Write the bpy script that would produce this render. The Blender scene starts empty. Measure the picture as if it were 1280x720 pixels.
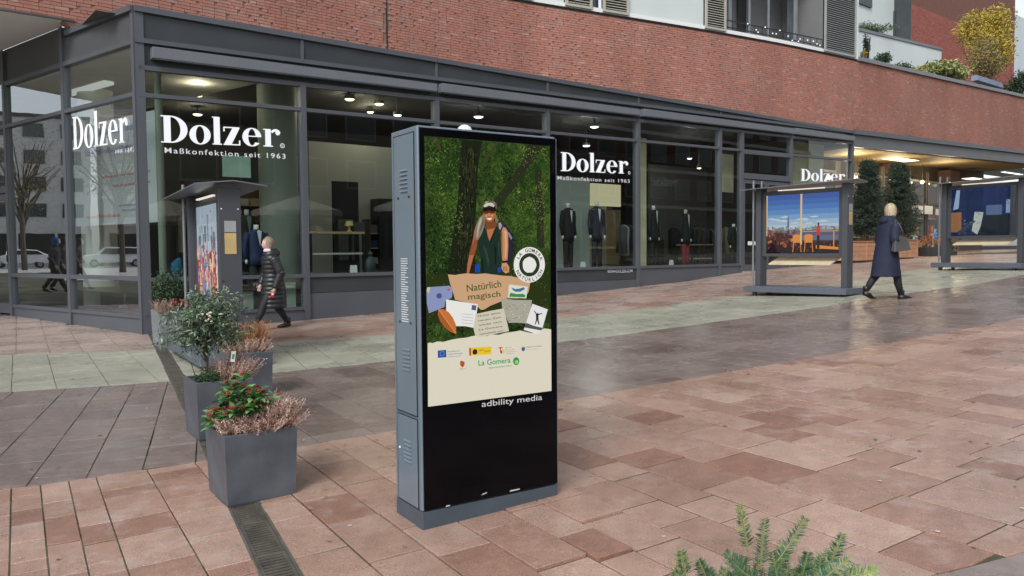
import bpy, math, random
import numpy as np
from mathutils import Vector, Matrix, noise as mnoise
R = math.radians
random.seed(7)
rnd = random.Random(11)
scene = bpy.context.scene
COL = scene.collection

# ------------------------------------------------------------------ camera
FPX, PITCH, ROLL = 976.7, 0.04745, -0.008347
CAM = Vector((0, 0, 1.5))
fw = Vector((0, math.cos(PITCH), -math.sin(PITCH)))
up0 = Vector((0, math.sin(PITCH), math.cos(PITCH)))
rt0 = Vector((1, 0, 0))
rt = math.cos(ROLL) * rt0 + math.sin(ROLL) * up0
up = -math.sin(ROLL) * rt0 + math.cos(ROLL) * up0
cd = bpy.data.cameras.new('camera')
cam = bpy.data.objects.new('camera', cd)
COL.objects.link(cam)
cd.sensor_width = 36
cd.lens = FPX / 1280 * 36
cd.clip_end = 600
cd.clip_start = .05
m = Matrix.Identity(4)
for i in range(3):
    m[i][0] = rt[i]; m[i][1] = up[i]; m[i][2] = -fw[i]; m[i][3] = CAM[i]
cam.matrix_world = m
scene.camera = cam

# ------------------------------------------------------------------ world, sun, exposure
world = bpy.data.worlds.new('World')
scene.world = world
world.use_nodes = True
wn = world.node_tree.nodes
wl = world.node_tree.links
bg = wn['Background']
sky = wn.new('ShaderNodeTexSky')
sky.sky_type = 'NISHITA'
sky.sun_disc = False
sky.sun_elevation = R(42)
sky.sun_rotation = R(200)
sky.air_density = 1.0
sky.dust_density = 2.0
hs = wn.new('ShaderNodeHueSaturation')
hs.inputs['Saturation'].default_value = .32
wl.new(sky.outputs[0], hs.inputs['Color'])
wl.new(hs.outputs[0], bg.inputs[0])
bg.inputs[1].default_value = .13
sd = bpy.data.lights.new('sun', 'SUN')
sd.energy = 1.2
sd.angle = R(20)
sd.color = (1, .97, .93)
sun = bpy.data.objects.new('sun', sd)
COL.objects.link(sun)
# sky.sun_rotation is clockwise from +Y: the lamp comes from the same side
_el, _ro = R(42), R(200)
_d = Vector((math.sin(_ro) * math.cos(_el), math.cos(_ro) * math.cos(_el), math.sin(_el)))
sun.rotation_euler = (-_d).to_track_quat('-Z', 'Y').to_euler()
scene.view_settings.view_transform = 'Standard'
scene.view_settings.look = 'None'
scene.view_settings.gamma = 1
scene.view_settings.exposure = .70
EM = 1 / (2 ** .70)          # what an emitter needs to show its own colour
scene.cycles.max_bounces = 8
scene.cycles.transparent_max_bounces = 12
scene.cycles.use_denoising = True

# ------------------------------------------------------------------ helpers
def lin(c):
    return c / 12.92 if c <= .04045 else ((c + .055) / 1.055) ** 2.4
def hx(h):
    h = h.lstrip('#')
    return tuple(lin(int(h[i:i + 2], 16) / 255) for i in (0, 2, 4))

_mats = {}
def mat(name, col, rough=.5, metal=0., var=.12, scale=3., bump=0., bscale=60., spec=.5, rvar=0., detail=4, world_pos=False, rand=0., big=0.):
    if name in _mats: return _mats[name]
    M = bpy.data.materials.new(name); M.use_nodes = True
    n = M.node_tree.nodes; l = M.node_tree.links
    b = n['Principled BSDF']
    b.inputs['Roughness'].default_value = rough
    b.inputs['Metallic'].default_value = metal
    b.inputs['Specular IOR Level'].default_value = spec
    if world_pos:
        g = n.new('ShaderNodeNewGeometry'); co = g.outputs['Position']
    else:
        t = n.new('ShaderNodeTexCoord'); co = t.outputs['Object']
    nz = n.new('ShaderNodeTexNoise'); nz.inputs['Scale'].default_value = scale; nz.inputs['Detail'].default_value = detail
    l.new(co, nz.inputs['Vector'])
    mr = n.new('ShaderNodeMapRange'); mr.inputs[1].default_value = .3; mr.inputs[2].default_value = .7
    mr.inputs[3].default_value = 1 - var; mr.inputs[4].default_value = 1 + var
    l.new(nz.outputs[0], mr.inputs[0])
    val = mr.outputs[0]
    if big:
        gg = n.new('ShaderNodeNewGeometry'); mp = n.new('ShaderNodeMapping'); mp.inputs['Scale'].default_value = (1, 1, .35)
        l.new(gg.outputs['Position'], mp.inputs['Vector'])
        n2 = n.new('ShaderNodeTexNoise'); n2.inputs['Scale'].default_value = .55; n2.inputs['Detail'].default_value = 6; n2.inputs['Roughness'].default_value = .65
        l.new(mp.outputs[0], n2.inputs['Vector'])
        r3 = n.new('ShaderNodeMapRange'); r3.inputs[1].default_value = .32; r3.inputs[2].default_value = .68; r3.inputs[3].default_value = 1 - big; r3.inputs[4].default_value = 1 + big
        l.new(n2.outputs[0], r3.inputs[0]); m3 = n.new('ShaderNodeMath'); m3.operation = 'MULTIPLY'; l.new(val, m3.inputs[0]); l.new(r3.outputs[0], m3.inputs[1]); val = m3.outputs[0]
    if rand:
        oi = n.new('ShaderNodeObjectInfo')
        r2 = n.new('ShaderNodeMapRange'); r2.inputs[3].default_value = 1 - rand; r2.inputs[4].default_value = 1 + rand
        l.new(oi.outputs['Random'], r2.inputs[0])
        mm = n.new('ShaderNodeMath'); mm.operation = 'MULTIPLY'
        l.new(val, mm.inputs[0]); l.new(r2.outputs[0], mm.inputs[1]); val = mm.outputs[0]
    vm = n.new('ShaderNodeVectorMath'); vm.operation = 'SCALE'
    vm.inputs[0].default_value = col
    l.new(val, vm.inputs['Scale'])
    l.new(vm.outputs[0], b.inputs['Base Color'])
    if rvar:
        m2 = n.new('ShaderNodeMapRange'); m2.inputs[1].default_value = .35; m2.inputs[2].default_value = .65
        m2.inputs[3].default_value = max(.03, rough - rvar); m2.inputs[4].default_value = min(1, rough + rvar)
        l.new(nz.outputs[0], m2.inputs[0]); l.new(m2.outputs[0], b.inputs['Roughness'])
    if bump:
        nb = n.new('ShaderNodeTexNoise'); nb.inputs['Scale'].default_value = bscale; nb.inputs['Detail'].default_value = 3
        l.new(co, nb.inputs['Vector'])
        bp = n.new('ShaderNodeBump'); bp.inputs['Strength'].default_value = bump; bp.inputs['Distance'].default_value = .01
        l.new(nb.outputs[0], bp.inputs['Height']); l.new(bp.outputs[0], b.inputs['Normal'])
    _mats[name] = M
    return M

def emit(name, col, strength=1.):
    if name in _mats: return _mats[name]
    M = bpy.data.materials.new(name); M.use_nodes = True
    n = M.node_tree.nodes; l = M.node_tree.links
    n.remove(n['Principled BSDF'])
    e = n.new('ShaderNodeEmission'); e.inputs[0].default_value = (*col, 1); e.inputs[1].default_value = strength
    l.new(e.outputs[0], n['Material Output'].inputs[0])
    _mats[name] = M
    return M

def glass(name, tint=(.9, .95, .93), ior=1.7, rough=.0, dirt=0., wavy=0.):
    M = bpy.data.materials.new(name); M.use_nodes = True
    n = M.node_tree.nodes; l = M.node_tree.links
    n.remove(n['Principled BSDF'])
    tr = n.new('ShaderNodeBsdfTransparent'); tr.inputs[0].default_value = (*tint, 1)
    gl = n.new('ShaderNodeBsdfGlossy'); gl.inputs['Roughness'].default_value = rough
    gl.inputs[0].default_value = (.93, .97, 1, 1)
    f0 = ((ior - 1) / (ior + 1)) ** 2
    lw = n.new('ShaderNodeLayerWeight'); lw.inputs[0].default_value = .5
    pw = n.new('ShaderNodeMath'); pw.operation = 'POWER'; pw.inputs[1].default_value = 5
    l.new(lw.outputs['Facing'], pw.inputs[0])
    fr = n.new('ShaderNodeMath'); fr.operation = 'MULTIPLY_ADD'; fr.inputs[1].default_value = 1 - f0; fr.inputs[2].default_value = f0
    l.new(pw.outputs[0], fr.inputs[0])
    mx = n.new('ShaderNodeMixShader')
    l.new(fr.outputs[0], mx.inputs[0])      # thin pane: Schlick reflectance, the same from both sides
    l.new(tr.outputs[0], mx.inputs[1]); l.new(gl.outputs[0], mx.inputs[2])
    if wavy:
        t = n.new('ShaderNodeTexCoord'); nz = n.new('ShaderNodeTexNoise'); nz.inputs['Scale'].default_value = .7
        l.new(t.outputs['Object'], nz.inputs['Vector'])
        bp = n.new('ShaderNodeBump'); bp.inputs['Strength'].default_value = wavy; bp.inputs['Distance'].default_value = .05
        l.new(nz.outputs[0], bp.inputs['Height']); l.new(bp.outputs[0], gl.inputs['Normal'])
    l.new(mx.outputs[0], n['Material Output'].inputs[0])
    _mats[name] = M
    return M

class MB:
    def __init__(s, T=None):
        s.v = []; s.f = []; s.mi = []; s.mats = []; s.T = T; s.tone = []
    def m(s, material):
        if material not in s.mats: s.mats.append(material)
        s.cur = s.mats.index(material); return s
    def add(s, vs, fs, mi=None, tone=0.):
        o = len(s.v)
        if s.T: vs = [s.T(*p) for p in vs]
        s.v += [tuple(p) for p in vs]
        c = getattr(s, 'cur', 0) if mi is None else mi
        for f in fs:
            s.f.append(tuple(i + o for i in f)); s.mi.append(c); s.tone.append(tone)
        return s
    def box(s, x0, x1, y0, y1, z0, z1):
        return s.hexa([(x0, y0, z0), (x1, y0, z0), (x1, y1, z0), (x0, y1, z0), (x0, y0, z1), (x1, y0, z1), (x1, y1, z1), (x0, y1, z1)])
    def hexa(s, p, tone=0.):
        return s.add(p, [(0, 3, 2, 1), (4, 5, 6, 7), (0, 1, 5, 4), (1, 2, 6, 5), (2, 3, 7, 6), (3, 0, 4, 7)], tone=tone)
    def slab(s, u0, u1, zb0, zb1, zt0, zt1, y0, y1):
        return s.hexa([(u0, y0, zb0), (u1, y0, zb1), (u1, y1, zb1), (u0, y1, zb0), (u0, y0, zt0), (u1, y0, zt1), (u1, y1, zt1), (u0, y1, zt0)])
    def quad(s, a, b, c, d):
        return s.add([a, b, c, d], [(0, 1, 2, 3)])
    def bar(s, p0, p1, w, h=None, upv=(0, 0, 1)):
        h = h or w
        a = Vector(p0); b = Vector(p1); d = (b - a).normalized()
        U = Vector(upv)
        if abs(d.dot(U)) > .95: U = Vector((0, 1, 0))
        sx = d.cross(U).normalized() * w / 2; sz = sx.cross(d).normalized() * h / 2
        return s.hexa([a - sx - sz, a + sx - sz, b + sx - sz, b - sx - sz, a - sx + sz, a + sx + sz, b + sx + sz, b - sx + sz])
    def tube(s, pts, rs, n=8, cap=True):
        pts = [Vector(p) for p in pts]
        if not hasattr(rs, '__len__'): rs = [rs] * len(pts)
        rings = []
        ref = None
        for i, p in enumerate(pts):
            d = (pts[min(i + 1, len(pts) - 1)] - pts[max(i - 1, 0)]).normalized()
            if ref is None or abs(d.dot(ref)) > .98:
                ref = Vector((0, 0, 1)) if abs(d.z) < .9 else Vector((1, 0, 0))
            a = d.cross(ref).normalized(); b = d.cross(a).normalized()
            ref = -a.cross(d).normalized() if False else ref
            r = rs[i]; rx, ry = (r if hasattr(r, '__len__') else (r, r))
            rings.append([p + a * rx * math.cos(2 * math.pi * k / n) + b * ry * math.sin(2 * math.pi * k / n) for k in range(n)])
        return s.loft(rings, cap)
    def loft(s, rings, cap=True):
        n = len(rings[0]); vs = [p for r in rings for p in r]; fs = []
        for i in range(len(rings) - 1):
            for k in range(n):
                a = i * n + k; b = i * n + (k + 1) % n
                fs.append((a, b, b + n, a + n))
        if cap:
            fs.append(tuple(range(n - 1, -1, -1))); fs.append(tuple(range((len(rings) - 1) * n, len(rings) * n)))
        return s.add(vs, fs)
    def rings_z(s, spec, n=16, cap=True):
        """spec: (cx, cy, z, rx, ry)"""
        return s.loft([[Vector((cx + rx * math.cos(2 * math.pi * k / n), cy + ry * math.sin(2 * math.pi * k / n), z)) for k in range(n)] for cx, cy, z, rx, ry in spec], cap)
    def ball(s, c, rx, ry=None, rz=None, n=10):
        ry = ry or rx; rz = rz or rx
        sp = []
        for i in range(n // 2 + 1):
            t = -math.pi / 2 + math.pi * (i + .001) / (n // 2 + .002)
            sp.append((c[0], c[1], c[2] + rz * math.sin(t), rx * math.cos(t) + 1e-4, ry * math.cos(t) + 1e-4))
        return s.rings_z(sp, n)
    def poly(s, pts, y0, y1=None):
        """polygon of (x,z) at depth y0, extruded to y1"""
        k = len(pts)
        if y1 is None:
            return s.add([(x, y0, z) for x, z in pts], [tuple(range(k))])
        vs = [(x, y0, z) for x, z in pts] + [(x, y1, z) for x, z in pts]
        fs = [tuple(range(k)), tuple(range(2 * k - 1, k - 1, -1))] + [(i, i + k, (i + 1) % k + k, (i + 1) % k) for i in range(k)]
        return s.add(vs, fs)
    def build(s, name, material=None, parent=None, smooth=False, bevel=0., tone=False, kind=None, label=None):
        me = bpy.data.meshes.new(name)
        me.from_pydata(s.v, [], s.f)
        if material is not None and not s.mats: s.mats = [material]
        for q in s.mats: me.materials.append(q)
        if len(s.mats) > 1: me.polygons.foreach_set('material_index', s.mi)
        if smooth: me.polygons.foreach_set('use_smooth', [True] * len(me.polygons))
        if tone:
            at = me.attributes.new('tone', 'FLOAT', 'FACE'); at.data.foreach_set('value', s.tone)
        me.update()
        o = bpy.data.objects.new(name, me)
        COL.objects.link(o)
        if parent: o.parent = parent
        if bevel:
            b = o.modifiers.new('bevel', 'BEVEL'); b.width = bevel; b.segments = 2; b.limit_method = 'ANGLE'; b.angle_limit = R(40)
        if kind: o['kind'] = kind
        if label: o['label'] = label
        return o

def tag(o, label, cat, group=None):
    o['label'] = label; o['category'] = cat
    if group: o['group'] = group
    return o
def thing(name, label, cat, loc=(0, 0, 0), rotz=0., group=None):
    o = bpy.data.objects.new(name, None); COL.objects.link(o)
    o.location = loc; o.rotation_euler = (0, 0, rotz)
    o.empty_display_size = .1
    return tag(o, label, cat, group)
def kids(o): return [c for c in bpy.data.objects if c.parent == o]
def copy_tree(o, parent=None):
    c = o.copy(); COL.objects.link(c)
    if parent: c.parent = parent
    for ch in kids(o): copy_tree(ch, c)
    return c
def part_copy(o, parent, loc=None, rot=None):
    c = o.copy(); COL.objects.link(c); c.parent = parent
    if loc is not None: c.location = loc
    if rot is not None: c.rotation_euler = rot
    return c

def text_geo(body, size=1., spacing=1., align='LEFT', thick=0.):
    """flat letter outlines of the built-in font: verts (x, y), faces, width"""
    cu = bpy.data.curves.new('lettering', 'FONT'); cu.body = body; cu.size = size; cu.space_character = spacing
    cu.align_x = align; cu.offset = thick; cu.resolution_u = 3
    ob = bpy.data.objects.new('lettering', cu); COL.objects.link(ob)
    dg = bpy.context.evaluated_depsgraph_get()
    me = bpy.data.meshes.new_from_object(ob.evaluated_get(dg))
    vs = [(v.co.x, v.co.y) for v in me.vertices]; fs = [tuple(p.vertices) for p in me.polygons]
    bpy.data.objects.remove(ob); bpy.data.curves.remove(cu); bpy.data.meshes.remove(me)
    return vs, fs
def put_text(mb, body, p0, p1, height, y, spacing=1., thick=0., flip=False, hscale=None):
    """letters running from p0 to p1 (x, z) with the given cap height, in the plane y"""
    vs, fs = text_geo(body, 1., spacing, thick=thick)
    if not vs: return
    xs = [v[0] for v in vs]; x0, x1 = min(xs), max(xs)
    d = Vector((p1[0] - p0[0], p1[1] - p0[1])); L = d.length; d.normalize(); nn = Vector((-d.y, d.x))
    out = []
    for a, b in vs:
        q = Vector(p0) + d * ((a - x0) / (x1 - x0) * L) + nn * (b / .73 * height)
        out.append((q.x, y, q.y))
    mb.add(out, fs)

# ------------------------------------------------------------------ frames
CORNER = Vector((-6.52, 13.748, 0))
AZF = 0.897846; AZK = 0.993498
dF = Vector((math.sin(AZF), math.cos(AZF), 0)); nF = Vector((dF.y, -dF.x, 0))
TH = math.pi / 2 - AZF                     # local x along the front, local y into the building
def ray(x, y): return fw + rt * (x - 640) / FPX - up * (y - 360) / FPX
def local(X, P, th):
    r = X - P; c, s = math.cos(th), math.sin(th)
    return Vector((r.x * c + r.y * s, -r.x * s + r.y * c, X.z))
def W(u, y, z, P=CORNER, th=TH):
    c, s = math.cos(th), math.sin(th)
    return Vector((P.x + u * c - y * s, P.y + u * s + y * c, z))
def fp(px, py, y=0., P=CORNER, th=TH):
    """where the sight line of a measured point of the photograph meets the wall plane at depth y: (u, z)"""
    d = ray(px, py); n = Vector((math.sin(th), -math.cos(th), 0))
    t = ((P - n * y - CAM).dot(n)) / d.dot(n)
    q = local(CAM + d * t, P, th)
    return q.x, q.z
ZU = ([-10, 0, 5, 9.8, 14.8, 17.7, 20, 26.6, 34, 60], [.05, .08, .19, .35, .55, .76, .85, 1.03, 1.18, 1.6])
def gz(x, y):
    rx, ry = x - CORNER.x, y - CORNER.y
    u = rx * dF.x + ry * dF.y; d = rx * nF.x + ry * nF.y
    z = float(np.interp(u, *ZU))
    s = min(max(-.005 + .0022 * (u + 1.3), -.008), .022)
    if d > 0: z += s * min(d, 16)
    elif u < 2: z += -.017 * max(d, -25)
    return z
def ground(px, py):
    z = 0
    for i in range(25):
        d = ray(px, py); t = (z - 1.5) / d.z; X = CAM + d * t; z = .5 * z + .5 * gz(X.x, X.y)
    return X
def proj(X):
    v = Vector(X) - CAM; w = v.dot(fw)
    if w < .1: return (-1e4, -1e4)
    return 640 + FPX * v.dot(rt) / w, 360 - FPX * v.dot(up) / w

# ------------------------------------------------------------------ materials
GREY = mat('anthracite_frame', (.080, .089, .104), .42, .0, .06, 2, 0)
GREYD = mat('dark_fascia_panel', (.042, .050, .056), .3, 0, .15, 1.2)
AWN = mat('awning_case_grey', (.135, .152, .172), .45, 0, .05, 2)
BLACK = mat('black_plastic', (.012, .012, .014), .4)
WHITEP = mat('white_paint', (.74, .76, .75), .5, 0, .04, .6)
GLASS_S = glass('side_window_glass', (.80, .88, .86), 4.2, wavy=.03)
GLASS_F = glass('front_window_glass', (.68, .76, .74), 1.75, wavy=.02)
GLASS_C = glass('clear_glass', (.95, .97, .97), 1.5)

def stone_mat(name, col, col2, rough, stain=(.6, .55, .52), stainamt=.0, wet=.2, speck=.35):
    M = bpy.data.materials.new(name); M.use_nodes = True
    n = M.node_tree.nodes; l = M.node_tree.links; b = n['Principled BSDF']
    g = n.new('ShaderNodeNewGeometry')
    at = n.new('ShaderNodeAttribute'); at.attribute_name = 'tone'
    mx = n.new('ShaderNodeMix'); mx.data_type = 'RGBA'
    mx.inputs[6].default_value = (*col, 1); mx.inputs[7].default_value = (*col2, 1)
    mx.clamp_factor = False; l.new(at.outputs['Fac'], mx.inputs[0])
    def nz(scale, detail=3, sc=None, rough=.55):
        a = n.new('ShaderNodeTexNoise'); a.inputs['Scale'].default_value = scale; a.inputs['Detail'].default_value = detail
        a.inputs['Roughness'].default_value = rough
        l.new(g.outputs['Position'], a.inputs['Vector']); return a.outputs[0]
    def rng(x, a, bb, c, d):
        q = n.new('ShaderNodeMapRange'); q.inputs[1].default_value = a; q.inputs[2].default_value = bb; q.inputs[3].default_value = c; q.inputs[4].default_value = d
        l.new(x, q.inputs[0]); return q.outputs[0]
    def mul(x, y):
        q = n.new('ShaderNodeMath'); q.operation = 'MULTIPLY'; l.new(x, q.inputs[0]); l.new(y, q.inputs[1]); return q.outputs[0]
    f = mul(rng(nz(170, 2), .32, .68, 1 - speck, 1 + speck), mul(rng(nz(9, 4), .3, .7, .86, 1.12), rng(nz(.8, 3), .3, .7, .86, 1.12)))
    sc = n.new('ShaderNodeVectorMath'); sc.operation = 'SCALE'; l.new(mx.outputs[2], sc.inputs[0]); l.new(f, sc.inputs['Scale'])
    m2 = n.new('ShaderNodeMix'); m2.data_type = 'RGBA'; l.new(sc.outputs[0], m2.inputs[6]); m2.inputs[7].default_value = (*stain, 1)
    s1 = mul(rng(nz(4.6, 6, rough=.72), .5, .7, 0, 1), rng(nz(.6, 2), .42, .62, .15, 1))
    s2 = n.new('ShaderNodeMath'); s2.operation = 'MULTIPLY'; l.new(s1, s2.inputs[0]); s2.inputs[1].default_value = stainamt
    l.new(s2.outputs[0], m2.inputs[0])
    l.new(m2.outputs[2], b.inputs['Base Color'])
    l.new(rng(nz(1.3, 4), .38, .62, max(.05, rough - wet), rough + wet), b.inputs['Roughness'])
    bp = n.new('ShaderNodeBump'); bp.inputs['Strength'].default_value = .35; bp.inputs['Distance'].default_value = .004
    l.new(nz(120, 2), bp.inputs['Height']); l.new(bp.outputs[0], b.inputs['Normal'])
    _mats[name] = M
    return M
PINK = stone_mat('pink_granite_paver', (.385, .255, .198), (.262, .140, .100), .31, stain=(.52, .45, .41), stainamt=.55, wet=.17, speck=.40)
BROWN = stone_mat('damp_brown_paver', (.228, .180, .160), (.168, .122, .107), .21, stain=(.42, .38, .36), stainamt=.35, wet=.14, speck=.15)
GREEN = stone_mat('green_grey_paver', (.330, .330, .265), (.385, .385, .325), .36, stain=(.2, .22, .12), stainamt=.4, wet=.14, speck=.12)
RED = stone_mat('red_brown_paver', (.34, .222, .178), (.27, .155, .122), .4, stain=(.48, .42, .38), stainamt=.35, wet=.14, speck=.15)
def bed_mat():
    M = mat('sand_and_moss_joint', (.085, .078, .050), .95, 0, .5, 1.7, .5, 200, world_pos=True)
    return M
BED = bed_mat()
REDL = stone_mat('grey_beige_paver', (.37, .29, .25), (.33, .215, .175), .34, stain=(.48, .44, .41), stainamt=.35, wet=.14, speck=.15)

# ------------------------------------------------------------------ ground
def lerp_poly(P, x):
    return float(np.interp(x, [p[0] for p in P], [p[1] for p in P]))
B0 = [(-30, -8.5), (1.0, 3.08), (2.01, 3.44), (2.37, 3.57), (12, 7.2)]                      # brown strip beside the camera / pink
B1 = [(-30, -10.2), (-3.29, 4.94), (-2.19, 5.53), (.41, 7.12), (3.23, 8.72), (7.17, 10.91), (40, 29.6)]
B2 = [(-30, 0.), (-5.48, 8.29), (-3.93, 8.80), (-1.51, 9.87), (.64, 10.95), (4.88, 13.35), (8.65, 15.8), (11.44, 17.6), (40, 36.3)]
B3 = [(-30, 8.), (-7.44, 11.2), (-5.47, 11.55), (-1.93, 12.66), (.82, 14.0), (3.2, 15.5), (8.17, 19.1), (14.35, 23.5), (40, 42)]
mb = MB()
NX, NY = 120, 110
xs = np.concatenate([np.linspace(-90, -14, 20), np.linspace(-13, 26, 80), np.linspace(28, 110, 20)])
ys = np.concatenate([np.linspace(-40, 1, 12), np.linspace(1.5, 32, 70), np.linspace(34, 140, 28)])
vs = [(x, y, gz(x, y) - .024) for y in ys for x in xs]
fs = [(j * len(xs) + i, j * len(xs) + i + 1, (j + 1) * len(xs) + i + 1, (j + 1) * len(xs) + i) for j in range(len(ys) - 1) for i in range(len(xs) - 1)]
mb.add(vs, fs)
ground_o = mb.build('ground', BED, smooth=True, kind='structure')
ground_o['label'] = 'sloping square under the paving, running up to the shops'

def clip(poly, a, nrm):
    """keep the side of the line through a where (p-a).nrm >= 0"""
    out = []
    for i in range(len(poly)):
        p, q = poly[i], poly[(i + 1) % len(poly)]
        dp = (p[0] - a[0]) * nrm[0] + (p[1] - a[1]) * nrm[1]; dq = (q[0] - a[0]) * nrm[0] + (q[1] - a[1]) * nrm[1]
        if dp >= 0: out.append(p)
        if (dp >= 0) != (dq >= 0):
            t = dp / (dp - dq); out.append((p[0] + (q[0] - p[0]) * t, p[1] + (q[1] - p[1]) * t))
    return out
def clip_poly(poly, P, side, gap=.004):
    if len(poly) < 3: return poly
    cx = sum(p[0] for p in poly) / len(poly)
    for i in range(len(P) - 1):
        if P[i][0] <= cx < P[i + 1][0]:
            a, b = P[i], P[i + 1]; dx, dy = b[0] - a[0], b[1] - a[1]; L = math.hypot(dx, dy)
            n = (-dy / L * side, dx / L * side)
            return clip(poly, (a[0] + n[0] * gap, a[1] + n[1] * gap), n)
    return poly
DRL = [(-6.36, 13.62), (-1.17, 3.56), (.6, .13)]; DRR = [(-6.185, 13.64), (-.985, 3.56), (.795, .13)]   # drain edges
def drain_side(x, y, P):
    return float(np.interp(-y, [-p[1] for p in P], [p[0] for p in P])) - x   # >0: left of it
def lay(name, label, material, az, rows, lens, lower, upper, side, nsingle, joint=.0055, zoff=0., depthvar=.002, tmul=1.):
    """stones laid in rows along the direction az; side: -1 left of the drain, 1 right of it, 0 no drain"""
    rg = random.Random(hash(name) % 1000 if False else len(name) * 7 + int(az))
    a = (math.sin(R(az)), math.cos(R(az))); b = (-a[1], a[0])
    if b[0] * 1 + b[1] * 1 < 0: b = (-b[0], -b[1])
    stones = []
    t = -16.
    while t < 34:
        w = rg.choice(rows); s = -46 + rg.random() * .5
        while s < 12:
            Ls = rg.choice(lens) * (1 + rg.uniform(-.04, .04))
            j = joint
            jc = j * 1.15
            q = [(s + jc, t + j), (s + Ls - jc, t + j), (s + Ls - jc, t + w - j), (s + jc, t + w - j)]
            cx = (s + Ls / 2) * a[0] + (t + w / 2) * b[0]; cy = (s + Ls / 2) * a[1] + (t + w / 2) * b[1]
            s += Ls
            if cy < 2.2 or cy > 34 or cx < -14 or cx > 24: continue
            if not (lerp_poly(lower, cx) - .6 < cy < lerp_poly(upper, cx) + .6): continue
            px, py = proj((cx, cy, gz(cx, cy)))
            if px < -330 or px > 1610 or py > 900: continue
            P = [(u_ * a[0] + v_ * b[0], u_ * a[1] + v_ * b[1]) for u_, v_ in q]
            P = clip_poly(P, lower, 1); P = clip_poly(P, upper, -1)
            if len(P) < 3: continue
            if side and cy < 13.9:
                D = DRL if side < 0 else DRR
                k0, k1 = D[0], D[1]; dx, dy = k1[0] - k0[0], k1[1] - k0[1]; L = math.hypot(dx, dy)
                n = (dy / L, -dx / L)                       # pointing left (towards -x)
                if n[0] > 0: n = (-n[0], -n[1])
                if side > 0: n = (-n[0], -n[1])
                P = clip(P, (k0[0] + n[0] * .004, k0[1] + n[1] * .004), n)
            elif side < 0: pass
            if len(P) < 3: continue
            if side > 0 and cy >= 13.9 and cx < -6.3: continue
            ar = abs(sum(P[i][0] * P[(i + 1) % len(P)][1] - P[(i + 1) % len(P)][0] * P[i][1] for i in range(len(P)))) / 2
            if ar < .004: continue
            c2 = (sum(p[0] for p in P) / len(P), sum(p[1] for p in P) / len(P))
            # not under the building
            rx, ry = c2[0] - CORNER.x, c2[1] - CORNER.y
            u = rx * dF.x + ry * dF.y; d = rx * nF.x + ry * nF.y
            dSl = (-.247, .969)
            if d < -.12 and u > 0: continue
            if d < 0 and u > (-d) * -.255 + .1: continue
            stones.append((math.hypot(*c2), P, c2, (1.0 if rg.random() < .06 else min(.85, max(-.15, rg.gauss(.28, .24)))) * tmul, rg.uniform(-depthvar, depthvar) + (rg.uniform(.0, .016) if math.hypot(c2[0] + .1, c2[1] - 4.25) < .75 else 0), rg.uniform(-1, 1), rg.uniform(-1, 1)))
        t += w
    stones.sort(key=lambda q: q[0] if -40 < proj((q[2][0], q[2][1], 0))[0] < 1320 and proj((q[2][0], q[2][1], 0))[1] < 760 else q[0] + 100)
    root = bpy.data.objects.new(name, None)
    rest = MB()
    def geo(M, S):
        _, P, c, tone, dz, tx, ty = S
        k = len(P)
        def h(p, zz): return gz(p[0], p[1]) + zoff + dz + (p[0] - c[0]) * tx * .006 + (p[1] - c[1]) * ty * .006 + zz
        inn = []
        for p in P:
            dx, dy = c[0] - p[0], c[1] - p[1]; L = math.hypot(dx, dy); inn.append((p[0] + dx / L * .004, p[1] + dy / L * .004))
        v = [(p[0], p[1], h(p, -.03)) for p in P] + [(p[0], p[1], h(p, -.003)) for p in P] + [(p[0], p[1], h(p, 0)) for p in inn]
        f = [tuple(range(2 * k, 3 * k))] + [(i, (i + 1) % k, (i + 1) % k + k, i + k) for i in range(k)] + [(i + k, (i + 1) % k + k, (i + 1) % k + 2 * k, i + 2 * k) for i in range(k)]
        ar = sum(P[i][0] * P[(i + 1) % k][1] - P[(i + 1) % k][0] * P[i][1] for i in range(k))
        if ar < 0: f = [tuple(reversed(q)) for q in f]
        M.add(v, f, tone=tone)
    for S in stones[nsingle:]: geo(rest, S)
    base = MB()
    # the field itself: one thin bed strip following the band under its stones
    if rest.v:
        root = rest.build('far_paving_stones', material, None, tone=True, kind='stuff')
    singles = []
    for S in stones[:nsingle]:
        M1 = MB(); geo(M1, S); singles.append(M1.build('paving_stone', material, None, tone=True))
    return root if rest.v else None, singles
def field(name, label, specs):
    """a paving area: a bed sheet with single stones as children"""
    rt_ = MB()
    xs_ = np.linspace(-13, 23, 73)
    lo, hi = specs[0][4], specs[0][5]
    for i in range(len(xs_) - 1):
        x0, x1 = xs_[i], xs_[i + 1]
        a0, a1, b0, b1 = lerp_poly(lo, x0), lerp_poly(lo, x1), lerp_poly(hi, x0), lerp_poly(hi, x1)
        a0 = max(a0, 2.2); a1 = max(a1, 2.2)
        if b0 <= a0 + .05 or b1 <= a1 + .05: continue
        K = 10
        for k in range(K):
            p = [(x0, a0 + (b0 - a0) * k / K), (x1, a1 + (b1 - a1) * k / K), (x1, a1 + (b1 - a1) * (k + 1) / K), (x0, a0 + (b0 - a0) * (k + 1) / K)]
            cx, cy = (x0 + x1) / 2, (p[0][1] + p[2][1]) / 2
            if drain_side(cx, cy, DRL) < .28 and drain_side(cx, cy, DRR) > -.28 and cy < 13.9: continue
            rt_.add([(x, y, gz(x, y) - .006) for x, y in p], [(0, 1, 2, 3)])
    o = rt_.build(name, BED, kind='structure', label=label)
    nst = 0
    for (mt, az, rows, lens, lo, hi, side, ns, tm) in specs:
        st, si = lay(name, label, mt, az, rows, lens, lo, hi, side, ns, tmul=tm, joint=.0038 if side < 0 else .0055)
        if st: st.parent = o
        for s_ in si: s_.parent = o
    return o
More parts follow.
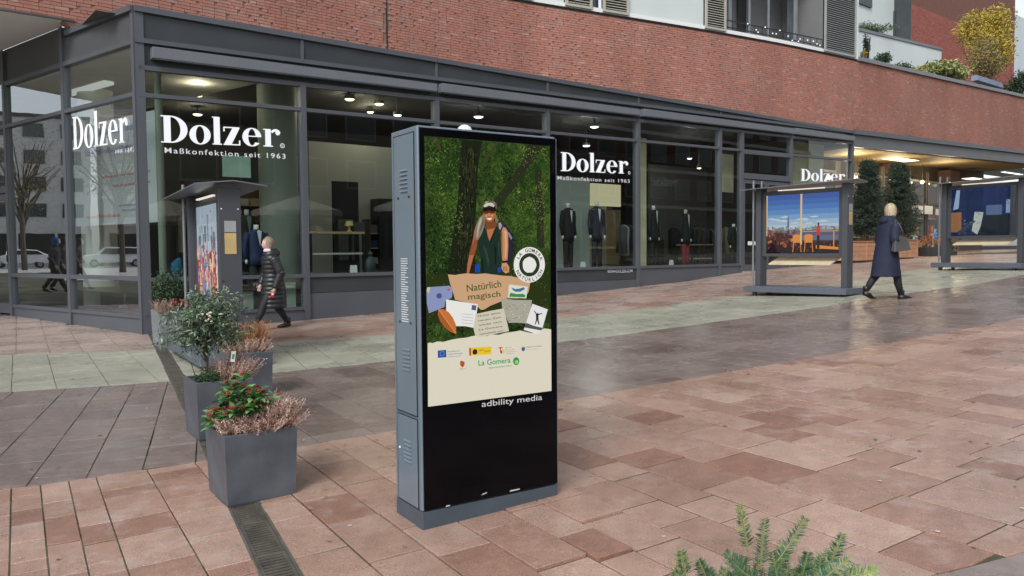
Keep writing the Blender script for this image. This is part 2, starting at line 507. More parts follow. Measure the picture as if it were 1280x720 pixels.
field('pink_pavement', 'pink granite slabs in the foreground either side of the drain', [
    (PINK, 147.7, [.31, .31, .16], [.16, .3, .3, .42, .46], B0, B1, -1, 70, .9),
    (PINK, 147.7, [.30, .30, .22, .40], [.3, .34, .45, .55, .6], B0, B1, 1, 228, 1.)])
field('near_brown_pavement', 'grey brown slabs at the lower right corner', [
    (BROWN, 159.6, [.5], [.5, .7], [(-30, -30), (40, -30)], B0, 1, 20, .2)])
field('brown_pavement', 'band of damp brown slabs across the square', [
    (BROWN, 158.8, [.34, .5, .34], [.45, .6, .75], B1, B2, -1, 60, .8),
    (BROWN, 147.7, [.45, .34, .3], [.45, .6, .75], B1, B2, 1, 200, .9)])
field('green_pavement', 'band of mossy green grey slabs across the square', [
    (GREEN, 147.7, [.42, .5], [.45, .6, .75], B2, B3, -1, 60, .6),
    (GREEN, 156, [.42, .5], [.6, .9], B2, B3, 1, 120, .8)])
field('red_pavement', 'red brown slabs along the foot of the shop fronts', [
    (REDL, 147.7, [.42, .5, .3], [.45, .6, .75], B3, [(-30, 40), (-11.4, 18.5), (-6.6, 14.0), (40, 51.4)], -1, 60, .3),
    (RED, 147.7, [.42, .5], [.5, .6], B3, [(-30, 40), (-6.52, 13.8), (40, 51.2)], 1, 80, .9)])

# drain channel with slotted gratings
drain = MB()
DD = MB()
D0 = Vector((-6.272, 13.63)); D1 = Vector((-1.078, 3.56)); dd = (D1 - D0).normalized(); dn = Vector((-dd.y, dd.x))
LD = (D1 - D0).length + 2.5
def dpt(s, w, z): p = D0 + dd * s + dn * w; return (p.x, p.y, gz(p.x, p.y) + z)
for k in range(int(LD / .5) + 1):
    s0, s1 = k * .5, k * .5 + .5
    for w0, w1 in ((-.093, -.078), (.078, .093)):
        drain.hexa([dpt(s0, w0, -.06), dpt(s1, w0, -.06), dpt(s1, w1, -.06), dpt(s0, w1, -.06), dpt(s0, w0, -.001), dpt(s1, w0, -.001), dpt(s1, w1, -.001), dpt(s0, w1, -.001)])
    DD.add([dpt(s0, -.078, -.055), dpt(s1, -.078, -.055), dpt(s1, .078, -.055), dpt(s0, .078, -.055)], [(0, 1, 2, 3)])
CONC = mat('drain_concrete', (.09, .085, .075), .8, 0, .3, 6, .3, 90, world_pos=True)
IRON = mat('worn_iron_grating', (.105, .095, .078), .5, .2, .35, 9, .2, 120, world_pos=True)
DD_ = DD.build('drain_floor_shade', mat('dark_silt_shade', (.012, .011, .009), .6), None)  # silt floor painted near black to deepen the shade in the slots
dro = drain.build('drain_channel', CONC, kind='structure', label='narrow slotted drain running from the shop corner to the camera')
DD_.parent = dro
for k in range(int(LD / .5)):
    g = MB(); s0 = k * .5 + .006; s1 = s0 + .488
    for w0, w1 in ((-.076, -.060), (.060, .076)):
        g.hexa([dpt(s0, w0, -.03), dpt(s1, w0, -.03), dpt(s1, w1, -.03), dpt(s0, w1, -.03), dpt(s0, w0, -.004), dpt(s1, w0, -.004), dpt(s1, w1, -.004), dpt(s0, w1, -.004)])
    g.hexa([dpt(s0, -.060, -.03), dpt(s0 + .03, -.060, -.03), dpt(s0 + .03, .060, -.03), dpt(s0, .060, -.03), dpt(s0, -.060, -.004), dpt(s0 + .03, -.060, -.004), dpt(s0 + .03, .060, -.004), dpt(s0, .060, -.004)])
    nb = 13; st = (.488 - .03) / nb
    for i in range(nb):
        a = s0 + .03 + i * st
        sl = .012
        g.hexa([dpt(a + .015, -.060, -.03), dpt(a + .015 + .018, -.060, -.03), dpt(a + .018 + sl, .060, -.03), dpt(a + sl, .060, -.03),
                dpt(a + .015, -.060, -.005), dpt(a + .015 + .018, -.060, -.005), dpt(a + .018 + sl, .060, -.005), dpt(a + sl, .060, -.005)])
    g.build('grating', IRON, dro)

# ------------------------------------------------------------------ the corner building (local: x along the front, y into the building)
bld = thing('corner_building', 'long brick building with a dark glazed shop front at street level', 'building', CORNER, TH)
SX, SY = math.cos(R(104.26)), math.sin(R(104.26))
def TS(s, y, z): return (s * SX + y * SY, s * SY - y * SX, z)        # side front: s along it, y inwards
def zr(u): return 5.20 + .0215 * u
def zawb(u): return 4.90 + .021 * u
def zgt(u): return 4.76 + .0245 * u
def ztr(u): return 4.28 + .018 * u
def zsl(u): return 1.045 - .002 * u
CAPZ = 5.80
MU = [0, 3.07, 6.22, 9.51, 12.83, 16.5, 17.62, 20.38, 24.4]
# cap (coping) of the shop front: one metal length per bay
for a, b in zip([0, 3.07, 6.22, 9.51, 12.83, 16.5, 20.38], [3.07, 6.22, 9.51, 12.83, 16.5, 20.38, 24.4]):
    c = MB(); c.box(a + .004, b - .004, -.07, .5, CAPZ - .10, CAPZ); c.build('cap_flashing', GREY, bld)
    c = MB(); c.slab(a + .03, b - .03, zr(a + .03) + .05, zr(b - .03) + .05, CAPZ - .102, CAPZ - .102, .0, .05); c.build('fascia_panel', GREYD, bld)
    c = MB(); c.slab(b - .03, b + .028, zr(b) + .02, zr(b) + .02, CAPZ - .104, CAPZ - .104, -.035, .07); c.build('fascia_divider', GREY, bld)
    c = MB(); c.slab(a + .002, b - .002, zr(a) - .03, zr(b) - .03, zr(a) + .05, zr(b) + .05, -.055, .07); c.build('fascia_rail', GREY, bld)
    c = MB(); c.slab(a + .002, b - .002, zgt(a) + .02, zgt(b) + .02, zr(a) - .032, zr(b) - .032, .03, .10); c.build('head_panel', GREYD, bld)
for a, b in [(.26, 6.15), (6.29, 12.74), (12.93, 20.28), (20.48, 24.3)]:
    c = MB(); c.slab(a, b, zawb(a) + .01, zawb(b) + .01, zawb(a) + .205, zawb(b) + .17, -.16, .03)
    o = c.build('awning_case', AWN, bld, bevel=.006)
    c = MB(); c.slab(a + .02, b - .02, zawb(a) - .008, zawb(b) - .008, zawb(a) + .012, zawb(b) + .012, -.15, -.06)
    c.build('awning_front_bar', GREY, o)
# windows of the front
def bay(u0, u1, lower, sill=True, name='shop_window'):
    f = MB(); w = .045
    gt = lambda u: zgt(u); tr = lambda u: ztr(u)
    bot = .42 if lower else None
    zb = lambda u: (.42 if lower else zsl(u) - .03)
    f.slab(u0 + .05, u1 - .05, gt(u0) - .05, gt(u1) - .05, gt(u0) + .03, gt(u1) + .03, -.03, .09)
    f.slab(u0 + .05, u1 - .05, tr(u0) - .035, tr(u1) - .035, tr(u0) + .035, tr(u1) + .035, -.035, .09)
    f.slab(u0 + .05, u1 - .05, zsl(u0) - .035, zsl(u1) - .035, zsl(u0) + .035, zsl(u1) + .035, -.035, .09)
    if lower: f.box(u0 + .05, u1 - .05, -.03, .09, .36, .42)
    for x0, x1 in ((u0 + .052, u0 + .064), (u1 - .066, u1 - .052)): f.slab(x0, x1, .36 if lower else zsl(x0) - .03, .36 if lower else zsl(x1) - .03, gt(x0) - .02, gt(x1) - .02, -.02, .085)
    o = f.build(name, GREY, bld)
    def pane(z00, z01, z10, z11):
        p = MB(); p.add([(u0 + .06, .03, z00), (u1 - .06, .03, z01), (u1 - .06, .03, z11), (u0 + .06, .03, z10)], [(0, 1, 2, 3)])
        p.build('pane', GLASS_F, o)
    pane(tr(u0) + .035, tr(u1) + .035, gt(u0) - .05, gt(u1) - .05)
    pane(zsl(u0) + .035, zsl(u1) + .035, tr(u0) - .035, tr(u1) - .035)
    if lower: pane(.42, .42, zsl(u0) - .035, zsl(u1) - .035)
    return o
bay(0, 3.07, True); bay(3.07, 6.22, False); bay(6.22, 9.51, False); bay(9.51, 12.83, False); bay(12.83, 16.5, False); bay(16.5, 17.62, False); bay(20.38, 24.4, False)
for i, u in enumerate(MU):
    zb = -.1 if u < 17 else .5
    f = MB(); w = .055 if i else .095
    if i == 0: f.slab(-.02, .15, -.2, -.2, CAPZ - .1, CAPZ - .1, -.03, .12)
    elif u in (17.62,): f.slab(u - .05, u + .07, zb, zb, zgt(u) + .03, zgt(u) + .03, -.04, .14)
    else: f.slab(u - .06, u + .055, zb, zb, zgt(u) + .03, zgt(u) + .03, -.045, .14)
    f.build('mullion', GREY, bld)
# plinth: two panels high, following the rising pavement
def plinth(u0, u1, ztop, split=None):
    f = MB(); f.slab(u0 + .062, u1 - .064, -.3, -.3, (split or ztop), (split or ztop), .0, .12); f.build('plinth_panel', GREY, bld)
    if split:
        f = MB(); f.slab(u0 + .062, u1 - .064, split + .008, split + .008, ztop, ztop, .006, .12); f.build('plinth_panel', GREYD, bld)
plinth(0.09, 3.07, .36)
for a, b in zip([3.07, 6.22, 9.51, 12.83, 16.5], [6.22, 9.51, 12.83, 16.5, 17.62]):
    plinth(a, b, 1.008 - .002 * a, .68 if a < 12 else None)
plinth(20.38, 24.4, 1.0)
# www line on the plinth
t = MB(); put_text(t, 'WWW.DOLZER.COM', (11.62, .885), (12.60, .885), .085, -.002, thick=.004)
t.build('web_address_lettering', WHITEP, bld)
# door of the shop (u 17.62..20.38)
u0, u1 = 17.69, 20.32
f = MB()
f.slab(u0, u1, zgt(u0) - .05, zgt(u1) - .05, zgt(u0) + .03, zgt(u1) + .03, -.03, .09)
f.slab(u0, u1, ztr(u0) - .1, ztr(u1) - .1, ztr(u0) + .035, ztr(u1) + .035, -.035, .09)
f.slab(u0, u1, 3.72, 3.74, 3.90, 3.92, -.035, .09)
fr = f.build('door_frame', GREY, bld)
for za, zb in ((ztr(u0) + .035, zgt(u0) - .05), (3.92, ztr(u0) - .1)):
    p = MB(); p.add([(u0, .03, za), (u1, .03, za + .04), (u1, .03, zb + .04), (u0, .03, zb)], [(0, 1, 2, 3)]); p.build('pane', GLASS_F, fr)
for a, b, hs_ in ((u0 + .02, (u0 + u1) / 2 - .01, 1), ((u0 + u1) / 2 + .01, u1 - .02, -1)):
    d = MB()
    d.box(a, a + .1, .0, .06, .80, 3.70); d.box(b - .1, b, .0, .06, .80, 3.70); d.box(a + .1, b - .1, .0, .06, 3.58, 3.70); d.box(a + .1, b - .1, .0, .06, .80, 1.0)
    dr = d.build('door', GREY, bld)
    p = MB(); p.quad((a + .1, .03, 1.0), (b - .1, .03, 1.0), (b - .1, .03, 3.58), (a + .1, .03, 3.58)); p.build('pane', GLASS_F, dr)
    hx_ = b - .05 if hs_ > 0 else a + .05
    h = MB(); h.tube([(hx_, -.07, 1.5), (hx_, -.07, 2.5)], .015, 8); h.bar((hx_, 0, 1.6), (hx_, -.07, 1.6), .02); h.bar((hx_, 0, 2.4), (hx_, -.07, 2.4), .02)
    h.build('handle', mat('brushed_steel', (.5, .5, .5), .3, 1., .05), dr)
p = MB(); p.box(18.0, 18.5, .02, .024, 1.62, 1.74); p.build('door_sticker', WHITEP, bld)
f = MB(); f.slab(u0 - .05, u1 + .05, .5, .6, .795, .80, -.1, .3); f.build('threshold', mat('threshold_stone', (.3, .29, .27), .6), bld)

# --- side front
s_m = [0, 2.745, 5.56]
for a, b in zip(s_m, s_m[1:]):
    c = MB(TS)
    gt, tr, sl, gb = 5.20, 4.285, 1.065, .42
    c.box(a + .06, b - .05, -.03, .09, gt - .05, gt + .04); c.box(a + .06, b - .05, -.035, .09, tr - .035, tr + .035)
    c.box(a + .06, b - .05, -.035, .09, sl - .04, sl + .04); c.box(a + .06, b - .05, -.03, .09, gb - .06, gb)
    for x0, x1 in ((a + .061, a + .072), (b - .063, b - .052)): c.box(x0, x1, -.02, .085, gb - .05, gt + .02)
    o = c.build('side_window', GREY, bld)
    for z0, z1 in ((tr + .035, gt - .05), (sl + .04, tr - .035), (gb, sl - .04)):
        p = MB(TS); p.quad((a + .06, .03, z0), (b - .05, .03, z0), (b - .05, .03, z1), (a + .06, .03, z1)); p.build('pane', GLASS_S, o)
    p = MB(TS); p.box(a + .06, b - .05, .0, .09, -.3, gb - .062); p.build('plinth_panel', GREY, bld)
    p = MB(TS); p.box(a + .05, b - .03, .01, .07, 5.242, 5.92 if a else CAPZ - .105); p.build('fascia_panel', GREYD if a else mat('side_fascia_panel', (.07, .078, .088), .4), bld)
for s in s_m[1:]:
    p = MB(TS); p.box(s - .05, s + .06, -.04, .12, -.2, 5.9); p.build('mullion', GREY, bld)
p = MB(TS); p.box(-.02, 2.5, -.07, .5, CAPZ - .10, CAPZ - .002); p.build('cap_flashing', GREY, bld)
p = MB(TS); p.box(-.03, .06, -.035, .1, -.2, CAPZ - .1); p.build('corner_post', GREY, bld)
# entrance beyond the second mullion
f = MB(TS); f.box(5.62, 7.6, -.03, .09, 4.25, 4.34); f.box(5.62, 7.6, -.03, .09, 2.86, 3.0); f.box(6.85, 6.95, -.03, .09, .1, 2.86); f.box(5.62, 7.6, 0, .07, 5.24, 5.92)
f.box(7.5, 7.6, -.03, .09, .1, 5.3)
eo = f.build('entrance_frame', GREY, bld)
for z0, z1 in ((4.34, 5.24), (3.0, 4.25)):
    p = MB(TS); p.quad((5.62, .03, z0), (7.5, .03, z0), (7.5, .03, z1), (5.62, .03, z1)); p.build('pane', GLASS_S, eo)
d = MB(TS); d.box(5.66, 5.76, 0, .06, .21, 2.84); d.box(6.74, 6.84, 0, .06, .21, 2.84); d.box(5.76, 6.74, 0, .06, .21, .42); d.box(5.76, 6.74, 0, .06, 2.7, 2.84)
dr = d.build('entrance_door', GREY, bld)
p = MB(TS); p.quad((5.76, .03, .42), (6.74, .03, .42), (6.74, .03, 2.7), (5.76, .03, 2.7)); p.build('pane', GLASS_S, dr)
p = MB(TS); p.box(5.68, 5.74, -.03, 0, 1.35, 1.75); p.build('keypad', BLACK, dr)
p = MB(TS); p.box(5.695, 5.725, -.034, -.03, 1.5, 1.58); p.build('keypad_display', WHITEP, dr)

# --- brick wall above the shop front (a gently curved wall set back behind the cap)
WP = ([-13, -.6, 4, 8, 10.1, 14, 17, 20.5, 24.6, 60], [2.08, 2.12, 2.36, 2.4, 2.28, 1.52, .95, .42, .02, .0])
us = np.arange(-12, 46.01, .25)
ks = np.ones(9) / 9
_y = np.interp(np.arange(-16, 50.01, .25), *WP); _y = np.convolve(_y, ks, 'same')[16:-16]
wy = _y[:len(us)]
def wall_y(u): return float(np.interp(u, us, wy))
arc = np.concatenate([[0], np.cumsum(np.hypot(np.diff(us), np.diff(wy)))])
def wall_at(s):
    u = float(np.interp(s, arc, us)); u2 = float(np.interp(s + .05, arc, us))
    y, y2 = wall_y(u), wall_y(u2); L = math.hypot(u2 - u, y2 - y) or 1
    return u, y, ((u2 - u) / L, (y2 - y) / L)
def s_of(u): return float(np.interp(u, us, arc))
def ztop(u): return 8.40 if u < 24.6 else float(np.interp(u, [24.6, 32, 41, 60], [8.40, 8.62, 8.92, 9.4]))
def zbot(u): return (5.93 if u < -.6 else 5.72) if u < 24.4 else float(np.interp(u, [24.4, 41, 60], [5.84, 6.29, 6.8]))
MORT = mat('lime_mortar', (.27, .155, .125), .9, 0, .2, 3)
core = MB()
for i in range(len(us) - 1):
    a, b = us[i], us[i + 1]
    ya, yb = wy[i] + .006, wy[i + 1] + .006
    core.hexa([(a, ya, zbot(a)), (b, yb, zbot(b)), (b, yb + .3, zbot(b)), (a, ya + .3, zbot(a)), (a, ya, ztop(a)), (b, yb, ztop(b)), (b, yb + .3, ztop(b)), (a, ya + .3, ztop(a))])
bw = core.build('brick_wall', MORT, bld)
BC = [(.365, .150, .110), (.385, .165, .122), (.340, .138, .104), (.350, .172, .136), (.300, .158, .130), (.43, .25, .19), (.315, .190, .160)]
_mn = tuple(sum(c[j] for c in BC) / 7 for j in range(3)); BC = [tuple(c[j] * .68 + _mn[j] * .32 for j in range(3)) for c in BC]
BM = [mat('clinker_brick', c, .8, 0, .16, 14, .2, 60, big=.16) if i == 0 else mat('clinker_brick_%s' % 'abcdefg'[i], c, .8, 0, .16, 14, .2, 60, big=.16) for i, c in enumerate(BC)]
bweights = [30, 24, 16, 12, 8, 5, 6]
br = random.Random(5)
bricks = []
H, Lb = .0665, .250
nc = int((8.95 - 5.7) / H) + 2
patch = lambda s, z: mnoise.noise(Vector((s * .35, z * .8, 3)))
for c in range(nc):
    z0 = 5.70 + c * H
    s = arc[0] + (c % 2) * Lb / 2
    while s < arc[-1]:
        u, y, tv = wall_at(s + Lb / 2)
        w = Lb if br.random() > .25 else Lb / 2
        z1 = z0 + H - .009
        if z0 >= zbot(u) - .05 and z1 <= ztop(u) + .005 and abs(u - 6.35) > .02:
            pn = patch(s, z0); ws = list(bweights)
            if pn > .12: ws[4] += 14; ws[6] += 16; ws[3] += 10
            if pn < -.15: ws[0] += 30; ws[2] += 12
            k = br.choices(range(7), ws)[0]
            bricks.append((u, y, tv, max(z0, zbot(u)), z1, w - .011, k, br.uniform(-.002, .004)))
        s += w
def bgeo(M, q, loc=True):
    u, y, tv, z0, z1, w, k, pr = q
    M.cur = k
    nx, ny = -tv[1], tv[0]
    h = w / 2
    def P(a, b, z): return (u + tv[0] * a + nx * b, y + tv[1] * a + ny * b, z)
    yo = -.012 - pr
    v = [P(-h, yo, z0), P(h, yo, z0), P(h, .01, z0), P(-h, .01, z0), P(-h, yo, z1), P(h, yo, z1), P(h, .01, z1), P(-h, .01, z1)]
    M.add(v, [(4, 5, 6, 7), (0, 3, 2, 1), (0, 1, 5, 4), (1, 2, 6, 5), (3, 0, 4, 7)])
def bvis(q):
    X = W(q[0], q[1], q[3]); px, py = proj(X)
    seen = -10 < px < 1290 and -6 < py < 720
    return (0 if seen else 1000) + (X - CAM).length
bricks.sort(key=bvis)
# the largest in view are single bricks sharing mesh data
_bme = {}
for q in bricks[:300]:
    key = (q[6], round(q[5], 3), round(q[4] - q[3], 3))
    if key not in _bme:
        M = MB(); M.mats = []; h = q[5] / 2; M.box(-h, h, 0, .022, 0, q[4] - q[3])
        o = M.build('brick', BM[q[6]]); _bme[key] = o.data
    else:
        o = bpy.data.objects.new('brick', _bme[key]); COL.objects.link(o)
    o.parent = bw; o.location = (q[0] , q[1] - .012 - q[7], q[3]); o.rotation_euler = (0, 0, math.atan2(q[2][1], q[2][0]))
M = MB(); M.mats = list(BM)
for q in bricks[300:]: bgeo(M, q)
M.build('brickwork', None, bw, kind='stuff')
# ledge roof between cap and wall, soffit over the recessed entrance
g = MB()
uu = [u for u in us if -.6 <= u <= 24.5]
for a, b in zip(uu, uu[1:]):
    g.add([(a, .45, CAPZ - .06), (b, .45, CAPZ - .06), (b, max(.5, wall_y(b) + .02), CAPZ - .02), (a, max(.5, wall_y(a) + .02), CAPZ - .02)], [(0, 1, 2, 3)])
g.build('ledge_roof', mat('roof_felt', (.10, .10, .10), .9), bld)
g = MB()
g.add([(-13, 2.085, 5.925), (-.53, 2.12, 5.925), (9 * SX, 9 * SY, 5.925), (-13, 9 * SY, 5.925)], [(0, 1, 2, 3)])
g.add([(-13, 2.085, 5.985), (-.53, 2.12, 5.985), (9 * SX, 9 * SY, 5.985), (-13, 9 * SY, 5.985)], [(0, 1, 2, 3)])
g.build('soffit', mat('pale_soffit_panel', (.74, .73, .70), .7, 0, .04, .5), bld)
g = MB()
for a, b in zip([-12.9, -.9], [-.9, -.55]): g.box(a, b, 2.06, 2.10, 5.90, 5.935)
g.build('soffit_edge_trim', GREYD, bld)
# expansion joint in the brickwork
g = MB(); yj = wall_y(6.35); g.box(6.34, 6.362, yj - .02, yj + .01, 5.8, 8.4); g.build('expansion_joint', BLACK, bld)

# --- white upper storeys on the brick base
def wallpt(px, py=None, z=8.45):
    """where a measured column of the photograph meets the curved wall at height z"""
    best = None
    for u in np.arange(5, 27, .02):
        q = proj(W(u, wall_y(u), z))
        if best is None or abs(q[0] - px) < best[0]: best = (abs(q[0] - px), u)
    return best[1]
UPB = 8.44
strip = MB(); strip2 = MB()
ul = [u for u in us if -12 <= u < 24.7] + [24.72]
for a, b in zip(ul, ul[1:]):
    ya, yb = wall_y(a), wall_y(b)
    strip.hexa([(a, ya - .05, UPB - .04), (b, yb - .05, UPB - .04), (b, yb + .3, UPB - .04), (a, ya + .3, UPB - .04), (a, ya - .05, UPB), (b, yb - .05, UPB), (b, yb + .3, UPB), (a, ya + .3, UPB)])
    strip2.hexa([(a, ya - .035, UPB), (b, yb - .035, UPB), (b, yb + .3, UPB), (a, ya + .3, UPB), (a, ya - .035, UPB + .12), (b, yb - .035, UPB + .12), (b, yb + .3, UPB + .12), (a, ya + .3, UPB + .12)])
strip.build('base_shadow_strip', BLACK, bld)  # black strip painted as the shadow line under the white wall
strip2.build('white_base_rail', WHITEP, bld)
SHUT = mat('shutter_beige_metal', (.40, .385, .33), .5, 0, .05, 3)
SHUTG = mat('shutter_grey_metal', (.33, .345, .34), .5, 0, .05, 3)
RENDER_W = mat('pale_blue_white_cladding', (.56, .62, .62), .45, 0, .04, .7)
wins = [(628, 663.5, 'shutter'), (704.5, 737.5, 'shutter'), (737.5, 751.5, 'glass'), (751.5, 783.5, 'shutter'), (879, 905, 'shutter'), (905, 1028, 'loggia'), (1028, 1067, 'gshutter')]
UW = [(wallpt(a), wallpt(b), k) for a, b, k in wins]
ub = [-12.0]
solid = []
cur = -12.0
# further windows to the left, outside the photograph, repeat the same rhythm
for a, b, k in UW:
    if a - cur > .03: solid.append((cur, a))
    cur = b
solid.append((cur, 24.72))
ZT = 14.6
def seg(a, b, z0, z1, y0, y1, name, material, step=.75, parent=bld):
    g = MB(); n = max(1, int((b - a) / step)); 
    for i in range(n):
        p, q = a + (b - a) * i / n, a + (b - a) * (i + 1) / n
        ya, yb = wall_y(p), wall_y(q)
        g.hexa([(p, ya + y0, z0), (q, yb + y0, z0), (q, yb + y1, z0), (p, ya + y1, z0), (p, ya + y0, z1), (q, yb + y0, z1), (q, yb + y1, z1), (p, ya + y1, z1)])
    return g.build(name, material, parent)
for a, b in solid:
    k = a
    while k < b - .01:
        e = min(b, k + 3.1) if b - k < 40 else b
        seg(k + .004, e - .004, UPB + .122, ZT, .0, .3, 'cladding_panel', RENDER_W)
        k = e
for a, b, k in UW:
    ym, w = wall_y((a + b) / 2), b - a
    ang = math.atan2(wall_y(b) - wall_y(a), b - a)
    if k in ('shutter', 'gshutter'):
        mt = SHUT if k == 'shutter' else SHUTG
        ya, yb = wall_y(a), wall_y(b)
        def T(x, y, z): t = x / w; return (a + x, ya + (yb - ya) * t + y, z)
        g = MB(T)
        z0, z1 = UPB + .03, 10.9
        g.box(0, .07, -.1, -.05, z0, z1); g.box(w - .07, w, -.1, -.05, z0, z1); g.box(.07, w - .07, -.1, -.05, z0, z0 + .07); g.box(.07, w - .07, -.1, -.05, z1 - .07, z1)
        sh = g.build('louvred_shutter', mt, bld)
        z = z0 + .1
        sm = None
        while z < z1 - .1:
            g = MB(T); g.hexa([(.07, -.095, z), (w - .07, -.095, z), (w - .07, -.060, z + .026), (.07, -.060, z + .026), (.07, -.095, z + .010), (w - .07, -.095, z + .010), (w - .07, -.060, z + .036), (.07, -.060, z + .036)])
            g.build('slat', mt, sh)
            z += .075
        g = MB(T); g.box(0, w, -.02, .0, z0, z1); g.build('shutter_backing', mat('dark_reveal', (.03, .03, .035), .6), sh)
        seg(a, b, 10.9, ZT, .0, .3, 'cladding_panel', RENDER_W)
    elif k == 'glass':
        seg(a, b, UPB + .122, 10.9, .12, .15, 'bedroom_window', glass('upper_glass', (.2, .22, .22), 1.6), 5)
        seg(a, b, 10.9, ZT, .0, .3, 'cladding_panel', RENDER_W)
    else:
        seg(a, b, 11.4, ZT, .0, .3, 'cladding_panel', RENDER_W)
        # loggia: floor, back wall, ceiling, glazing bars, railing with lights
        lm = mat('loggia_wall', (.16, .165, .17), .7, 0, .1, 1)
        g = MB(); ya, yb = wall_y(a), wall_y(b)
        g.quad((a, ya + 1.6, UPB), (b, yb + 1.6, UPB), (b, yb + 1.6, 11.4), (a, ya + 1.6, 11.4))
        g.quad((a, ya, UPB + .1), (b, yb, UPB + .1), (b, yb + 1.6, UPB + .1), (a, ya + 1.6, UPB + .1))
        g.quad((a, ya, 11.4), (b, yb, 11.4), (b, yb + 1.6, 11.4), (a, ya + 1.6, 11.4))
        g.quad((a, ya, UPB), (a, ya + 1.6, UPB), (a, ya + 1.6, 11.4), (a, ya, 11.4)); g.quad((b, yb, UPB), (b, yb + 1.6, UPB), (b, yb + 1.6, 11.4), (b, yb, 11.4))
        lo = g.build('loggia', lm, bld)
        dk = mat('dark_doorway', (.02, .02, .022), .4)
        for t0, t1, mm, yy in ((.50, .60, dk, 1.58), (.0, .13, mat('curtain_grey', (.09, .085, .09), .8), 1.2), (.88, 1., mat('blue_grey_pane', (.12, .15, .17), .2), 1.0)):
            g = MB(); A = a + (b - a) * t0; B = a + (b - a) * t1
            g.box(A, B, wall_y((A + B) / 2) + yy, wall_y((A + B) / 2) + yy + .02, UPB + .1, 10.9); g.build('interior_panel', mm, lo)
        for t0 in (.16, .36, .55, .83):
            g = MB(); A = a + (b - a) * t0; yy = wall_y(A) + .5; wd = .16 if t0 in (.16, .83) else .035
            g.box(A, A + wd, yy, yy + .06, UPB + .1, 11.4); g.build('glazing_bar', mat('pale_grey_metal', (.22, .24, .26), .4), lo)
        rail = MB()
        for zz in (UPB + .2, UPB + .42):
            rail.bar((a + .02, ya - .03, zz), (b - .02, yb - .03, zz), .03)
        nb = 14
        for i in range(nb + 1):
            t = i / nb; x = a + .02 + (b - a - .04) * t; rail.bar((x, ya + (yb - ya) * t - .03, UPB + .1), (x, ya + (yb - ya) * t - .03, UPB + .44), .016)
        rail.bar((a, ya - .01, UPB + .13), (b, yb - .01, UPB + .13), .02)
        rl = rail.build('balcony_railing', mat('black_railing', (.015, .017, .022), .4), bld)
        lr = random.Random(3)
        for i in range(15):
            t = .22 + .75 * i / 14 + lr.uniform(-.02, .02); x = a + (b - a) * t
            g = MB(); g.ball((x, ya + (yb - ya) * t - .06, UPB + .2 + lr.choice([0, .08, .25]) + lr.uniform(-.03, .03)), .022, n=6); g.build('light_bulb', emit('white_string_light', (.9, .95, 1.), 1.0), rl)
        g = MB()
        for i in range(14): g.ball((a + .08 + lr.uniform(-.05, .1), ya - .05, 10.15 + lr.uniform(-.5, .5)), .035, n=6)
        g.build('orange_hanging_decoration', mat('orange_decoration', (.5, .14, .03), .6), bld)
# end wall of the white storeys and a plain roof
g = MB(); g.box(24.722, 24.75, .0, 8, UPB - .05, ZT); g.build('end_wall', RENDER_W, bld)
g = MB(); g.add([(-12, 0, ZT), (24.7, 0, ZT), (24.7, 9, ZT), (-12, 9, ZT)], [(0, 1, 2, 3)]); g.build('roof', mat('roof_felt', (.1, .1, .1), .9), bld)

# --- parapet coping and the fascia over the restaurant
COP = mat('zinc_coping', (.20, .21, .225), .45, .2, .1, 2)
u = 24.76
while u < 45:
    e = u + 2.5
    g = MB(); g.slab(u + .004, e - .004, ztop(u) - .01, ztop(e) - .01, ztop(u) + .13, ztop(e) + .13, -.07, .36); g.build('parapet_coping', COP, bld)
    u = e
u = 24.4
while u < 45:
    e = u + 2.6
    g = MB(); g.slab(u + .004, e - .004, zbot(u) - .62, zbot(e) - .62, zbot(u) - .17, zbot(e) - .17, -.03, .1); g.build('fascia_panel', mat('grey_fascia_panel', (.115, .12, .128), .45, 0, .08, 1), bld)
    g = MB(); g.slab(u, e, zbot(u) - .168, zbot(e) - .168, zbot(u) + .0, zbot(e) + .0, -.14, .1); g.build('rain_gutter', GREY, bld)
    u = e

# ------------------------------------------------------------------ inside the shop
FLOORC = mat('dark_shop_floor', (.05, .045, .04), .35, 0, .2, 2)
sh = MB()
def zc(u): return 5.19 + .0235 * u
# floor, ceiling and back walls (behind the glass)
poly = [(.1, .15), (24.35, .15), (24.35, 9), (9 * SX + .25, 9)]
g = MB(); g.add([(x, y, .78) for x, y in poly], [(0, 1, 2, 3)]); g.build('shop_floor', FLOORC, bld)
g = MB(); g.hexa([(x, y, z) for z in (.36, .777) for x, y in [(.9, 1.1), (3.0, 1.1), (3.0, 9), (-.9, 9)]]); 
g.build('raised_floor_edge', mat('podium_front', (.09, .09, .085), .6), bld)
g = MB(); g.add([(.12, .12, .37), (17.6, .12, .37), (17.6, 1.3, .37), (.12 + 1.3 * SX, 1.3, .37)], [(0, 1, 2, 3)]); g.build('window_floor', mat('grey_window_floor', (.20, .20, .18), .6), bld)
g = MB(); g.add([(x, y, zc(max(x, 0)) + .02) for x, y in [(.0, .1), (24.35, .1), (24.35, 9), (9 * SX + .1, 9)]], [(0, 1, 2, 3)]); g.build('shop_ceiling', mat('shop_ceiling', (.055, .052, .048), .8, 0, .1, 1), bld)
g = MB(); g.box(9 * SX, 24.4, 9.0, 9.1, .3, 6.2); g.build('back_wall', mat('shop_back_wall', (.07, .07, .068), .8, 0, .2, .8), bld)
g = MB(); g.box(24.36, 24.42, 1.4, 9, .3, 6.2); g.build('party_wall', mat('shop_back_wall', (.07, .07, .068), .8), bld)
PALE = mat('pale_green_white_wall', (.42, .46, .41), .7, 0, .05, .8)
GWALL = mat('warm_grey_wall', (.22, .22, .20), .7, 0, .08, .8)
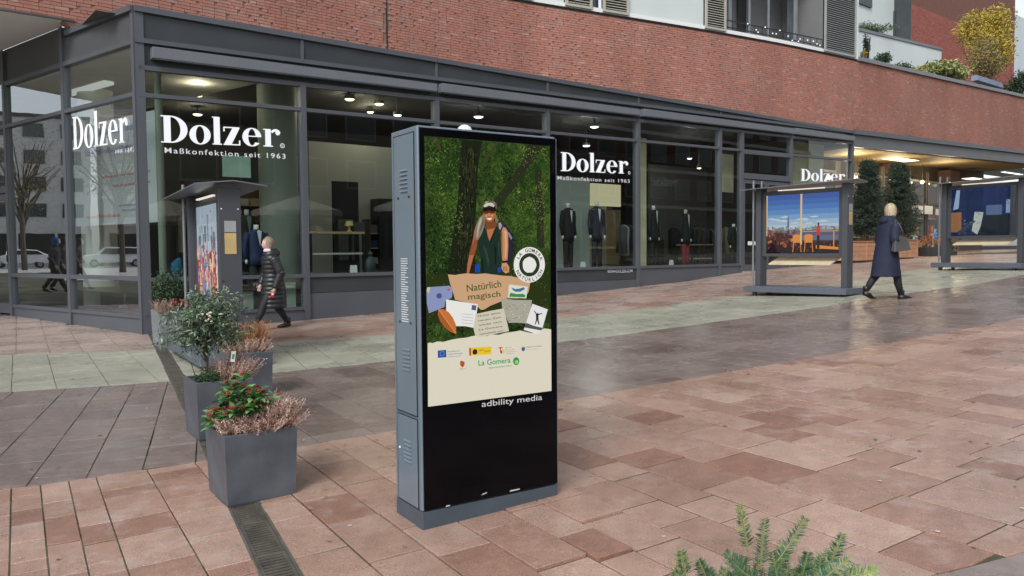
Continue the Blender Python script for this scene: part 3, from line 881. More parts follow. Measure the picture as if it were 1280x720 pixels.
def part_wall(name, px0, px1, ptop, y, z0, mt, thick=.1, ztp=None, pbot=None):
    u0, zt = fp(px0, ptop, y); u1, _ = fp(px1, ptop, y)
    if ztp: zt = ztp
    g = MB(); g.box(u0, u1, y, y + thick, z0, zt); return g.build(name, mt, bld)
part_wall('partition_wall', 386, 500, 176, 4.6, .78, mat('bay_partition_wall', (.36, .36, .33), .7, 0, .05, .8))
part_wall('partition_wall', 500, 640, 176, 4.6, .78, mat('bay_partition_wall', (.36, .36, .33), .7))
part_wall('partition_wall', 640, 737, 216, 1.35, .78, PALE)
part_wall('partition_wall', 737.5, 758, 236, 4.2, .78, mat('beige_panel_wall', (.45, .40, .27), .6))
part_wall('partition_wall', 758, 776, 262, 4.2, .78, mat('oak_door_leaf', (.34, .22, .07), .5, 0, .15, 3))
part_wall('lit_panel', 740, 776, 245, 4.1, 3.0, emit('warm_lit_panel', (.75, .66, .42), .75 * EM), ztp=3.75)
part_wall('partition_wall', 776, 830, 300, 5.2, .78, mat('dark_oak', (.10, .075, .05), .5))
part_wall('partition_wall', 812, 895, 205, 6.5, .78, GWALL)
part_wall('cream_column', 800.5, 808, 172, .9, .78, mat('cream_column_paint', (.72, .66, .42), .6))  # narrow column in one even cream
part_wall('hanging_poster', 903, 917, 192, .8, 3.35, mat('cream_poster', (.66, .58, .38), .6), .02)
part_wall('partition_wall', 989.5, 1030, 176, .9, .78, mat('cream_shop_wall', (.60, .54, .34), .6, 0, .06, .7))
g = part_wall('hanging_screen', 278, 313, 193.5, .7, 3.0, mat('pale_green_screen', (.40, .56, .47), .5), .03)
g.data.transform(Matrix.Identity(4))
# round columns
def column(px, y, r, name='round_column', mt=None):
    u, _ = fp(px, 300, y); g = MB(); g.rings_z([(u, y, .37, r, r), (u, y, 5.15 + .0235 * max(u, 0), r, r)], 20, False); return g.build(name, mt or mat('pale_green_column', (.24, .27, .22), .6, 0, .06, 1), bld, smooth=True)
column(350, 1.9, .42)
column(203, .9, .07)
column(1000, 3.2, .3)
# column seen through the side front
def sidept(px, py, dep):
    """on the plane parallel to the side front, dep metres inside"""
    th2 = TH + math.atan2(SY, SX) - math.pi
    nrm = Vector((math.cos(TH) * SY + math.sin(TH) * SX, math.sin(TH) * SY - math.cos(TH) * SX, 0))
    P0 = Vector(CORNER) + nrm * dep; d = ray(px, py); t = (P0 - CAM).dot(nrm) / d.dot(nrm); return CAM + d * t
q = local(sidept(123, 250, 1.4), CORNER, TH)
g = MB(); g.rings_z([(q.x, q.y, .37, .36, .36), (q.x, q.y, 5.13, .36, .36)], 24, False); g.build('round_column', mat('white_column', (.62, .64, .58), .6, 0, .04, 1), bld, smooth=True)
q = local(sidept(30, 250, 2.4), CORNER, TH)
g = MB(); g.rings_z([(q.x, q.y, .37, .3, .3), (q.x, q.y, 5.13, .3, .3)], 24, False); g.build('round_column', mat('white_column', (.62, .64, .58), .6), bld, smooth=True)
# pale ceiling over the corner, white light box strips
g = MB(TS); g.box(.3, 9, .12, 3.2, 5.13, 5.16); g.build('corner_ceiling', mat('beige_ceiling', (.50, .48, .43), .8), bld)
for a, b, y in ((.25, .8, .35), (3.2, 5.2, 1.0)):
    g = MB(TS); g.box(a, b, y, y + .2, 5.06, 5.125); g.build('ceiling_light_box', emit('white_light_box', (.85, .88, .82), .8 * EM), bld)
# sheet inside the side front, painted like a banner mirrored in the glass
bn = thing('mirrored_banner_sheet', 'tall white sheet inside the corner window, painted like a mirrored banner with blue and red print', 'banner', CORNER, TH)
g = MB(TS); g.box(.75, 4.2, .75, .77, 2.1, 4.2); g.build('cloth', mat('mirrored_banner_white', (.52, .55, .58), .7, 0, .03, 1), bn)
bl = mat('mirrored_blue_print', (.25, .28, .45), .7); rd = mat('mirrored_red_print', (.55, .27, .26), .7)
vr = random.Random(4)
for z, s0, s1, mt, h in ((3.92, 1.2, 3.0, bl, .12), (3.55, 1.5, 3.6, bl, .12), (3.05, 1.0, 2.9, rd, .05), (2.85, 1.0, 2.4, rd, .05), (2.45, 1.1, 2.2, bl, .04), (2.35, 1.1, 2.0, bl, .04), (2.25, 2.2, 3.6, rd, .08), (3.95, 3.1, 3.9, rd, .05)):
    s = s0
    g = MB(TS)
    while s < s1: w = vr.uniform(.05, .13) * (1 if h > .1 else 1.6); g.box(s, s + w * .8, .744, .749, z, z + h * vr.uniform(.6, 1)); s += w
    g.build('print_line', mt, bn)

# --- shop lettering: high-contrast serif letters as flat cut sheets
def ell(cx, cz, rx, rz, a0, a1, n=14): return [(cx + rx * math.cos(R(a0 + (a1 - a0) * i / n)), cz + rz * math.sin(R(a0 + (a1 - a0) * i / n))) for i in range(n + 1)]
def strip_(A, B): return [[A[i], A[i + 1], B[i + 1], B[i]] for i in range(len(A) - 1)]
def rect(a, b, c, d): return [[(a, c), (b, c), (b, d), (a, d)]]
GL = {
 'D': (rect(.09, .30, 0, 1) + rect(0, .09, 0, .045) + rect(0, .09, .955, 1) + strip_(ell(.30, .5, .52, .5, -90, 90, 20), ell(.30, .5, .30, .455, -90, 90, 20)), .84),
 'o': (strip_(ell(.34, .345, .34, .365, 0, 360, 28), ell(.34, .345, .135, .325, 0, 360, 28)), .70),
 'l': (rect(.05, .25, 0, 1.06) + rect(0, .05, 1.02, 1.06) + rect(0, .31, -.001, .04), .33),
 'z': (rect(0, .54, .655, .70) + rect(0, .56, 0, .045) + [[(.02, .045), (.27, .045), (.54, .655), (.30, .655)]] + rect(0, .045, .52, .655) + rect(.515, .56, .045, .19), .60),
 'e': (strip_(ell(.33, .345, .33, .365, 8, 322, 24), ell(.33, .345, .13, .325, 8, 322, 24)) + rect(.195, .655, .36, .40), .69),
 'r': (rect(.07, .27, 0, .70) + rect(0, .07, .66, .70) + rect(0, .34, -.001, .04) + strip_(ell(.44, .50, .19, .21, 150, 20, 8), ell(.44, .46, .13, .15, 150, 20, 8)) + [ell(.52, .56, .085, .095, 0, 342, 10)], .62)}
def word(mb, w, u0, u1, z0, z1, H, y, T=None):
    x = 0; pos = []
    for ch in w: pos.append(x); x += GL[ch][1] + .035
    x -= .035 + .03
    for ch, p in zip(w, pos):
        for poly_ in GL[ch][0]:
            vs = []
            for a, b in poly_:
                t = (p + a) / x; vs.append((u0 + (u1 - u0) * t, y, z0 + (z1 - z0) * t + b * H))
            mb.add(vs, [tuple(range(len(vs)))])
LET = emit('lit_white_letters', (.93, .95, 1.), 1.0 * EM)
LET2 = mat('white_vinyl_letters', (.8, .82, .85), .5)
def sign(p_bl, p_br, ptop, tag_, y=.012, fpf=fp, T=None, mt=None, H=None, small=None):
    a = fpf(*p_bl, y); b = fpf(*p_br, y); c = fpf(*ptop, y)
    g = MB(T); zz = (a[1] + b[1]) / 2
    word(g, 'Dolzer', a[0], b[0], a[1], b[1], H or (c[1] - a[1]), y)
    k = g.build('shop_name_letters', mt or LET, bld)
    r = MB(T); cx, cz = b[0] + .05 * (1 if b[0] > a[0] else -1), b[1] + .03
    for A in strip_(ell(cx, cz, .045, .045, 0, 360, 12), ell(cx, cz, .034, .034, 0, 360, 12)): r.add([(p[0], y, p[1]) for p in A], [(0, 1, 2, 3)])
    put_text(r, 'R', (cx - .014, cz - .018), (cx + .014, cz - .018), .036, y)
    r.build('registered_mark', mt or LET, bld)
    if tag_:
        t = MB(T); p, q, h = tag_; p = fpf(*p, y); q = fpf(*q, y)
        put_text(t, 'Maßkonfektion seit 1963', p, q, h, y, spacing=1.25, thick=.006)
        t.build('tagline_letters', small or LET2, bld)
sign((201.5, 178), (350, 183.8), (203, 144), ((206, 191), (357, 198.5), .10))
sign((701, 213.7), (785, 217.2), (701, 190), ((697, 224.5), (787, 228.6), .10))
sign((1001, 226), (1056, 227.5), (1001, 211), None)
def fps(px, py, y):
    # side front: (s, z)
    q = local(sidept(px, py, y), CORNER, TH); return (q.x * SX + q.y * SY), q.z
_a = fps(91.4, 187, .01); _b = fps(160, 177.5, .01)
g = MB(TS); word(g, 'Dolzer', _a[0], _b[0], _a[1], _b[1], .62, .01); g.build('shop_name_letters', mat('pale_vinyl_letters', (.85, .87, .9), .5), bld)
g = MB(TS); p, q = fps(144, 188, .01), fps(168, 183, .01); put_text(g, 'seit 1963', p, q, .085, .01, 1.2); g.build('tagline_letters', LET2, bld)
p0, p1 = fp(864, 233, .5), fp(0, 0, .5)
# faint mirrored sign further in
g = MB(); a, b = fp(816, 232.5, 1.4), fp(848, 232.5, 1.4); put_text(g, 'ACADEMY', (a[0], a[1]), (b[0], b[1]), .20, 1.4); g.build('interior_lettering', mat('dim_letters', (.3, .3, .28), .6), bld)

# --- ceiling lamps of the shop
def lamp(px, py, y, warm=True, power=0., rr=.1, lab=''):
    d = ray(px, py)
    n = nF
    P0 = Vector(CORNER) - nF * y; t = (P0 - CAM).dot(nF) / d.dot(nF); X = CAM + d * t
    t_ = thing('ceiling_spotlight', lab, 'ceiling lamp', X, TH, 'spotlights in the shop ceiling')
    g = MB(); g.rings_z([(0, 0, 0, rr, rr), (0, 0, .09, rr, rr), (0, 0, .11, .02, .02), (0, 0, .5, .02, .02)], 12, False); g.build('housing', mat('lamp_housing', (.1, .1, .1), .4), t_)
    e = MB(); e.rings_z([(0, 0, -.002, rr * .9, rr * .9), (0, 0, -.03, rr * .6, rr * .6)], 12, True)
    e.build('bulb', emit('warm_bulb', (1., .80, .42), 3.5) if warm else emit('cool_bulb', (.95, .97, 1.), 3.5), t_)
    if power:
        L = bpy.data.lights.new('bulb_light', 'POINT'); L.energy = power; L.shadow_soft_size = .15; L.color = (1, .86, .62) if warm else (1, .96, .9)
        o = bpy.data.objects.new('bulb_light', L); COL.objects.link(o); o.parent = t_; o.location = (0, 0, -.12)
LMP = [(247, 102.5, 2.5, True, 18, .13, 'topmost warm lamp above the large shop name at the corner'), (247, 119, 4.5, True, 0, .13, 'middle warm lamp above the large shop name at the corner'), (247, 143, 6.2, True, 25, .13, 'lowest warm lamp beside the large D of the shop name'),
 (437, 124, 2.6, True, 22, .13, 'long warm lamp left in the second window from the corner'), (474, 130, 2.8, True, 0, .13, 'warm oval lamp right of the long one in the second window'), (463, 140, 4., True, 20, .1, 'small warm lamp under the two warm lamps of the second window'),
 (497, 144, 2.5, False, 0, .11, 'white lamp over the top left corner of the advertising pillar'), (598, 146, 2.2, False, 25, .14, 'white lamp above the white dome of the advertising pillar'), (743, 158.5, 2., False, 26, .14, 'upper white lamp above the second shop name'), (733, 182, 3.5, False, 25, .13, 'lower white lamp touching the second shop name'),
 (862, 198, 4.0, False, 20, .1, 'small cool lamp above the mannequin with red trousers'), (874, 210, 3.5, True, 0, .09, 'small yellow lamp left of the cream hanging poster')]
for a in LMP: lamp(*a)

# --- mannequins and furniture
SUITC = {'black': mat('black_suit_cloth', (.012, .012, .014), .8), 'navy': mat('navy_suit_cloth', (.014, .028, .085), .7), 'brown': mat('dark_brown_coat', (.045, .038, .026), .8), 'red': mat('red_trousers', (.22, .02, .02), .7)}
SKINW = mat('white_mannequin_torso', (.70, .68, .62), .4)
def mannequin(X, rz, jacket, trousers, shirt, tie, label, H=1.62, bow=True):
    t = thing('mannequin', label, 'mannequin', X, rz)
    s = H / 1.62
    def P(l): return [(a, b, c * s, d, e) for a, b, c, d, e in l]
    g = MB(); g.rings_z(P([(0, 0, .70, .19, .13), (0, 0, .85, .185, .13), (0, 0, 1.02, .165, .12), (0, 0, 1.2, .195, .125), (0, 0, 1.36, .215, .12), (0, 0, 1.44, .20, .10), (0, 0, 1.49, .10, .075), (0, 0, 1.51, .07, .065)]), 16)
    for sx in (-1, 1):
        g.tube([(sx * .19, 0, 1.42 * s), (sx * .235, .0, 1.30 * s), (sx * .26, .02, 1.08 * s), (sx * .255, -.03, .84 * s)], [.07, .062, .055, .045], 10)
    g.build('jacket', jacket, t, smooth=True)
    for sx in (-1, 1):
        g = MB(); g.tube([(sx * .09, 0, .86 * s), (sx * .095, 0, .48 * s), (sx * .10, 0, .06 * s)], [.095, .075, .06], 10); g.build('trouser_leg', trousers, t, smooth=True)
        g = MB(); g.ball((sx * .255, -.035, .79 * s), .032, .03, .055, 8); g.build('hand', SKINW, t, smooth=True)
        g = MB(); g.rings_z([(sx * .1, -.04, .0, .045, .11), (sx * .1, -.03, .04, .04, .09), (sx * .1, 0, .075, .035, .04)], 10); g.build('shoe', BLACK, t, smooth=True)
    g = MB(); g.add([(-.055, -.115, 1.47 * s), (0, -.137, 1.12 * s), (.055, -.115, 1.47 * s), (.0, -.10, 1.50 * s)], [(0, 1, 2, 3)]); g.add([(-.055, -.115, 1.47 * s), (0, -.132, 1.12 * s), (0, -.139, 1.12 * s)], [(0, 1, 2)])
    g.build('shirt_front', shirt, t)
    for sx in (-1, 1):
        g = MB(); g.add([(sx * .055, -.118, 1.475 * s), (sx * .105, -.122, 1.36 * s), (0, -.142, 1.10 * s), (sx * .03, -.130, 1.3 * s)], [(0, 1, 2, 3)]); g.build('lapel', jacket, t)
    g = MB(); g.rings_z(P([(0, 0, 1.50, .058, .058), (0, 0, 1.56, .052, .052), (0, 0, 1.62, .05, .05)]), 12); g.build('neck', SKINW, t, smooth=True)
    if tie is not None:
        g = MB()
        if bow: g.hexa([(-.05, -.13, 1.45 * s), (.05, -.13, 1.45 * s), (.05, -.11, 1.45 * s), (-.05, -.11, 1.45 * s), (-.05, -.13, 1.485 * s), (.05, -.13, 1.485 * s), (.05, -.11, 1.485 * s), (-.05, -.11, 1.485 * s)])
        else: g.add([(-.018, -.135, 1.46 * s), (.018, -.135, 1.46 * s), (.022, -.15, 1.16 * s), (-.022, -.15, 1.16 * s)], [(0, 1, 2, 3)])
        g.build('bow_tie' if bow else 'tie', tie, t)
    return t
WS = mat('white_shirt_cloth', (.72, .72, .72), .7)
def man_at(px, ptop, pbot, y, *a, rot=0., H=None, **k):
    u, zt = fp(px, ptop, y); _, zb = fp(px, pbot, y)
    mannequin(W(u, y, zb), TH + rot, *a, H=H or (zt - zb), **k)
man_at(710, 254, 337, .8, SUITC['black'], SUITC['black'], WS, SUITC['black'], 'mannequin in a black dinner suit against the pale green wall', rot=.1)
man_at(746, 252, 338, .9, SUITC['black'], SUITC['black'], WS, SUITC['black'], 'mannequin in a black dinner suit left of the oak door', rot=-.1)
man_at(817, 257, 338, 1.0, SUITC['black'], SUITC['black'], WS, None, 'mannequin in an open black jacket beside the cream column', rot=.2)
man_at(857, 262, 337, 1.4, SUITC['black'], SUITC['red'], WS, None, 'mannequin in a black jacket with red trousers', rot=.1)
man_at(320, 281, 370, .85, SUITC['navy'], SUITC['black'], WS, None, 'mannequin in a navy suit behind the walking woman', rot=.2)
man_at(308, 262, 368, 2.2, SUITC['brown'], SUITC['black'], mat('grey_shirt', (.25, .25, .25), .7), None, 'mannequin in a dark brown coat behind the navy one', rot=.1)
man_at(917, 280, 335, .6, SUITC['black'], SUITC['black'], WS, None, 'small dark mannequin in the narrow pane beside the shop door', rot=.1)
WOOD = mat('light_wood', (.42, .31, .17), .5, 0, .15, 5)
def table(px0, px1, ptop, pbot, y, dep, label, shelf=True, items=()):
    u0, zt = fp(px0, ptop, y); u1, _ = fp(px1, ptop, y); _, zb = fp(px0, pbot, y)
    zb = max(zb, .78); w = u1 - u0; h = zt - zb
    t = thing('display_table', label, 'table', W(u0, y, zb), TH)
    g = MB(); g.box(0, w, 0, dep, h - .05, h); g.build('table_top', WOOD, t)
    for x in (0, w - .05):
        for yy in (0, dep - .05):
            g = MB(); g.box(x, x + .05, yy, yy + .05, 0, h - .052); g.build('leg', BLACK, t)
    if shelf: g = MB(); g.box(.055, w - .055, .02, dep - .02, h * .42, h * .42 + .04); g.build('shelf', mat('white_shelf', (.5, .5, .48), .5), t)
    return (u0, u1, zt, zb)
tr_ = table(387, 456, 289, 340, 1.2, .7, 'wooden display table with black legs in the second window')
table(865, 892, 305, 338, 2.4, .7, 'pale table standing behind the mannequin with red trousers')
table(318, 331, 300, 330, 3.5, .6, 'small table glimpsed beside the navy mannequin', False)
# mirror stand, dark cabinet, figures
u0, z1 = fp(416, 226, 3.0); u1, z0 = fp(449, 302, 3.0)
t = thing('standing_mirror', 'tall dark framed mirror behind the display table', 'mirror', W(u0, 3.0, .79), TH)
g = MB(); w = u1 - u0
g.box(0, w, 0, .08, .0, z1 - .79); g.build('frame', BLACK, t)
g = MB(); g.box(.12, w - .15, -.012, -.002, .5, (z1 - .79) * .62); g.build('mirror_pane', mat('dim_mirror', (.25, .24, .2), .15, .8), t)
u0, z1 = fp(474, 248, 4.0); u1, _ = fp(490, 248, 4.0)
g = MB(); g.box(0, u1 - u0 + 1., 0, .5, 0, z1 - .79); t = tag(g.build('wardrobe', BLACK), 'tall black wardrobe partly hidden by the advertising pillar', 'wardrobe'); t.location = W(u0, 4.0, .79); t.rotation_euler = (0, 0, TH)
u0, z1 = fp(458, 318, .9)
t = thing('small_figure', 'small dark figure standing on the window ledge beside the pillar', 'figure', W(u0 + .1, .9, 1.02), TH)
g = MB(); g.rings_z([(0, 0, 0, .12, .09), (0, 0, .25, .13, .1), (0, 0, .38, .06, .05)], 10); g.build('body', mat('dark_figure', (.04, .06, .06), .6), t, smooth=True)
g = MB(); g.ball((0, 0, .44), .06, n=8); g.build('head', mat('dark_figure', (.04, .06, .06), .6), t, smooth=True)
# objects on the table: lamp, boxes
for k, (px, pt, wpx, col, nm, lb) in enumerate([(433, 276, 12, (.55, .42, .14), 'glass_lamp', 'yellow glass lamp on the display table'), (443, 279, 13, (.05, .05, .05), 'dark_box', 'black box on the display table beside the lamp'), (395, 284, 8, (.3, .25, .2), 'folded_cloth', 'folded cloth at the left end of the display table')]):
    ua, za = fp(px, pt, 1.4); ub_, _ = fp(px + wpx, pt, 1.4)
    g = MB(); hh = max(.1, za - tr_[2]); w = ub_ - ua
    if k == 0: g.rings_z([(w / 2, .1, 0, w * .3, w * .3), (w / 2, .1, hh * .2, w * .1, w * .1), (w / 2, .1, hh * .5, w * .1, w * .1), (w / 2, .1, hh * .55, w * .45, w * .45), (w / 2, .1, hh, w * .3, w * .3)], 12)
    else: g.box(0, w, 0, .25, 0, hh); g.box(.01, w - .01, .01, .24, hh + .001, hh + .02)
    o = tag(g.build(nm, mat(nm + '_material', col, .4)), lb, nm.split('_')[-1]); o.location = W(ua, 1.4, tr_[2] + .002); o.rotation_euler = (0, 0, TH)
# blue bundle, display case with turquoise bottles, white advert boards in the lowest panes
u0, z0 = fp(212, 345, .9); u1, z1 = fp(229, 322, .9)
g = MB(); r = (u1 - u0) / 2; h = z1 - z0
g.rings_z([(0, 0, 0, r * .9, r * .7), (0, 0, h * .35, r, r * .8), (0, 0, h * .7, r * .8, r * .6), (.05, 0, h * .95, r * .35, r * .3), (.05, 0, h, r * .1, r * .1)], 14)
o = tag(g.build('blue_bundle', mat('blue_cloth', (.02, .12, .22), .7, 0, .3, 9), smooth=True), 'blue draped bundle in the corner window left of the lit poster', 'cloth'); o.location = W(u0 + r, .9, z0)
g = MB(); g.rings_z([(0, 0, .79, .35, .35), (0, 0, z0 - .005, .35, .35)], 16); o = tag(g.build('round_stand', BLACK), 'low round stand carrying the blue bundle', 'stand'); o.location = W(u0 + r, .9, 0)
for px0, px1, pt, pb, lb in ((356, 370, 353, 385, 'pale green advert panel low in the corner window right of the woman'), (298, 317, 365, 386, 'pale green advert panel low in the corner window left of the woman')):
    u0, z1 = fp(px0, pt, .3); u1, z0 = fp(px1, pb, .3)
    t = thing('advert_panel', lb, 'panel', W(u0, .3, max(z0, .375)), TH)
    g = MB(); g.box(0, u1 - u0, 0, .02, 0, z1 - max(z0, .375)); g.build('board', mat('pale_green_board', (.38, .46, .40), .5), t)
    g = MB(); g.box(.03, u1 - u0 - .03, -.004, 0, (z1 - z0) * .8, (z1 - z0) * .86); g.build('print_line', WHITEP, t)
t = MB(); a = fp(316, 358, .2); b = fp(327, 357.5, .2); put_text(t, 'www', (a[0], 0), (b[0], 0), .12, 0); o = tag(t.build('web_lettering', WHITEP), 'small white web lettering low in the corner window', 'lettering'); o.location = W(0, .2, a[1]); o.rotation_euler = (0, 0, TH)
u0, z1 = fp(292, 318, .9); u1, z0 = fp(311, 345, .9)
t = thing('glass_shelf', 'dark shelf with turquoise bottles beside the lit poster', 'shelf', W(u0, .9, z0 - .2), TH)
for zz in (0, .25, .5):
    g = MB(); g.box(0, u1 - u0, 0, .3, zz, zz + .02); g.build('shelf_board', mat('turquoise_glass', (.05, .16, .17), .2), t)
for i in range(4):
    g = MB(); x = .06 + i * .1; g.rings_z([(x, .1, .525, .025, .025), (x, .1, .65, .025, .025), (x, .1, .70, .01, .01)], 8); g.build('bottle', mat('turquoise_bottle', (.06, .32, .34), .2), t, smooth=True)
for x in (0, u1 - u0 - .03):
    g = MB(); g.box(x, x + .03, .26, .3, -.4, .8); g.build('upright', BLACK, t)
# small round table seen in the side window
q = sidept(157, 377, 1.2)
t = thing('bistro_table', 'small white round table inside the corner window', 'table', (q.x, q.y, .38), 0)
g = MB(); g.rings_z([(0, 0, .34, .30, .30), (0, 0, .37, .30, .30)], 24); g.build('table_top', WHITEP, t)
g = MB(); g.rings_z([(0, 0, 0, .14, .14), (0, 0, .03, .12, .12), (0, 0, .04, .03, .03), (0, 0, .34, .03, .03)], 12); g.build('pedestal', WHITEP, t, smooth=True)

# ------------------------------------------------------------------ foliage helpers
LEAFS = {
 'fir': [mat('fir_needles', (.018, .040, .024), .6), mat('fir_needles_light', (.040, .078, .046), .6), mat('fir_needles_dark', (.010, .022, .014), .6)],
 'dark': [mat('dark_leaf', (.030, .065, .028), .5), mat('mid_leaf', (.060, .115, .045), .5), mat('deep_leaf', (.016, .038, .020), .5)],
 'olive': [mat('olive_leaf', (.105, .165, .095), .5), mat('silver_leaf', (.24, .31, .22), .45), mat('olive_leaf_dark', (.045, .08, .045), .5)],
 'yellow': [mat('yellow_leaf', (.50, .36, .04), .6), mat('ochre_leaf', (.34, .22, .05), .6), mat('yellow_green_leaf', (.30, .32, .06), .6)],
 'ochre': [mat('ochre_leaf', (.34, .22, .05), .6), mat('dry_twig_leaf', (.25, .17, .10), .7), mat('olive_leaf', (.07, .11, .06), .5)],
 'grass': [mat('pale_grass', (.30, .32, .12), .6), mat('yellow_grass', (.42, .38, .14), .6), mat('green_grass', (.16, .22, .07), .6)],
 'heather': [mat('dry_heather', (.46, .30, .245), .8), mat('pale_heather', (.58, .44, .36), .8), mat('brown_heather', (.21, .12, .09), .8)],
 'rust': [mat('rust_heather', (.34, .15, .06), .8), mat('rust_heather_dark', (.18, .08, .04), .8), mat('rust_heather_light', (.45, .24, .12), .8)],
}
def leafmesh(centers, size, mats, seed=1, aspect=2.2, droop=.2, wts=(4, 2, 2), fold=.15):
    r = random.Random(seed); g = MB(); g.mats = list(mats)
    for c in centers:
        L = size * r.uniform(.6, 1.3); w = L / aspect
        d = Vector((r.gauss(0, 1), r.gauss(0, 1), r.gauss(0, .7) - droop)).normalized()
        s = d.cross(Vector((r.gauss(0, 1), r.gauss(0, 1), r.gauss(0, 1)))).normalized() * w / 2
        n = d.cross(s).normalized() * L * fold
        c = Vector(c)
        g.cur = r.choices(range(len(mats)), wts[:len(mats)])[0]
        g.add([c, c + d * L * .45 + s + n, c + d * L, c + d * L * .45 - s + n], [(0, 1, 2), (0, 2, 3)])
    return g
def blob(r, c, rad, n, shell=.55):
    out = []
    for _ in range(n):
        d = Vector((r.gauss(0, 1), r.gauss(0, 1), r.gauss(0, 1))).normalized() * (r.uniform(shell, 1) if r.random() < .8 else r.random())
        out.append(Vector(c) + Vector((d.x * rad[0], d.y * rad[1], d.z * rad[2])))
    return out
BARK = mat('bark', (.07, .055, .04), .9, 0, .3, 14, .5)
TWIG = mat('green_twig', (.10, .12, .05), .7)

# ------------------------------------------------------------------ restaurant front beyond the shop
rest = thing('restaurant_front', 'restaurant front with lit ceiling and warm glazing right of the clothes shop', 'shop front', W(24.4, 0, 0), TH)
def rl(u): return u - 24.4
BRZ = mat('bronze_frame', (.07, .055, .045), .5)
g = MB(); g.slab(.02, 20, 5.2, 5.7, 5.3, 5.8, .12, 3.2); g.build('porch_ceiling', mat('ochre_ceiling', (.36, .27, .13), .7, 0, .2, 1.5), rest)
g = MB(); g.box(.02, 20, 3.0, 3.15, .7, 6.2); g.build('rear_wall', mat('brown_rear_wall', (.10, .08, .065), .7, 0, .2, .6), rest)
for a, b in ((3.0, 3.6), (8.4, 9.3), (14.2, 15.4)):
    g = MB(); g.box(a, b, 2.4, 2.99, .7, 5.4); p = g.build('brick_pier', mat('pier_brick', (.20, .115, .09), .8, 0, .2, 6), rest)
for k, (a, b) in enumerate(((.2, 1.5), (1.7, 2.9), (3.7, 5.2), (5.3, 6.8), (6.9, 8.3), (9.4, 11.2), (11.3, 14.1))):
    f = MB(); z0 = .95 + .02 * k; z1 = 4.6
    for x in (a, b - .08): f.box(x, x + .08, 2.2, 2.3, z0, z1 + .5)
    for z in (z0, 3.5, z1): f.box(a + .08, b - .08, 2.2, 2.3, z, z + .1)
    w_ = f.build('window', BRZ, rest)
    p = MB(); p.quad((a + .08, 2.25, z0 + .1), (b - .08, 2.25, z0 + .1), (b - .08, 2.25, z1), (a + .08, 2.25, z1)); p.build('pane', GLASS_C, w_)
def ceil_light(px0, px1, py, y, wdt, label, col='warm', group='strip lights in the restaurant ceiling'):
    u0, z = fp(px0, py, y); u1, _ = fp(px1, py, y)
    t = thing('strip_light', label, 'light', W(u0, y, z if y < .3 else min(z, 5.28 + .02 * (u0 - 24.4))), TH, group)
    g = MB(); g.box(0, u1 - u0, 0, wdt, 0, .05); g.build('housing', mat('lamp_housing', (.1, .1, .1), .4), t)
    g = MB(); g.box(.02, u1 - u0 - .02, .02, wdt - .02, -.012, -.001); g.build('tube', emit('warm_strip', (1., .86, .52), 2.2) if col == 'warm' else emit('cool_strip', (.9, .95, 1.), 1.6), t)
    return t
ceil_light(1065, 1073, 187, 1.0, .5, 'short warm light at the left end of the restaurant ceiling')
ceil_light(1076, 1099, 190, 1.1, .7, 'long bright warm light left over the first fir tree')
ceil_light(1099, 1106, 194, 1.6, .5, 'small warm light between the two long ceiling lights')
ceil_light(1113, 1124, 192.5, 1.0, .5, 'small warm light above the second fir tree')
ceil_light(1122, 1150, 196.5, 1.1, .7, 'longest warm ceiling light right above the fir trees')
ceil_light(1217, 1233, 222, 2.0, .6, 'single warm light right beside the far display case roof')
ceil_light(1068, 1105, 179, .12, .18, 'thin white light line under the fascia over the restaurant', 'cool')
ceil_light(1115, 1136, 182, .12, .12, 'short white light line under the fascia over the restaurant', 'cool')
ceil_light(1256, 1280, 214.5, .2, .2, 'white light line at the right edge of the photograph', 'cool')
for X, e in ((2.5, 90), (6.0, 70), (11.0, 60)):  # fill lights added to brighten the restaurant, without fittings of their own
    L = bpy.data.lights.new('restaurant_fill_light', 'POINT'); L.energy = e; L.color = (1, .83, .55); L.shadow_soft_size = .4
    o = bpy.data.objects.new('restaurant_fill_light', L); COL.objects.link(o); o.parent = rest; o.location = (X, 1.3, 4.7)
# goods behind the restaurant glazing, globe lamps added to brighten it
sr_ = random.Random(14)
ORD = 'first second third fourth fifth sixth seventh eighth ninth tenth eleventh twelfth'.split()
gcol = [mat('goods_' + n_, c, .6) for n_, c in (('amber', (.55, .30, .08)), ('cream', (.6, .52, .36)), ('red', (.4, .05, .03)), ('green', (.08, .2, .07)), ('dark', (.05, .04, .035)), ('blue', (.06, .12, .3)))]
for k in range(12):
    X = .5 + k * 1.05; zb_ = .95 + .02 * X
    t_ = thing('display_shelf', ORD[k] + ' display shelf from the shop corner behind the restaurant glazing', 'shelf', W(24.4 + X, 2.5, zb_), TH, 'display shelves behind the restaurant glazing')
    for zz in (.1, .9, 1.7):
        g = MB(); g.box(0, .9, 0, .35, zz, zz + .04); sb_ = g.build('shelf_board', WOOD, t_)
        x = .03
        while x < .75: w_ = sr_.uniform(.08, .2); g = MB(); g.box(x, x + w_, .05, .28, zz + .041, zz + .041 + sr_.uniform(.15, .6)); g.build('goods', sr_.choice(gcol), sb_); x += w_ + .04
    for x in (0, .88): g = MB(); g.box(x, x + .03, .3, .35, 0, 2.4); g.build('upright', BLACK, t_)
for k in range(9):
    X = 1.0 + k * 1.5
    t_ = thing('added_globe_lamp', ORD[k] + ' added warm globe from the left, brightening the restaurant', 'lamp', W(24.4 + X, 1.9 + .4 * (k % 2), 4.35 + .02 * X), TH, 'globes added to brighten the restaurant')
    g = MB(); g.ball((0, 0, 0), .09, n=10); g.build('globe', emit('warm_globe', (1., .8, .45), 2.2), t_, smooth=True); g = MB(); g.tube([(0, 0, .09), (0, 0, .85)], .008, 5); g.build('cord', BLACK, t_)
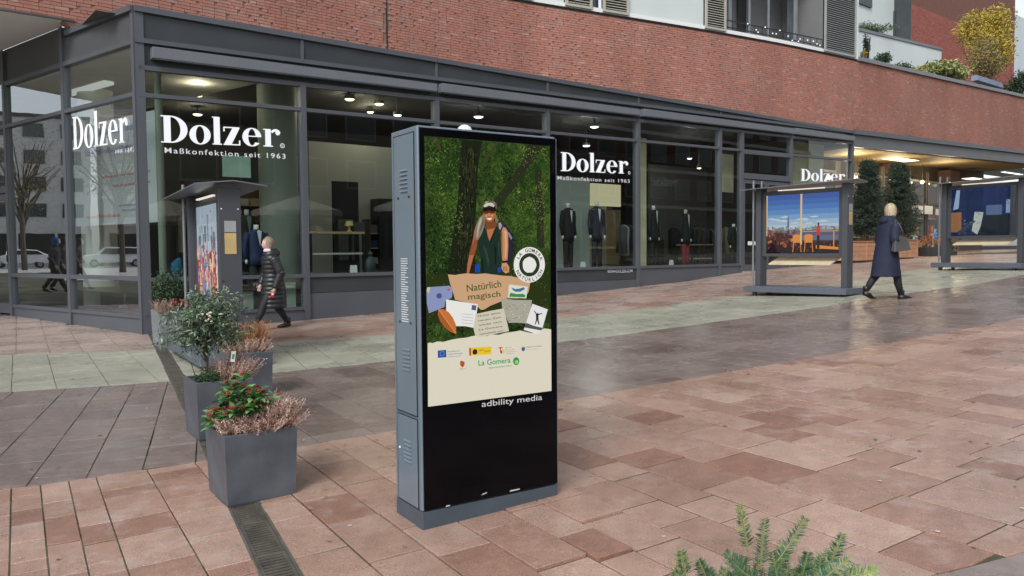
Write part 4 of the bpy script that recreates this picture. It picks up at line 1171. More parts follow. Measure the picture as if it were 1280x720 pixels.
# papers in the windows
for k, (px0, px1, pt, pb, yy) in enumerate([(1140, 1154, 256.5, 267, 2.1), (1156, 1166, 257, 268, 2.1), (1170, 1175, 261, 269, 2.1)]):
    a, z1 = fp(px0, pt, yy); b, z0 = fp(px1, pb, yy)
    g = MB(); g.box(0, b - a, 0, .015, 0, z1 - z0); o = tag(g.build('notice', WHITEP), ['large white notice in the restaurant window left of the display case', 'white notice in the middle of three in the restaurant window', 'narrow white notice beside the post of the far display case'][k], 'notice', ); o.location = W(a, yy, z0); o.rotation_euler = (0, 0, TH)
# dark blue shopfront behind the far display case, with white sill
a, z1 = fp(1252, 208, 1.9)
g = MB(); g.box(rl(a), rl(a) + 6, 1.9, 2.1, 3.9, 4.9); g.build('blue_shop_sign', mat('navy_panel', (.015, .03, .10), .4), rest)
# paved floor of the porch
g = MB(); g.slab(-.1, 20, .6, .9, 1.0, 1.35, .0, 3.1); g.build('porch_floor', RED, rest)

# planter boxes with menu board and flowers
def menu_board(px, pt, pb, d, label):
    X = ground(px, pb) if d is None else Vector(d)
    return X
def fir(X, H, rad, label, seed):
    t = thing('fir_tree', label, 'fir tree', X, 0, 'fir trees in wooden boxes')
    r = random.Random(seed)
    g = MB(); g.tube([(0, 0, 0), (.01, 0, H * .5), (0, 0, H)], [.06, .035, .01], 8); g.build('trunk', BARK, t)
    cs = []
    br_ = MB()
    n = 260
    for i in range(n):
        z = H * (.06 + .92 * (i / n)); R_ = rad * (1 - (z / H) ** 1.6 * .82) * r.uniform(.75, 1.12); a = i * 2.399 + r.uniform(-.3, .3)
        e = Vector((R_ * math.cos(a), R_ * math.sin(a), z + R_ * r.uniform(-.05, .35)))
        br_.bar((0, 0, z), e, .012)
        for k in range(60):
            t_ = r.uniform(.25, 1.05); p = Vector((0, 0, z)).lerp(e, t_); sp = .11 * (1.15 - t_) + .03
            cs.append(p + Vector((r.gauss(0, sp), r.gauss(0, sp), r.gauss(0, sp * .6))))
    br_.build('branches', BARK, t)
    leafmesh(cs, .085, LEAFS['fir'], seed, 3.0, .1).build('needles', None, t)
    return t
def crate(X, rz, w, d, h, label):
    t = thing('wooden_planter', label, 'planter box', X, rz, 'wooden planter boxes with fir trees')
    CR = mat('planter_wood', (.44, .235, .13), .65, 0, .15, 4)
    for i in range(4):
        z0 = .1 + i * (h - .1) / 4
        for yy in (0, d - .03):
            g = MB(); g.box(.0, w, yy, yy + .03, z0, z0 + (h - .1) / 4 - .008); g.build('board', CR, t)
    for x in (0, w - .03):
        g = MB(); g.box(x, x + .03, .031, d - .031, .1, h); g.build('side_panel', CR, t)
    for x in (-.02, w / 2 - .03, w - .04):
        g = MB(); g.box(x, x + .06, -.02, -.001, .1, h); g.build('batten', CR, t)
    g = MB(); g.box(-.03, w + .03, -.03, d + .03, h, h + .03); g.build('rim', CR, t)
    g = MB(); g.box(.1, w - .1, .08, d - .08, 0, .1); g.build('plinth', BLACK, t)
    g = MB(); g.box(.035, w - .035, .035, d - .035, h + .031, h + .034); g.build('soil', mat('soil', (.03, .022, .016), .95), t)
    return t
# the two boxes stand in front of the restaurant
def at_front(px, pb, y):
    u, z = fp(px, pb, y); X = W(u, y, 0); X.z = gz(X.x, X.y); return u, X
YB = -.6
ua, Xa = at_front(1062, 328, YB); ub_, Xb = at_front(1104, 328, YB); uc, Xc = at_front(1147, 328, YB)
_, zt_ = fp(1100, 300, YB)
hcr = zt_ - Xb.z
crate(Xa, TH, ub_ - ua - .04, .95, hcr, 'wooden planter box nearer the clothes shop, left of the walking woman in navy')
crate(Xb, TH, uc - ub_ - .04, .95, hcr, 'wooden planter box behind the woman in navy')
um = (ua + ub_) / 2
_, zt1 = fp(1082, 201, YB + .45)
X = W(fp(1084, 300, YB + .45)[0], YB + .45, zt_ + .02); fir(X, zt1 - zt_, .80, 'dark fir tree in the left wooden planter box', 5)
X = W(fp(1122, 300, YB + .45)[0], YB + .45, zt_ + .02); fir(X, zt1 - zt_ + .05, .98, 'dark fir tree in the right wooden planter box', 9)
# menu board on the ground, flower tubs, pinwheel, dark chairs behind the far display
u, X = at_front(1144, 314, .8)
t = thing('menu_board', 'pale menu board with turquoise fields beside the wooden planter', 'menu board', W(fp(1142, 300, .8)[0], .8, 1.1), TH)
g = MB(); g.box(0, .38, 0, .03, .0, .95); g.build('board', mat('pale_menu', (.42, .48, .42), .6), t)
for z in (.12, .4, .68): g = MB(); g.box(.09, .29, -.005, -.001, z, z + .17); g.build('menu_field', mat('turquoise_field', (.05, .25, .28), .6), t)
def tub(px, pt, pb, y, w, label, col, fcols, seed, kind='dark'):
    u, z1 = fp(px, pt, y); _, z0 = fp(px, pb, y)
    z0 = max(z0, .9)
    t = thing('flower_tub', label, 'flower tub', W(u, y, z0), TH)
    h = (z1 - z0)
    g = MB(); g.rings_z([(0, 0, 0, w * .4, w * .4), (0, 0, h * .45, w * .5, w * .5), (0, 0, h * .46, w * .44, w * .44)], 16); g.build('tub', col, t)
    r = random.Random(seed)
    leafmesh(blob(r, (0, 0, h * .7), (w * .55, w * .55, h * .35), 500, .3), .09, LEAFS[kind], seed).build('foliage', None, t)
    if fcols:
        for i in range(26):
            p = blob(r, (0, 0, h * .8), (w * .5, w * .5, h * .25), 1, .8)[0]; g = MB(); g.ball(p, .05, n=6); g.build('blossom', fcols[i % len(fcols)], t)
DKT = mat('dark_tub', (.03, .035, .04), .6)
tub(1166, 293, 322, .2, 1.3, 'wide dark tub with brown and rust plants left of the far display case', DKT, None, 3, 'rust')
tub(1184, 300, 326, -.2, .8, 'small dark green shrub at the left post of the far display case', DKT, None, 4, 'dark')
# pinwheel
u, z = fp(1167, 293, .0)
t = thing('pinwheel', 'colourful pinwheel in blue, red and orange stuck in the tub', 'pinwheel', W(u, 0, z), TH)
for k, c in enumerate([(.02, .25, .7), (.02, .45, .65), (.7, .03, .04), (.75, .1, .03), (.8, .3, .02), (.6, .02, .1), (.1, .4, .1), (.02, .15, .6)]):
    a = k * math.pi / 4 + .2; g = MB(); v = Vector((math.cos(a), 0, math.sin(a))); w_ = Vector((-v.z, 0, v.x))
    g.add([(0, 0, 0), v * .24 + w_ * .07, v * .27 - w_ * .03 + Vector((0, -.05, 0)), v * .12 - w_ * .09], [(0, 1, 2, 3)]); g.build('blade', mat('pinwheel_%s' % 'blue cyan red orange_red orange crimson green deep_blue'.split()[k], c, .4), t)
g = MB(); g.tube([(0, .02, 0), (0, .02, -.9)], .01, 6); g.build('stick', WHITEP, t)

# ------------------------------------------------------------------ roof terrace and houses behind the parapet
def xbox(px0, px1, pt, pb, y, dep, name, mt, parent=None, lab=None, cat=None, ztop_=None, zbot_=None):
    u0, z1 = fp(px0, pt, y); u1, _ = fp(px1, pt, y); _, z0 = fp(px0, pb, y)
    if ztop_ is not None: z1 = ztop_
    if zbot_ is not None: z0 = zbot_
    g = MB(); g.box(0, u1 - u0, 0, dep, 0, z1 - z0); o = g.build(name, mt, parent)
    if parent is None:
        o.location = W(u0, y, z0); o.rotation_euler = (0, 0, TH)
        if lab: tag(o, lab, cat)
    return o
# terrace wall: pale, sloping coping
uL, zL = fp(1068, 34, 3.0); uR, zR = fp(1177, 60, 3.0); _, zB = fp(1177, 90, 3.0)
tw = thing('terrace_wall', 'pale rendered terrace wall with dark coping above the brick parapet', 'wall', W(uL, 3.0, 7.8), TH)
g = MB(); g.slab(0, uR - uL, 0, 0, zL - 7.8 - .12, zR - 7.8 - .12, 0, .25); g.build('wall', mat('pale_render', (.62, .68, .69), .6, 0, .04, .5), tw)
g = MB(); g.slab(-.1, uR - uL + .04, zL - 7.8 - .12, zR - 7.8 - .12, zL - 7.8, zR - 7.8, -.05, .3); g.build('coping', COP, tw)
g = MB(); g.box(24.9, 60, .36, 8, 7.8, 7.9); g.build('terrace_floor', mat('roof_felt', (.1, .1, .1), .9), bld)
# brick house and its neighbours
hb = thing('brick_house', 'plain red brick house wall behind the roof terrace', 'building', W(fp(1138, 40, 8)[0], 8, 7.9), TH)
w = fp(1268, 60, 8)[0] - fp(1138, 60, 8)[0]
g = MB(); g.box(0, w, 0, 6, 0, 12); hw = g.build('wall', mat('red_house_mortar', (.16, .07, .055), .85), hb)
M = MB(); M.mats = [mat('house_brick', (.31, .095, .07), .8, 0, .15, 6), mat('house_brick_dark', (.275, .084, .062), .8, 0, .15, 6), mat('house_brick_light', (.345, .115, .085), .8, 0, .15, 6)]
hr = random.Random(8)
c = 0
while c * .1 < 8.6:
    x = -(c % 2) * .15
    while x < w:
        M.cur = hr.choices([0, 1, 2], [6, 3, 3])[0]
        a, b = max(0, x), min(w, x + .29)
        if b > a + .02: M.add([(a, -.012, c * .1), (b, -.012, c * .1), (b, -.012, c * .1 + .088), (a, -.012, c * .1 + .088)], [(0, 1, 2, 3)])
        x += .305
    c += 1
M.build('brickwork', None, hw, kind='stuff')
g = MB(); g.box(-.06, .0, -.05, 6, 0, 12); g.build('corner_trim', GREYD, hb)
wh = thing('white_house', 'pale house wall with a dark window slot left of the brick house', 'building', W(fp(1060, 20, 9)[0], 9, 7.9), TH)
w2 = fp(1142, 20, 9)[0] - fp(1060, 20, 9)[0]
g = MB(); g.box(0, w2, 0, 5, 0, 12); g.build('wall', RENDER_W, wh)
a0, zz0 = fp(1118, 52, 8.9); a1, zz1 = fp(1139, 21, 8.9); o_ = fp(1060, 20, 9)[0]
g = MB(); g.box(a0 - o_, a1 - o_, -.12, -.001, zz0 - 8.4, zz1 - 7.9); k = g.build('window_frame', GREYD, wh)
g = MB(); g.box(a0 - o_ + .1, a1 - o_ - .05, -.14, -.121, zz0 - 8.3, zz1 - 8.05); g.build('pane', mat('grey_blind', (.14, .155, .16), .4), k)
a0, zz0 = fp(1072, 3, 8.9); a1, _ = fp(1090, 3, 8.9)
g = MB(); g.box(a0 - o_, a1 - o_, -.12, -.001, zz0 - 7.9, zz0 - 5.5); g.build('window_frame', GREYD, wh)
pl = tag(xbox(1268, 1330, 0, 120, 9.5, 4, 'pale_house', mat('pale_blue_house', (.52, .58, .62), .6, 0, .05, .5), None, ztop_=20, zbot_=7.9), 'pale blue house wall at the upper right edge', 'building')
# terrace plants
def bush(px, pt, pb, y, rx, kind, label, n, leaf, seed, nm='shrub', stem=True, tall=1.):
    u, z1 = fp(px, pt, y); _, z0 = fp(px, pb, y)
    z0 -= .2; h = z1 - z0
    t = thing(nm, label, nm.split('_')[-1], W(u, y, z0), TH)
    r = random.Random(seed); cs = []
    for i in range(9):
        c = (r.uniform(-.6, .6) * rx, r.uniform(-.4, .4) * rx, h * r.uniform(.3, .8))
        cs += blob(r, c, (rx * .5, rx * .4, h * .25), n // 9, .3)
    cs = [c for c in cs if c.z < h * 1.05]
    leafmesh(cs, leaf, LEAFS[kind], seed).build('foliage', None, t)
    g = MB()
    for i in range(7): a = r.uniform(0, 6.28); g.tube([(0, 0, 0), (rx * .3 * math.cos(a), rx * .25 * math.sin(a), h * .5), (rx * .6 * math.cos(a), rx * .5 * math.sin(a), h * .85)], [.03, .02, .006], 5)
    g.build('branches', BARK, t)
    return t
bush(1240, 4, 98, 2.2, 2.4, 'yellow', 'large yellow autumn shrub on the roof terrace', 9500, .16, 3)
bush(1225, 45, 105, 2.0, 1.8, 'ochre', 'ochre twiggy shrub in front of the yellow shrub', 3600, .12, 4)
bush(1182, 76, 99, 1.0, 1.6, 'grass', 'pale yellow ornamental grass on the parapet', 2600, .2, 5, 'ornamental_grass')
bush(1148, 84, 92, 1.0, .8, 'grass', 'low yellow grass left on the parapet', 800, .13, 6, 'ornamental_grass')
bush(1275, 84, 122, 1.0, 1.3, 'dark', 'dark green shrub at the right end of the parapet', 3000, .12, 7)
bush(1105, 66, 79, 1.2, .55, 'dark', 'low green shrub in front of the pale terrace wall', 800, .09, 8)
bush(1128, 77, 87, 1.2, .45, 'dark', 'smaller green shrub right of the low one at the terrace wall', 500, .09, 9)
bush(1085, 40, 76, 1.6, .2, 'fir', 'slim dark conifer at the corner of the white building', 900, .08, 10, 'conifer')
bush(1079, 62, 76, .9, .22, 'yellow', 'small yellow green plant at the corner of the white building', 260, .09, 11, 'plant')
bush(1095, 27, 38, 3.2, 1.1, 'olive', 'green and brown creeper trailing on top of the terrace wall', 900, .12, 12, 'creeper')
u, z = fp(1222, 108, 1.0); u2, z2 = fp(1254, 97, 1.0)
g = MB(); g.box(0, u2 - u, 0, .3, .1, .32); g.box(.05, u2 - u - .05, .05, .25, .321, .36); o = tag(g.build('blue_crate', mat('blue_plastic', (.20, .25, .34), .5)), 'pale blue trough among the terrace plants', 'trough'); o.location = W(u, 1.0, z2 - .62); o.rotation_euler = (0, 0, TH)

# ------------------------------------------------------------------ advertising pillar
K0 = Vector((-.484, 4.067, 0)); THK = math.pi / 2 - AZK
kio = thing('advertising_pillar', 'tall blue grey digital advertising pillar with a lit poster screen', 'advertising pillar', K0, THK)
KB = mat('pillar_blue_grey_paint', (.20, .26, .315), .25, .35, .03, 1.5)
KBP = mat('pillar_plinth_paint', (.070, .095, .120), .4, .2, .1, 4)
def ks(px, py):  # on the left flank: (depth, z)
    th2 = THK + math.pi / 2
    d = ray(px, py); n = Vector((math.cos(THK), math.sin(THK), 0)); t = (K0 - CAM).dot(n) / d.dot(n); q = local(CAM + d * t, K0, THK); return q.y, q.z
def kp(px, py): return fp(px, py, 0, K0, THK)
KW, KD, KH = .885, .33, 2.155
g = MB(); g.box(.004, KW, .006, KD, .124, KH); g.build('housing', KB, kio, bevel=.006)
g = MB(); g.box(.003, KW + .001, -.001, KD + .001, -.12, .122); g.build('plinth', KBP, kio, bevel=.003)
g = MB(); g.box(.012, KW, -.004, .005, .130, KH - .012); g.build('black_glass_front', mat('black_front_glass', (.003, .003, .0045), .09, 0, 0, 1, spec=.10), kio, bevel=.002)
g = MB(); g.box(KW - .0005, KW + .004, -.003, .02, .13, KH - .01); g.build('edge_trim', KB, kio)
# flank: frame lines and two service doors
for z0, z1 in ((.628, 2.122), (.132, .606)):
    g = MB(); g.box(-.0015, .006, .046, .288, z0, z1); d = g.build('service_door', KB, kio, bevel=.002)
    gg = MB()
    for a, b, c, e in ((.041, .046, z0 - .005, z1 + .005), (.288, .293, z0 - .005, z1 + .005), (.046, .288, z0 - .005, z0), (.046, .288, z1, z1 + .005)): gg.box(-.0008, .003, a, b, c, e)
    gg.build('door_gap', BLACK, d)
    zs = (1.82, .86) if z0 > .3 else (.36,)
    for zc_ in zs:
        for i in range(6):
            v = MB(); z = zc_ + i * .022; y0_ = .115
            v.hexa([(-.010, y0_, z), (.004, y0_, z - .002), (.004, y0_ + .09, z - .002), (-.010, y0_ + .09, z), (-.004, y0_, z + .009), (.004, y0_, z + .010), (.004, y0_ + .09, z + .010), (-.004, y0_ + .09, z + .009)])
            v.build('vent_louvre', KB, d)
    for (yy, zz) in (((.10, 1.79), (.235, 1.79), (.10, 1.12), (.235, 1.12)) if z0 > .3 else ((.262, .42),)):
        v = MB(); v.rings_z([(0, 0, 0, .007, .007), (0, 0, .004, .006, .006)], 8)
        o = v.build('lock', BLACK if z0 > .3 else WHITEP, d); o.rotation_euler = (0, -math.pi / 2, 0); o.location = (-.0016, yy, zz)
# small white notice printed on the flank
t = MB()
lr2 = random.Random(2)
def flank(y, z, x=-.0022): return (x, y, z)
z = 1.46
pr = MB()
while z > 1.12:
    w = lr2.choice([.085, .09, .07, .088, .055]); pr.add([flank(.215, z), flank(.215 - w, z), flank(.215 - w, z + .005), flank(.215, z + .005)], [(0, 1, 2, 3)]); z -= .0125
for i in range(8):
    pass
pr.build('printed_notice', mat('white_print', (.55, .58, .6), .6), kio, kind='stuff')
# white dome added on top, shaped for a bright spot behind the pillar
g = MB(); x0, _ = kp(586, 160); x1, _ = kp(603, 160)
r = (x1 - x0) / 2; g.rings_z([(x0 + r, .12, KH, r, r), (x0 + r, .12, KH + .012, r, r), (x0 + r, .12, KH + .03, r * .8, r * .8), (x0 + r, .12, KH + .042, r * .4, r * .4), (x0 + r, .12, KH + .045, .002, .002)], 20)
g.build('bright_spot_dome', mat('white_dome', (.75, .77, .8), .3), kio, smooth=True)
# lettering under the screen
t = MB(); a = kp(601.5, 508.5); b = kp(677, 499.5)
put_text(t, 'adbility media', a, b, .034, -.0062, spacing=1.0); t.build('maker_lettering', WHITEP, kio)
# pale marks at the foot of the glass
for a, b in (((601, 619), (608, 616)), ((636, 614.5), (649, 611.5)), ((556, 633.5), (562, 632))):
    p, q = kp(*a), kp(*b); g = MB(); g.add([(p[0], -.0062, p[1]), (q[0], -.0062, q[1]), (q[0], -.0062, q[1] + .006), (p[0] + .008, -.0062, p[1] + .008)], [(0, 1, 2, 3)]); g.build('pale_mark', mat('pale_mark_grey', (.6, .6, .6), .4), kio)

# ---- the poster on the screen (a lit screen: every colour here is emitted)
SX0, SX1, SZ0, SZ1 = .038, .840, .684, 2.100
scr = bpy.data.materials.new('forest_screen'); scr.use_nodes = True
n = scr.node_tree.nodes; l = scr.node_tree.links; n.remove(n['Principled BSDF'])
tc = n.new('ShaderNodeTexCoord')
def nz_(sc, det, dist=0., vec=None, rough=.6):
    a = n.new('ShaderNodeTexNoise'); a.inputs['Scale'].default_value = sc; a.inputs['Detail'].default_value = det; a.inputs['Distortion'].default_value = dist; a.inputs['Roughness'].default_value = rough
    l.new(vec or tc.outputs['Object'], a.inputs['Vector']); return a.outputs[0]
rp = n.new('ShaderNodeValToRGB')
els = rp.color_ramp.elements
els[0].position = .30; els[0].color = (.006, .010, .005, 1); els[1].position = .78; els[1].color = (.25, .26, .08, 1)
for p_, c_ in ((.42, (.014, .030, .009)), (.52, (.022, .048, .010)), (.60, (.050, .085, .018)), (.68, (.10, .13, .032))):
    e = els.new(p_); e.color = (*c_, 1)
a1 = nz_(3.2, 3, .6); a2 = nz_(26, 6, 1.2, rough=.7); a3 = nz_(75, 3, .5)
mt1 = n.new('ShaderNodeMath'); mt1.operation = 'MULTIPLY_ADD'; l.new(a2, mt1.inputs[0]); mt1.inputs[1].default_value = .55; 
mt2 = n.new('ShaderNodeMath'); mt2.operation = 'MULTIPLY'; l.new(a1, mt2.inputs[0]); mt2.inputs[1].default_value = .62
l.new(mt2.outputs[0], mt1.inputs[2])
mt3 = n.new('ShaderNodeMath'); mt3.operation = 'MULTIPLY_ADD'; l.new(a3, mt3.inputs[0]); mt3.inputs[1].default_value = .22; 
mt4 = n.new('ShaderNodeMath'); mt4.operation = 'SUBTRACT'; l.new(mt1.outputs[0], mt4.inputs[0]); mt4.inputs[1].default_value = .17
l.new(mt4.outputs[0], mt3.inputs[2]); l.new(mt3.outputs[0], rp.inputs[0])
em = n.new('ShaderNodeEmission'); em.inputs[1].default_value = EM * 1.1; l.new(rp.outputs[0], em.inputs[0]); l.new(em.outputs[0], n['Material Output'].inputs[0])
g = MB(); g.box(SX0, SX1, -.0075, -.005, SZ0, SZ1); screen = g.build('screen', scr, kio)
def E_(name, h, s=1.): return emit(name, hx(h), EM * s)
layer = [0]
def pic(name, pts, mt, dy, parent=screen, px=True, zx=None):
    """a printed shape; pts in photograph pixels"""
    P = [kp(*p) for p in pts]
    P = [(min(max(a, SX0), SX1), min(max(b, SZ0), SZ1)) for a, b in P]
    g = MB(); g.poly(P, -.0076 - dy * .00022); return g.build(name, mt, parent)
def A(ox, oy, s, pts): return [(ox + x / s, oy + y / s) for x, y in pts]
a8 = lambda p: A(480, 150, 2.88, p)     # crop of the upper half
b8 = lambda p: A(520, 330, 4.8, p)      # crop of the lower half
trunk = E_('picture_dark_trunk', '#1f2418'); trunk2 = E_('picture_trunk', '#2b2f20'); tr3 = E_('picture_trunk_light', '#3c4026')
pic('tree_trunk', a8([(275, 72), (350, 75), (335, 180), (330, 300), (320, 420), (330, 560), (225, 560), (245, 420), (262, 300), (270, 180)]), trunk, 1)
pic('tree_trunk', a8([(520, 85), (575, 90), (520, 170), (455, 260), (400, 330), (385, 300), (440, 230), (495, 150)]), trunk2, 1)
pic('tree_trunk', a8([(540, 180), (562, 180), (570, 330), (575, 460), (548, 460), (545, 330)]), trunk2, 2)
pic('tree_trunk', a8([(400, 80), (412, 80), (370, 140), (350, 190), (345, 170)]), tr3, 2)
pic('tree_trunk', a8([(165, 62), (190, 62), (205, 110), (195, 110)]), tr3, 2)
# printed foliage: thousands of small flecks in clumps, darker towards the trunks
fr_ = random.Random(21)
fl = MB(); cols = ['#10170c', '#1a2713', '#263a1a', '#35501f', '#496526', '#5c7430', '#75803e', '#8f945c', '#39401f', '#5b5a2e']
fl.mats = [E_('picture_fleck_%s' % 'abcdefghij'[i], c) for i, c in enumerate(cols)]
for i in range(9000):
    x, z = fr_.uniform(SX0 + .004, SX1 - .012), fr_.uniform(1.05, SZ1 - .010)
    xr = (x - SX0) / (SX1 - SX0); zr_ = (z - 1.05) / (SZ1 - 1.05)
    cl = mnoise.noise(Vector((x * 7, z * 7, 1))) + .5 * mnoise.noise(Vector((x * 19, z * 19, 5)))
    lightness = .0 + .85 * cl + (.35 if (xr > .72 or (.1 < xr < .35 and zr_ > .45)) and zr_ > .35 else 0) + .30 * max(0, zr_ - .35)
    if .28 < xr < .5 and zr_ > .3: lightness -= .75
    if xr < .3 and zr_ < .35: lightness -= .25
    k = int(min(7, max(0, 2.2 + lightness * 4 + fr_.gauss(0, 1.1))))
    if fr_.random() < .12: k = fr_.choice([8, 9])
    if .28 < xr < .5 and zr_ > .3 and fr_.random() < .78: continue
    w = fr_.uniform(.0014, .0055) * (1.3 if k > 4 else 1.8); a = fr_.uniform(0, 3.14); c_, s_ = math.cos(a), math.sin(a)
    P = [(x + w * c_, z + w * s_), (x - w * .45 * s_, z + w * .45 * c_), (x - w * c_, z - w * s_), (x + w * .45 * s_, z - w * .45 * c_)]
    fl.cur = k; fl.add([(q, -.0076 - .00022 * (.9 if k < 5 else 2.6), r_) for q, r_ in P], [(0, 1, 2, 3)])
fl.build('printed_foliage', None, screen, kind='stuff')
tf = MB(); tf.mats = [E_('picture_bark_a', '#2c2f20'), E_('picture_bark_b', '#3d3d29'), E_('picture_bark_c', '#15180f'), E_('picture_bark_d', '#4d5230')]
for i in range(500):
    t_ = fr_.random(); x0_, z0_ = SX0 + .27 + .10 * (1 - t_) * 0 + fr_.uniform(-.035, .045) - .05 * t_, SZ1 - .03 - .62 * t_
    w = fr_.uniform(.002, .006); h = fr_.uniform(.01, .04); tf.cur = fr_.choices([0, 1, 2, 3], [4, 2, 5, 1])[0]
    tf.add([(x0_, -.0076 - .00022 * 2.2, z0_), (x0_ + w, -.0076 - .00022 * 2.2, z0_), (x0_ + w * .6, -.0076 - .00022 * 2.2, z0_ - h), (x0_ - w * .3, -.0076 - .00022 * 2.2, z0_ - h)], [(0, 1, 2, 3)])
tf.build('printed_bark', None, screen, kind='stuff')
pic('forest_floor', a8([(140, 560), (600, 500), (605, 730), (140, 730)]), E_('picture_moss', '#2a3518'), 1)
# hiker
sk = E_('picture_skin', '#c08a66'); sk2 = E_('picture_skin_shade', '#9c6a4c'); hair = E_('picture_hair', '#94805f'); top = E_('picture_green_top', '#1d2b22')
h8 = lambda p: A(569, 237, 6.37, p)
def hp(name, pts, col, dy): pic(name, h8(pts), E_('hiker_' + col[1:], col), dy)
hp('rucksack', [(375, 275), (402, 288), (440, 340), (462, 392), (452, 450), (456, 520), (440, 582), (412, 602), (400, 450), (395, 340)], '#2b2838', 3)
hp('rucksack_strap', [(410, 335), (425, 345), (448, 385), (440, 400), (420, 370)], '#8a8590', 3.5)
hp('hair', [(213, 200), (185, 225), (162, 275), (150, 330), (154, 400), (176, 402), (206, 350), (226, 290), (230, 230)], '#85796a', 7.5)
hp('hair_strand', [(205, 215), (188, 240), (170, 300), (163, 380), (170, 382), (184, 310), (205, 250)], '#b4a996', 7.7); hp('hair_strand', [(215, 225), (208, 262), (190, 325), (184, 345), (200, 318), (220, 260)], '#5f5344', 7.7)
hp('hair', [(308, 170), (322, 215), (342, 248), (328, 272), (312, 250), (305, 215)], '#84704f', 4)
hp('neck', [(236, 245), (300, 240), (322, 285), (312, 312), (266, 415), (240, 370), (236, 310)], '#7c472b', 4.5)
hp('chest', [(246, 318), (306, 308), (290, 355), (267, 408), (250, 365)], '#b3744c', 4.8)
hp('head', [(213, 160), (312, 160), (314, 200), (303, 232), (284, 254), (256, 256), (232, 236), (217, 205)], '#a96b45', 5)
hp('eye_shade', [(214, 168), (312, 168), (308, 190), (280, 192), (262, 184), (240, 194), (217, 190)], '#5a321f', 5.3)
hp('cheek', [(232, 205), (250, 200), (250, 216), (236, 220)], '#cf9068', 5.4); hp('cheek', [(276, 198), (300, 198), (296, 214), (280, 216)], '#cf9068', 5.4); hp('nose', [(258, 190), (266, 190), (272, 212), (256, 213)], '#c68660', 5.5)
hp('smile', [(243, 224), (288, 220), (280, 238), (266, 243), (252, 238)], '#f2dfcc', 5.6); hp('lip', [(243, 222), (288, 218), (284, 224), (248, 227)], '#7d3a28', 5.7)
hp('cap_brim_shade', [(208, 140), (324, 138), (318, 168), (300, 176), (262, 168), (225, 177), (210, 166)], '#231a13', 5.8)
hp('cap', [(205, 146), (213, 112), (238, 92), (290, 88), (322, 108), (330, 150), (318, 158), (308, 128), (262, 116), (222, 130), (212, 160)], '#5d5848', 6)
hp('cap_visor', [(217, 132), (238, 108), (285, 105), (308, 124), (300, 140), (264, 126), (230, 142)], '#c9c7bb', 6.3)
hp('cap_fleck', [(225, 100), (245, 94), (262, 98), (240, 106)], '#a39c84', 6.2); hp('cap_fleck', [(285, 95), (305, 100), (318, 118), (304, 112)], '#8b8670', 6.2)
hp('green_top', [(228, 296), (240, 322), (266, 417), (312, 312), (328, 286), (346, 330), (362, 380), (366, 500), (354, 600), (356, 672), (200, 672), (198, 560), (178, 480), (168, 408), (200, 352)], '#22322a', 6.5)
hp('top_fold', [(215, 440), (240, 470), (262, 560), (256, 620), (240, 540)], '#31463a', 6.8); hp('top_fold', [(300, 430), (322, 470), (318, 590), (306, 600), (308, 500)], '#16211b', 6.8); hp('top_fold', [(200, 560), (214, 540), (222, 668), (204, 668)], '#18241d', 6.8); hp('top_fold', [(330, 400), (346, 420), (348, 560), (338, 520)], '#2c4035', 6.8); hp('top_hem', [(268, 417), (312, 312), (318, 318), (274, 428)], '#15201a', 6.9)
hp('arm', [(152, 292), (166, 312), (172, 400), (166, 455), (146, 520), (122, 600), (104, 674), (82, 672), (90, 590), (104, 520), (118, 460), (136, 390)], '#8d5030', 7)
hp('arm_light', [(106, 522), (140, 520), (118, 600), (100, 672), (86, 670), (94, 590)], '#ae6e48', 7.1); hp('arm_light', [(146, 320), (154, 330), (142, 410), (130, 440)], '#b06c46', 7.1)
hp('arm', [(364, 298), (394, 303), (413, 338), (416, 450), (409, 560), (386, 575), (368, 562), (360, 480), (356, 380)], '#bf8860', 7)
hp('arm_light', [(384, 320), (402, 335), (405, 450), (398, 550), (388, 540), (390, 430)], '#dca67c', 7.1); hp('arm_shade', [(360, 330), (368, 340), (370, 540), (362, 490), (357, 385)], '#8a5636', 7.1)
hp('hand', [(366, 586), (402, 582), (424, 618), (420, 658), (396, 668), (374, 652), (360, 624)], '#c8946e', 7.2)
for k_ in range(3): hp('finger_line', [(372 + k_ * 13, 612), (376 + k_ * 13, 612), (380 + k_ * 13, 646), (376 + k_ * 13, 648)], '#6a2c20', 7.4)
hp('watch', [(374, 566), (408, 568), (406, 583), (370, 580)], '#1f1b1a', 7.5)
hp('shoulder_strap', [(328, 254), (356, 248), (378, 284), (364, 328), (347, 348), (336, 308)], '#3a3040', 7.6); hp('shoulder_strap', [(336, 268), (354, 262), (366, 288), (352, 322), (342, 310)], '#a8989a', 7.8)
hp('pole_grip', [(152, 598), (186, 588), (192, 656), (150, 660)], '#1d49a4', 7); hp('pole_grip', [(330, 626), (352, 614), (360, 652), (336, 664)], '#1d49a4', 7)
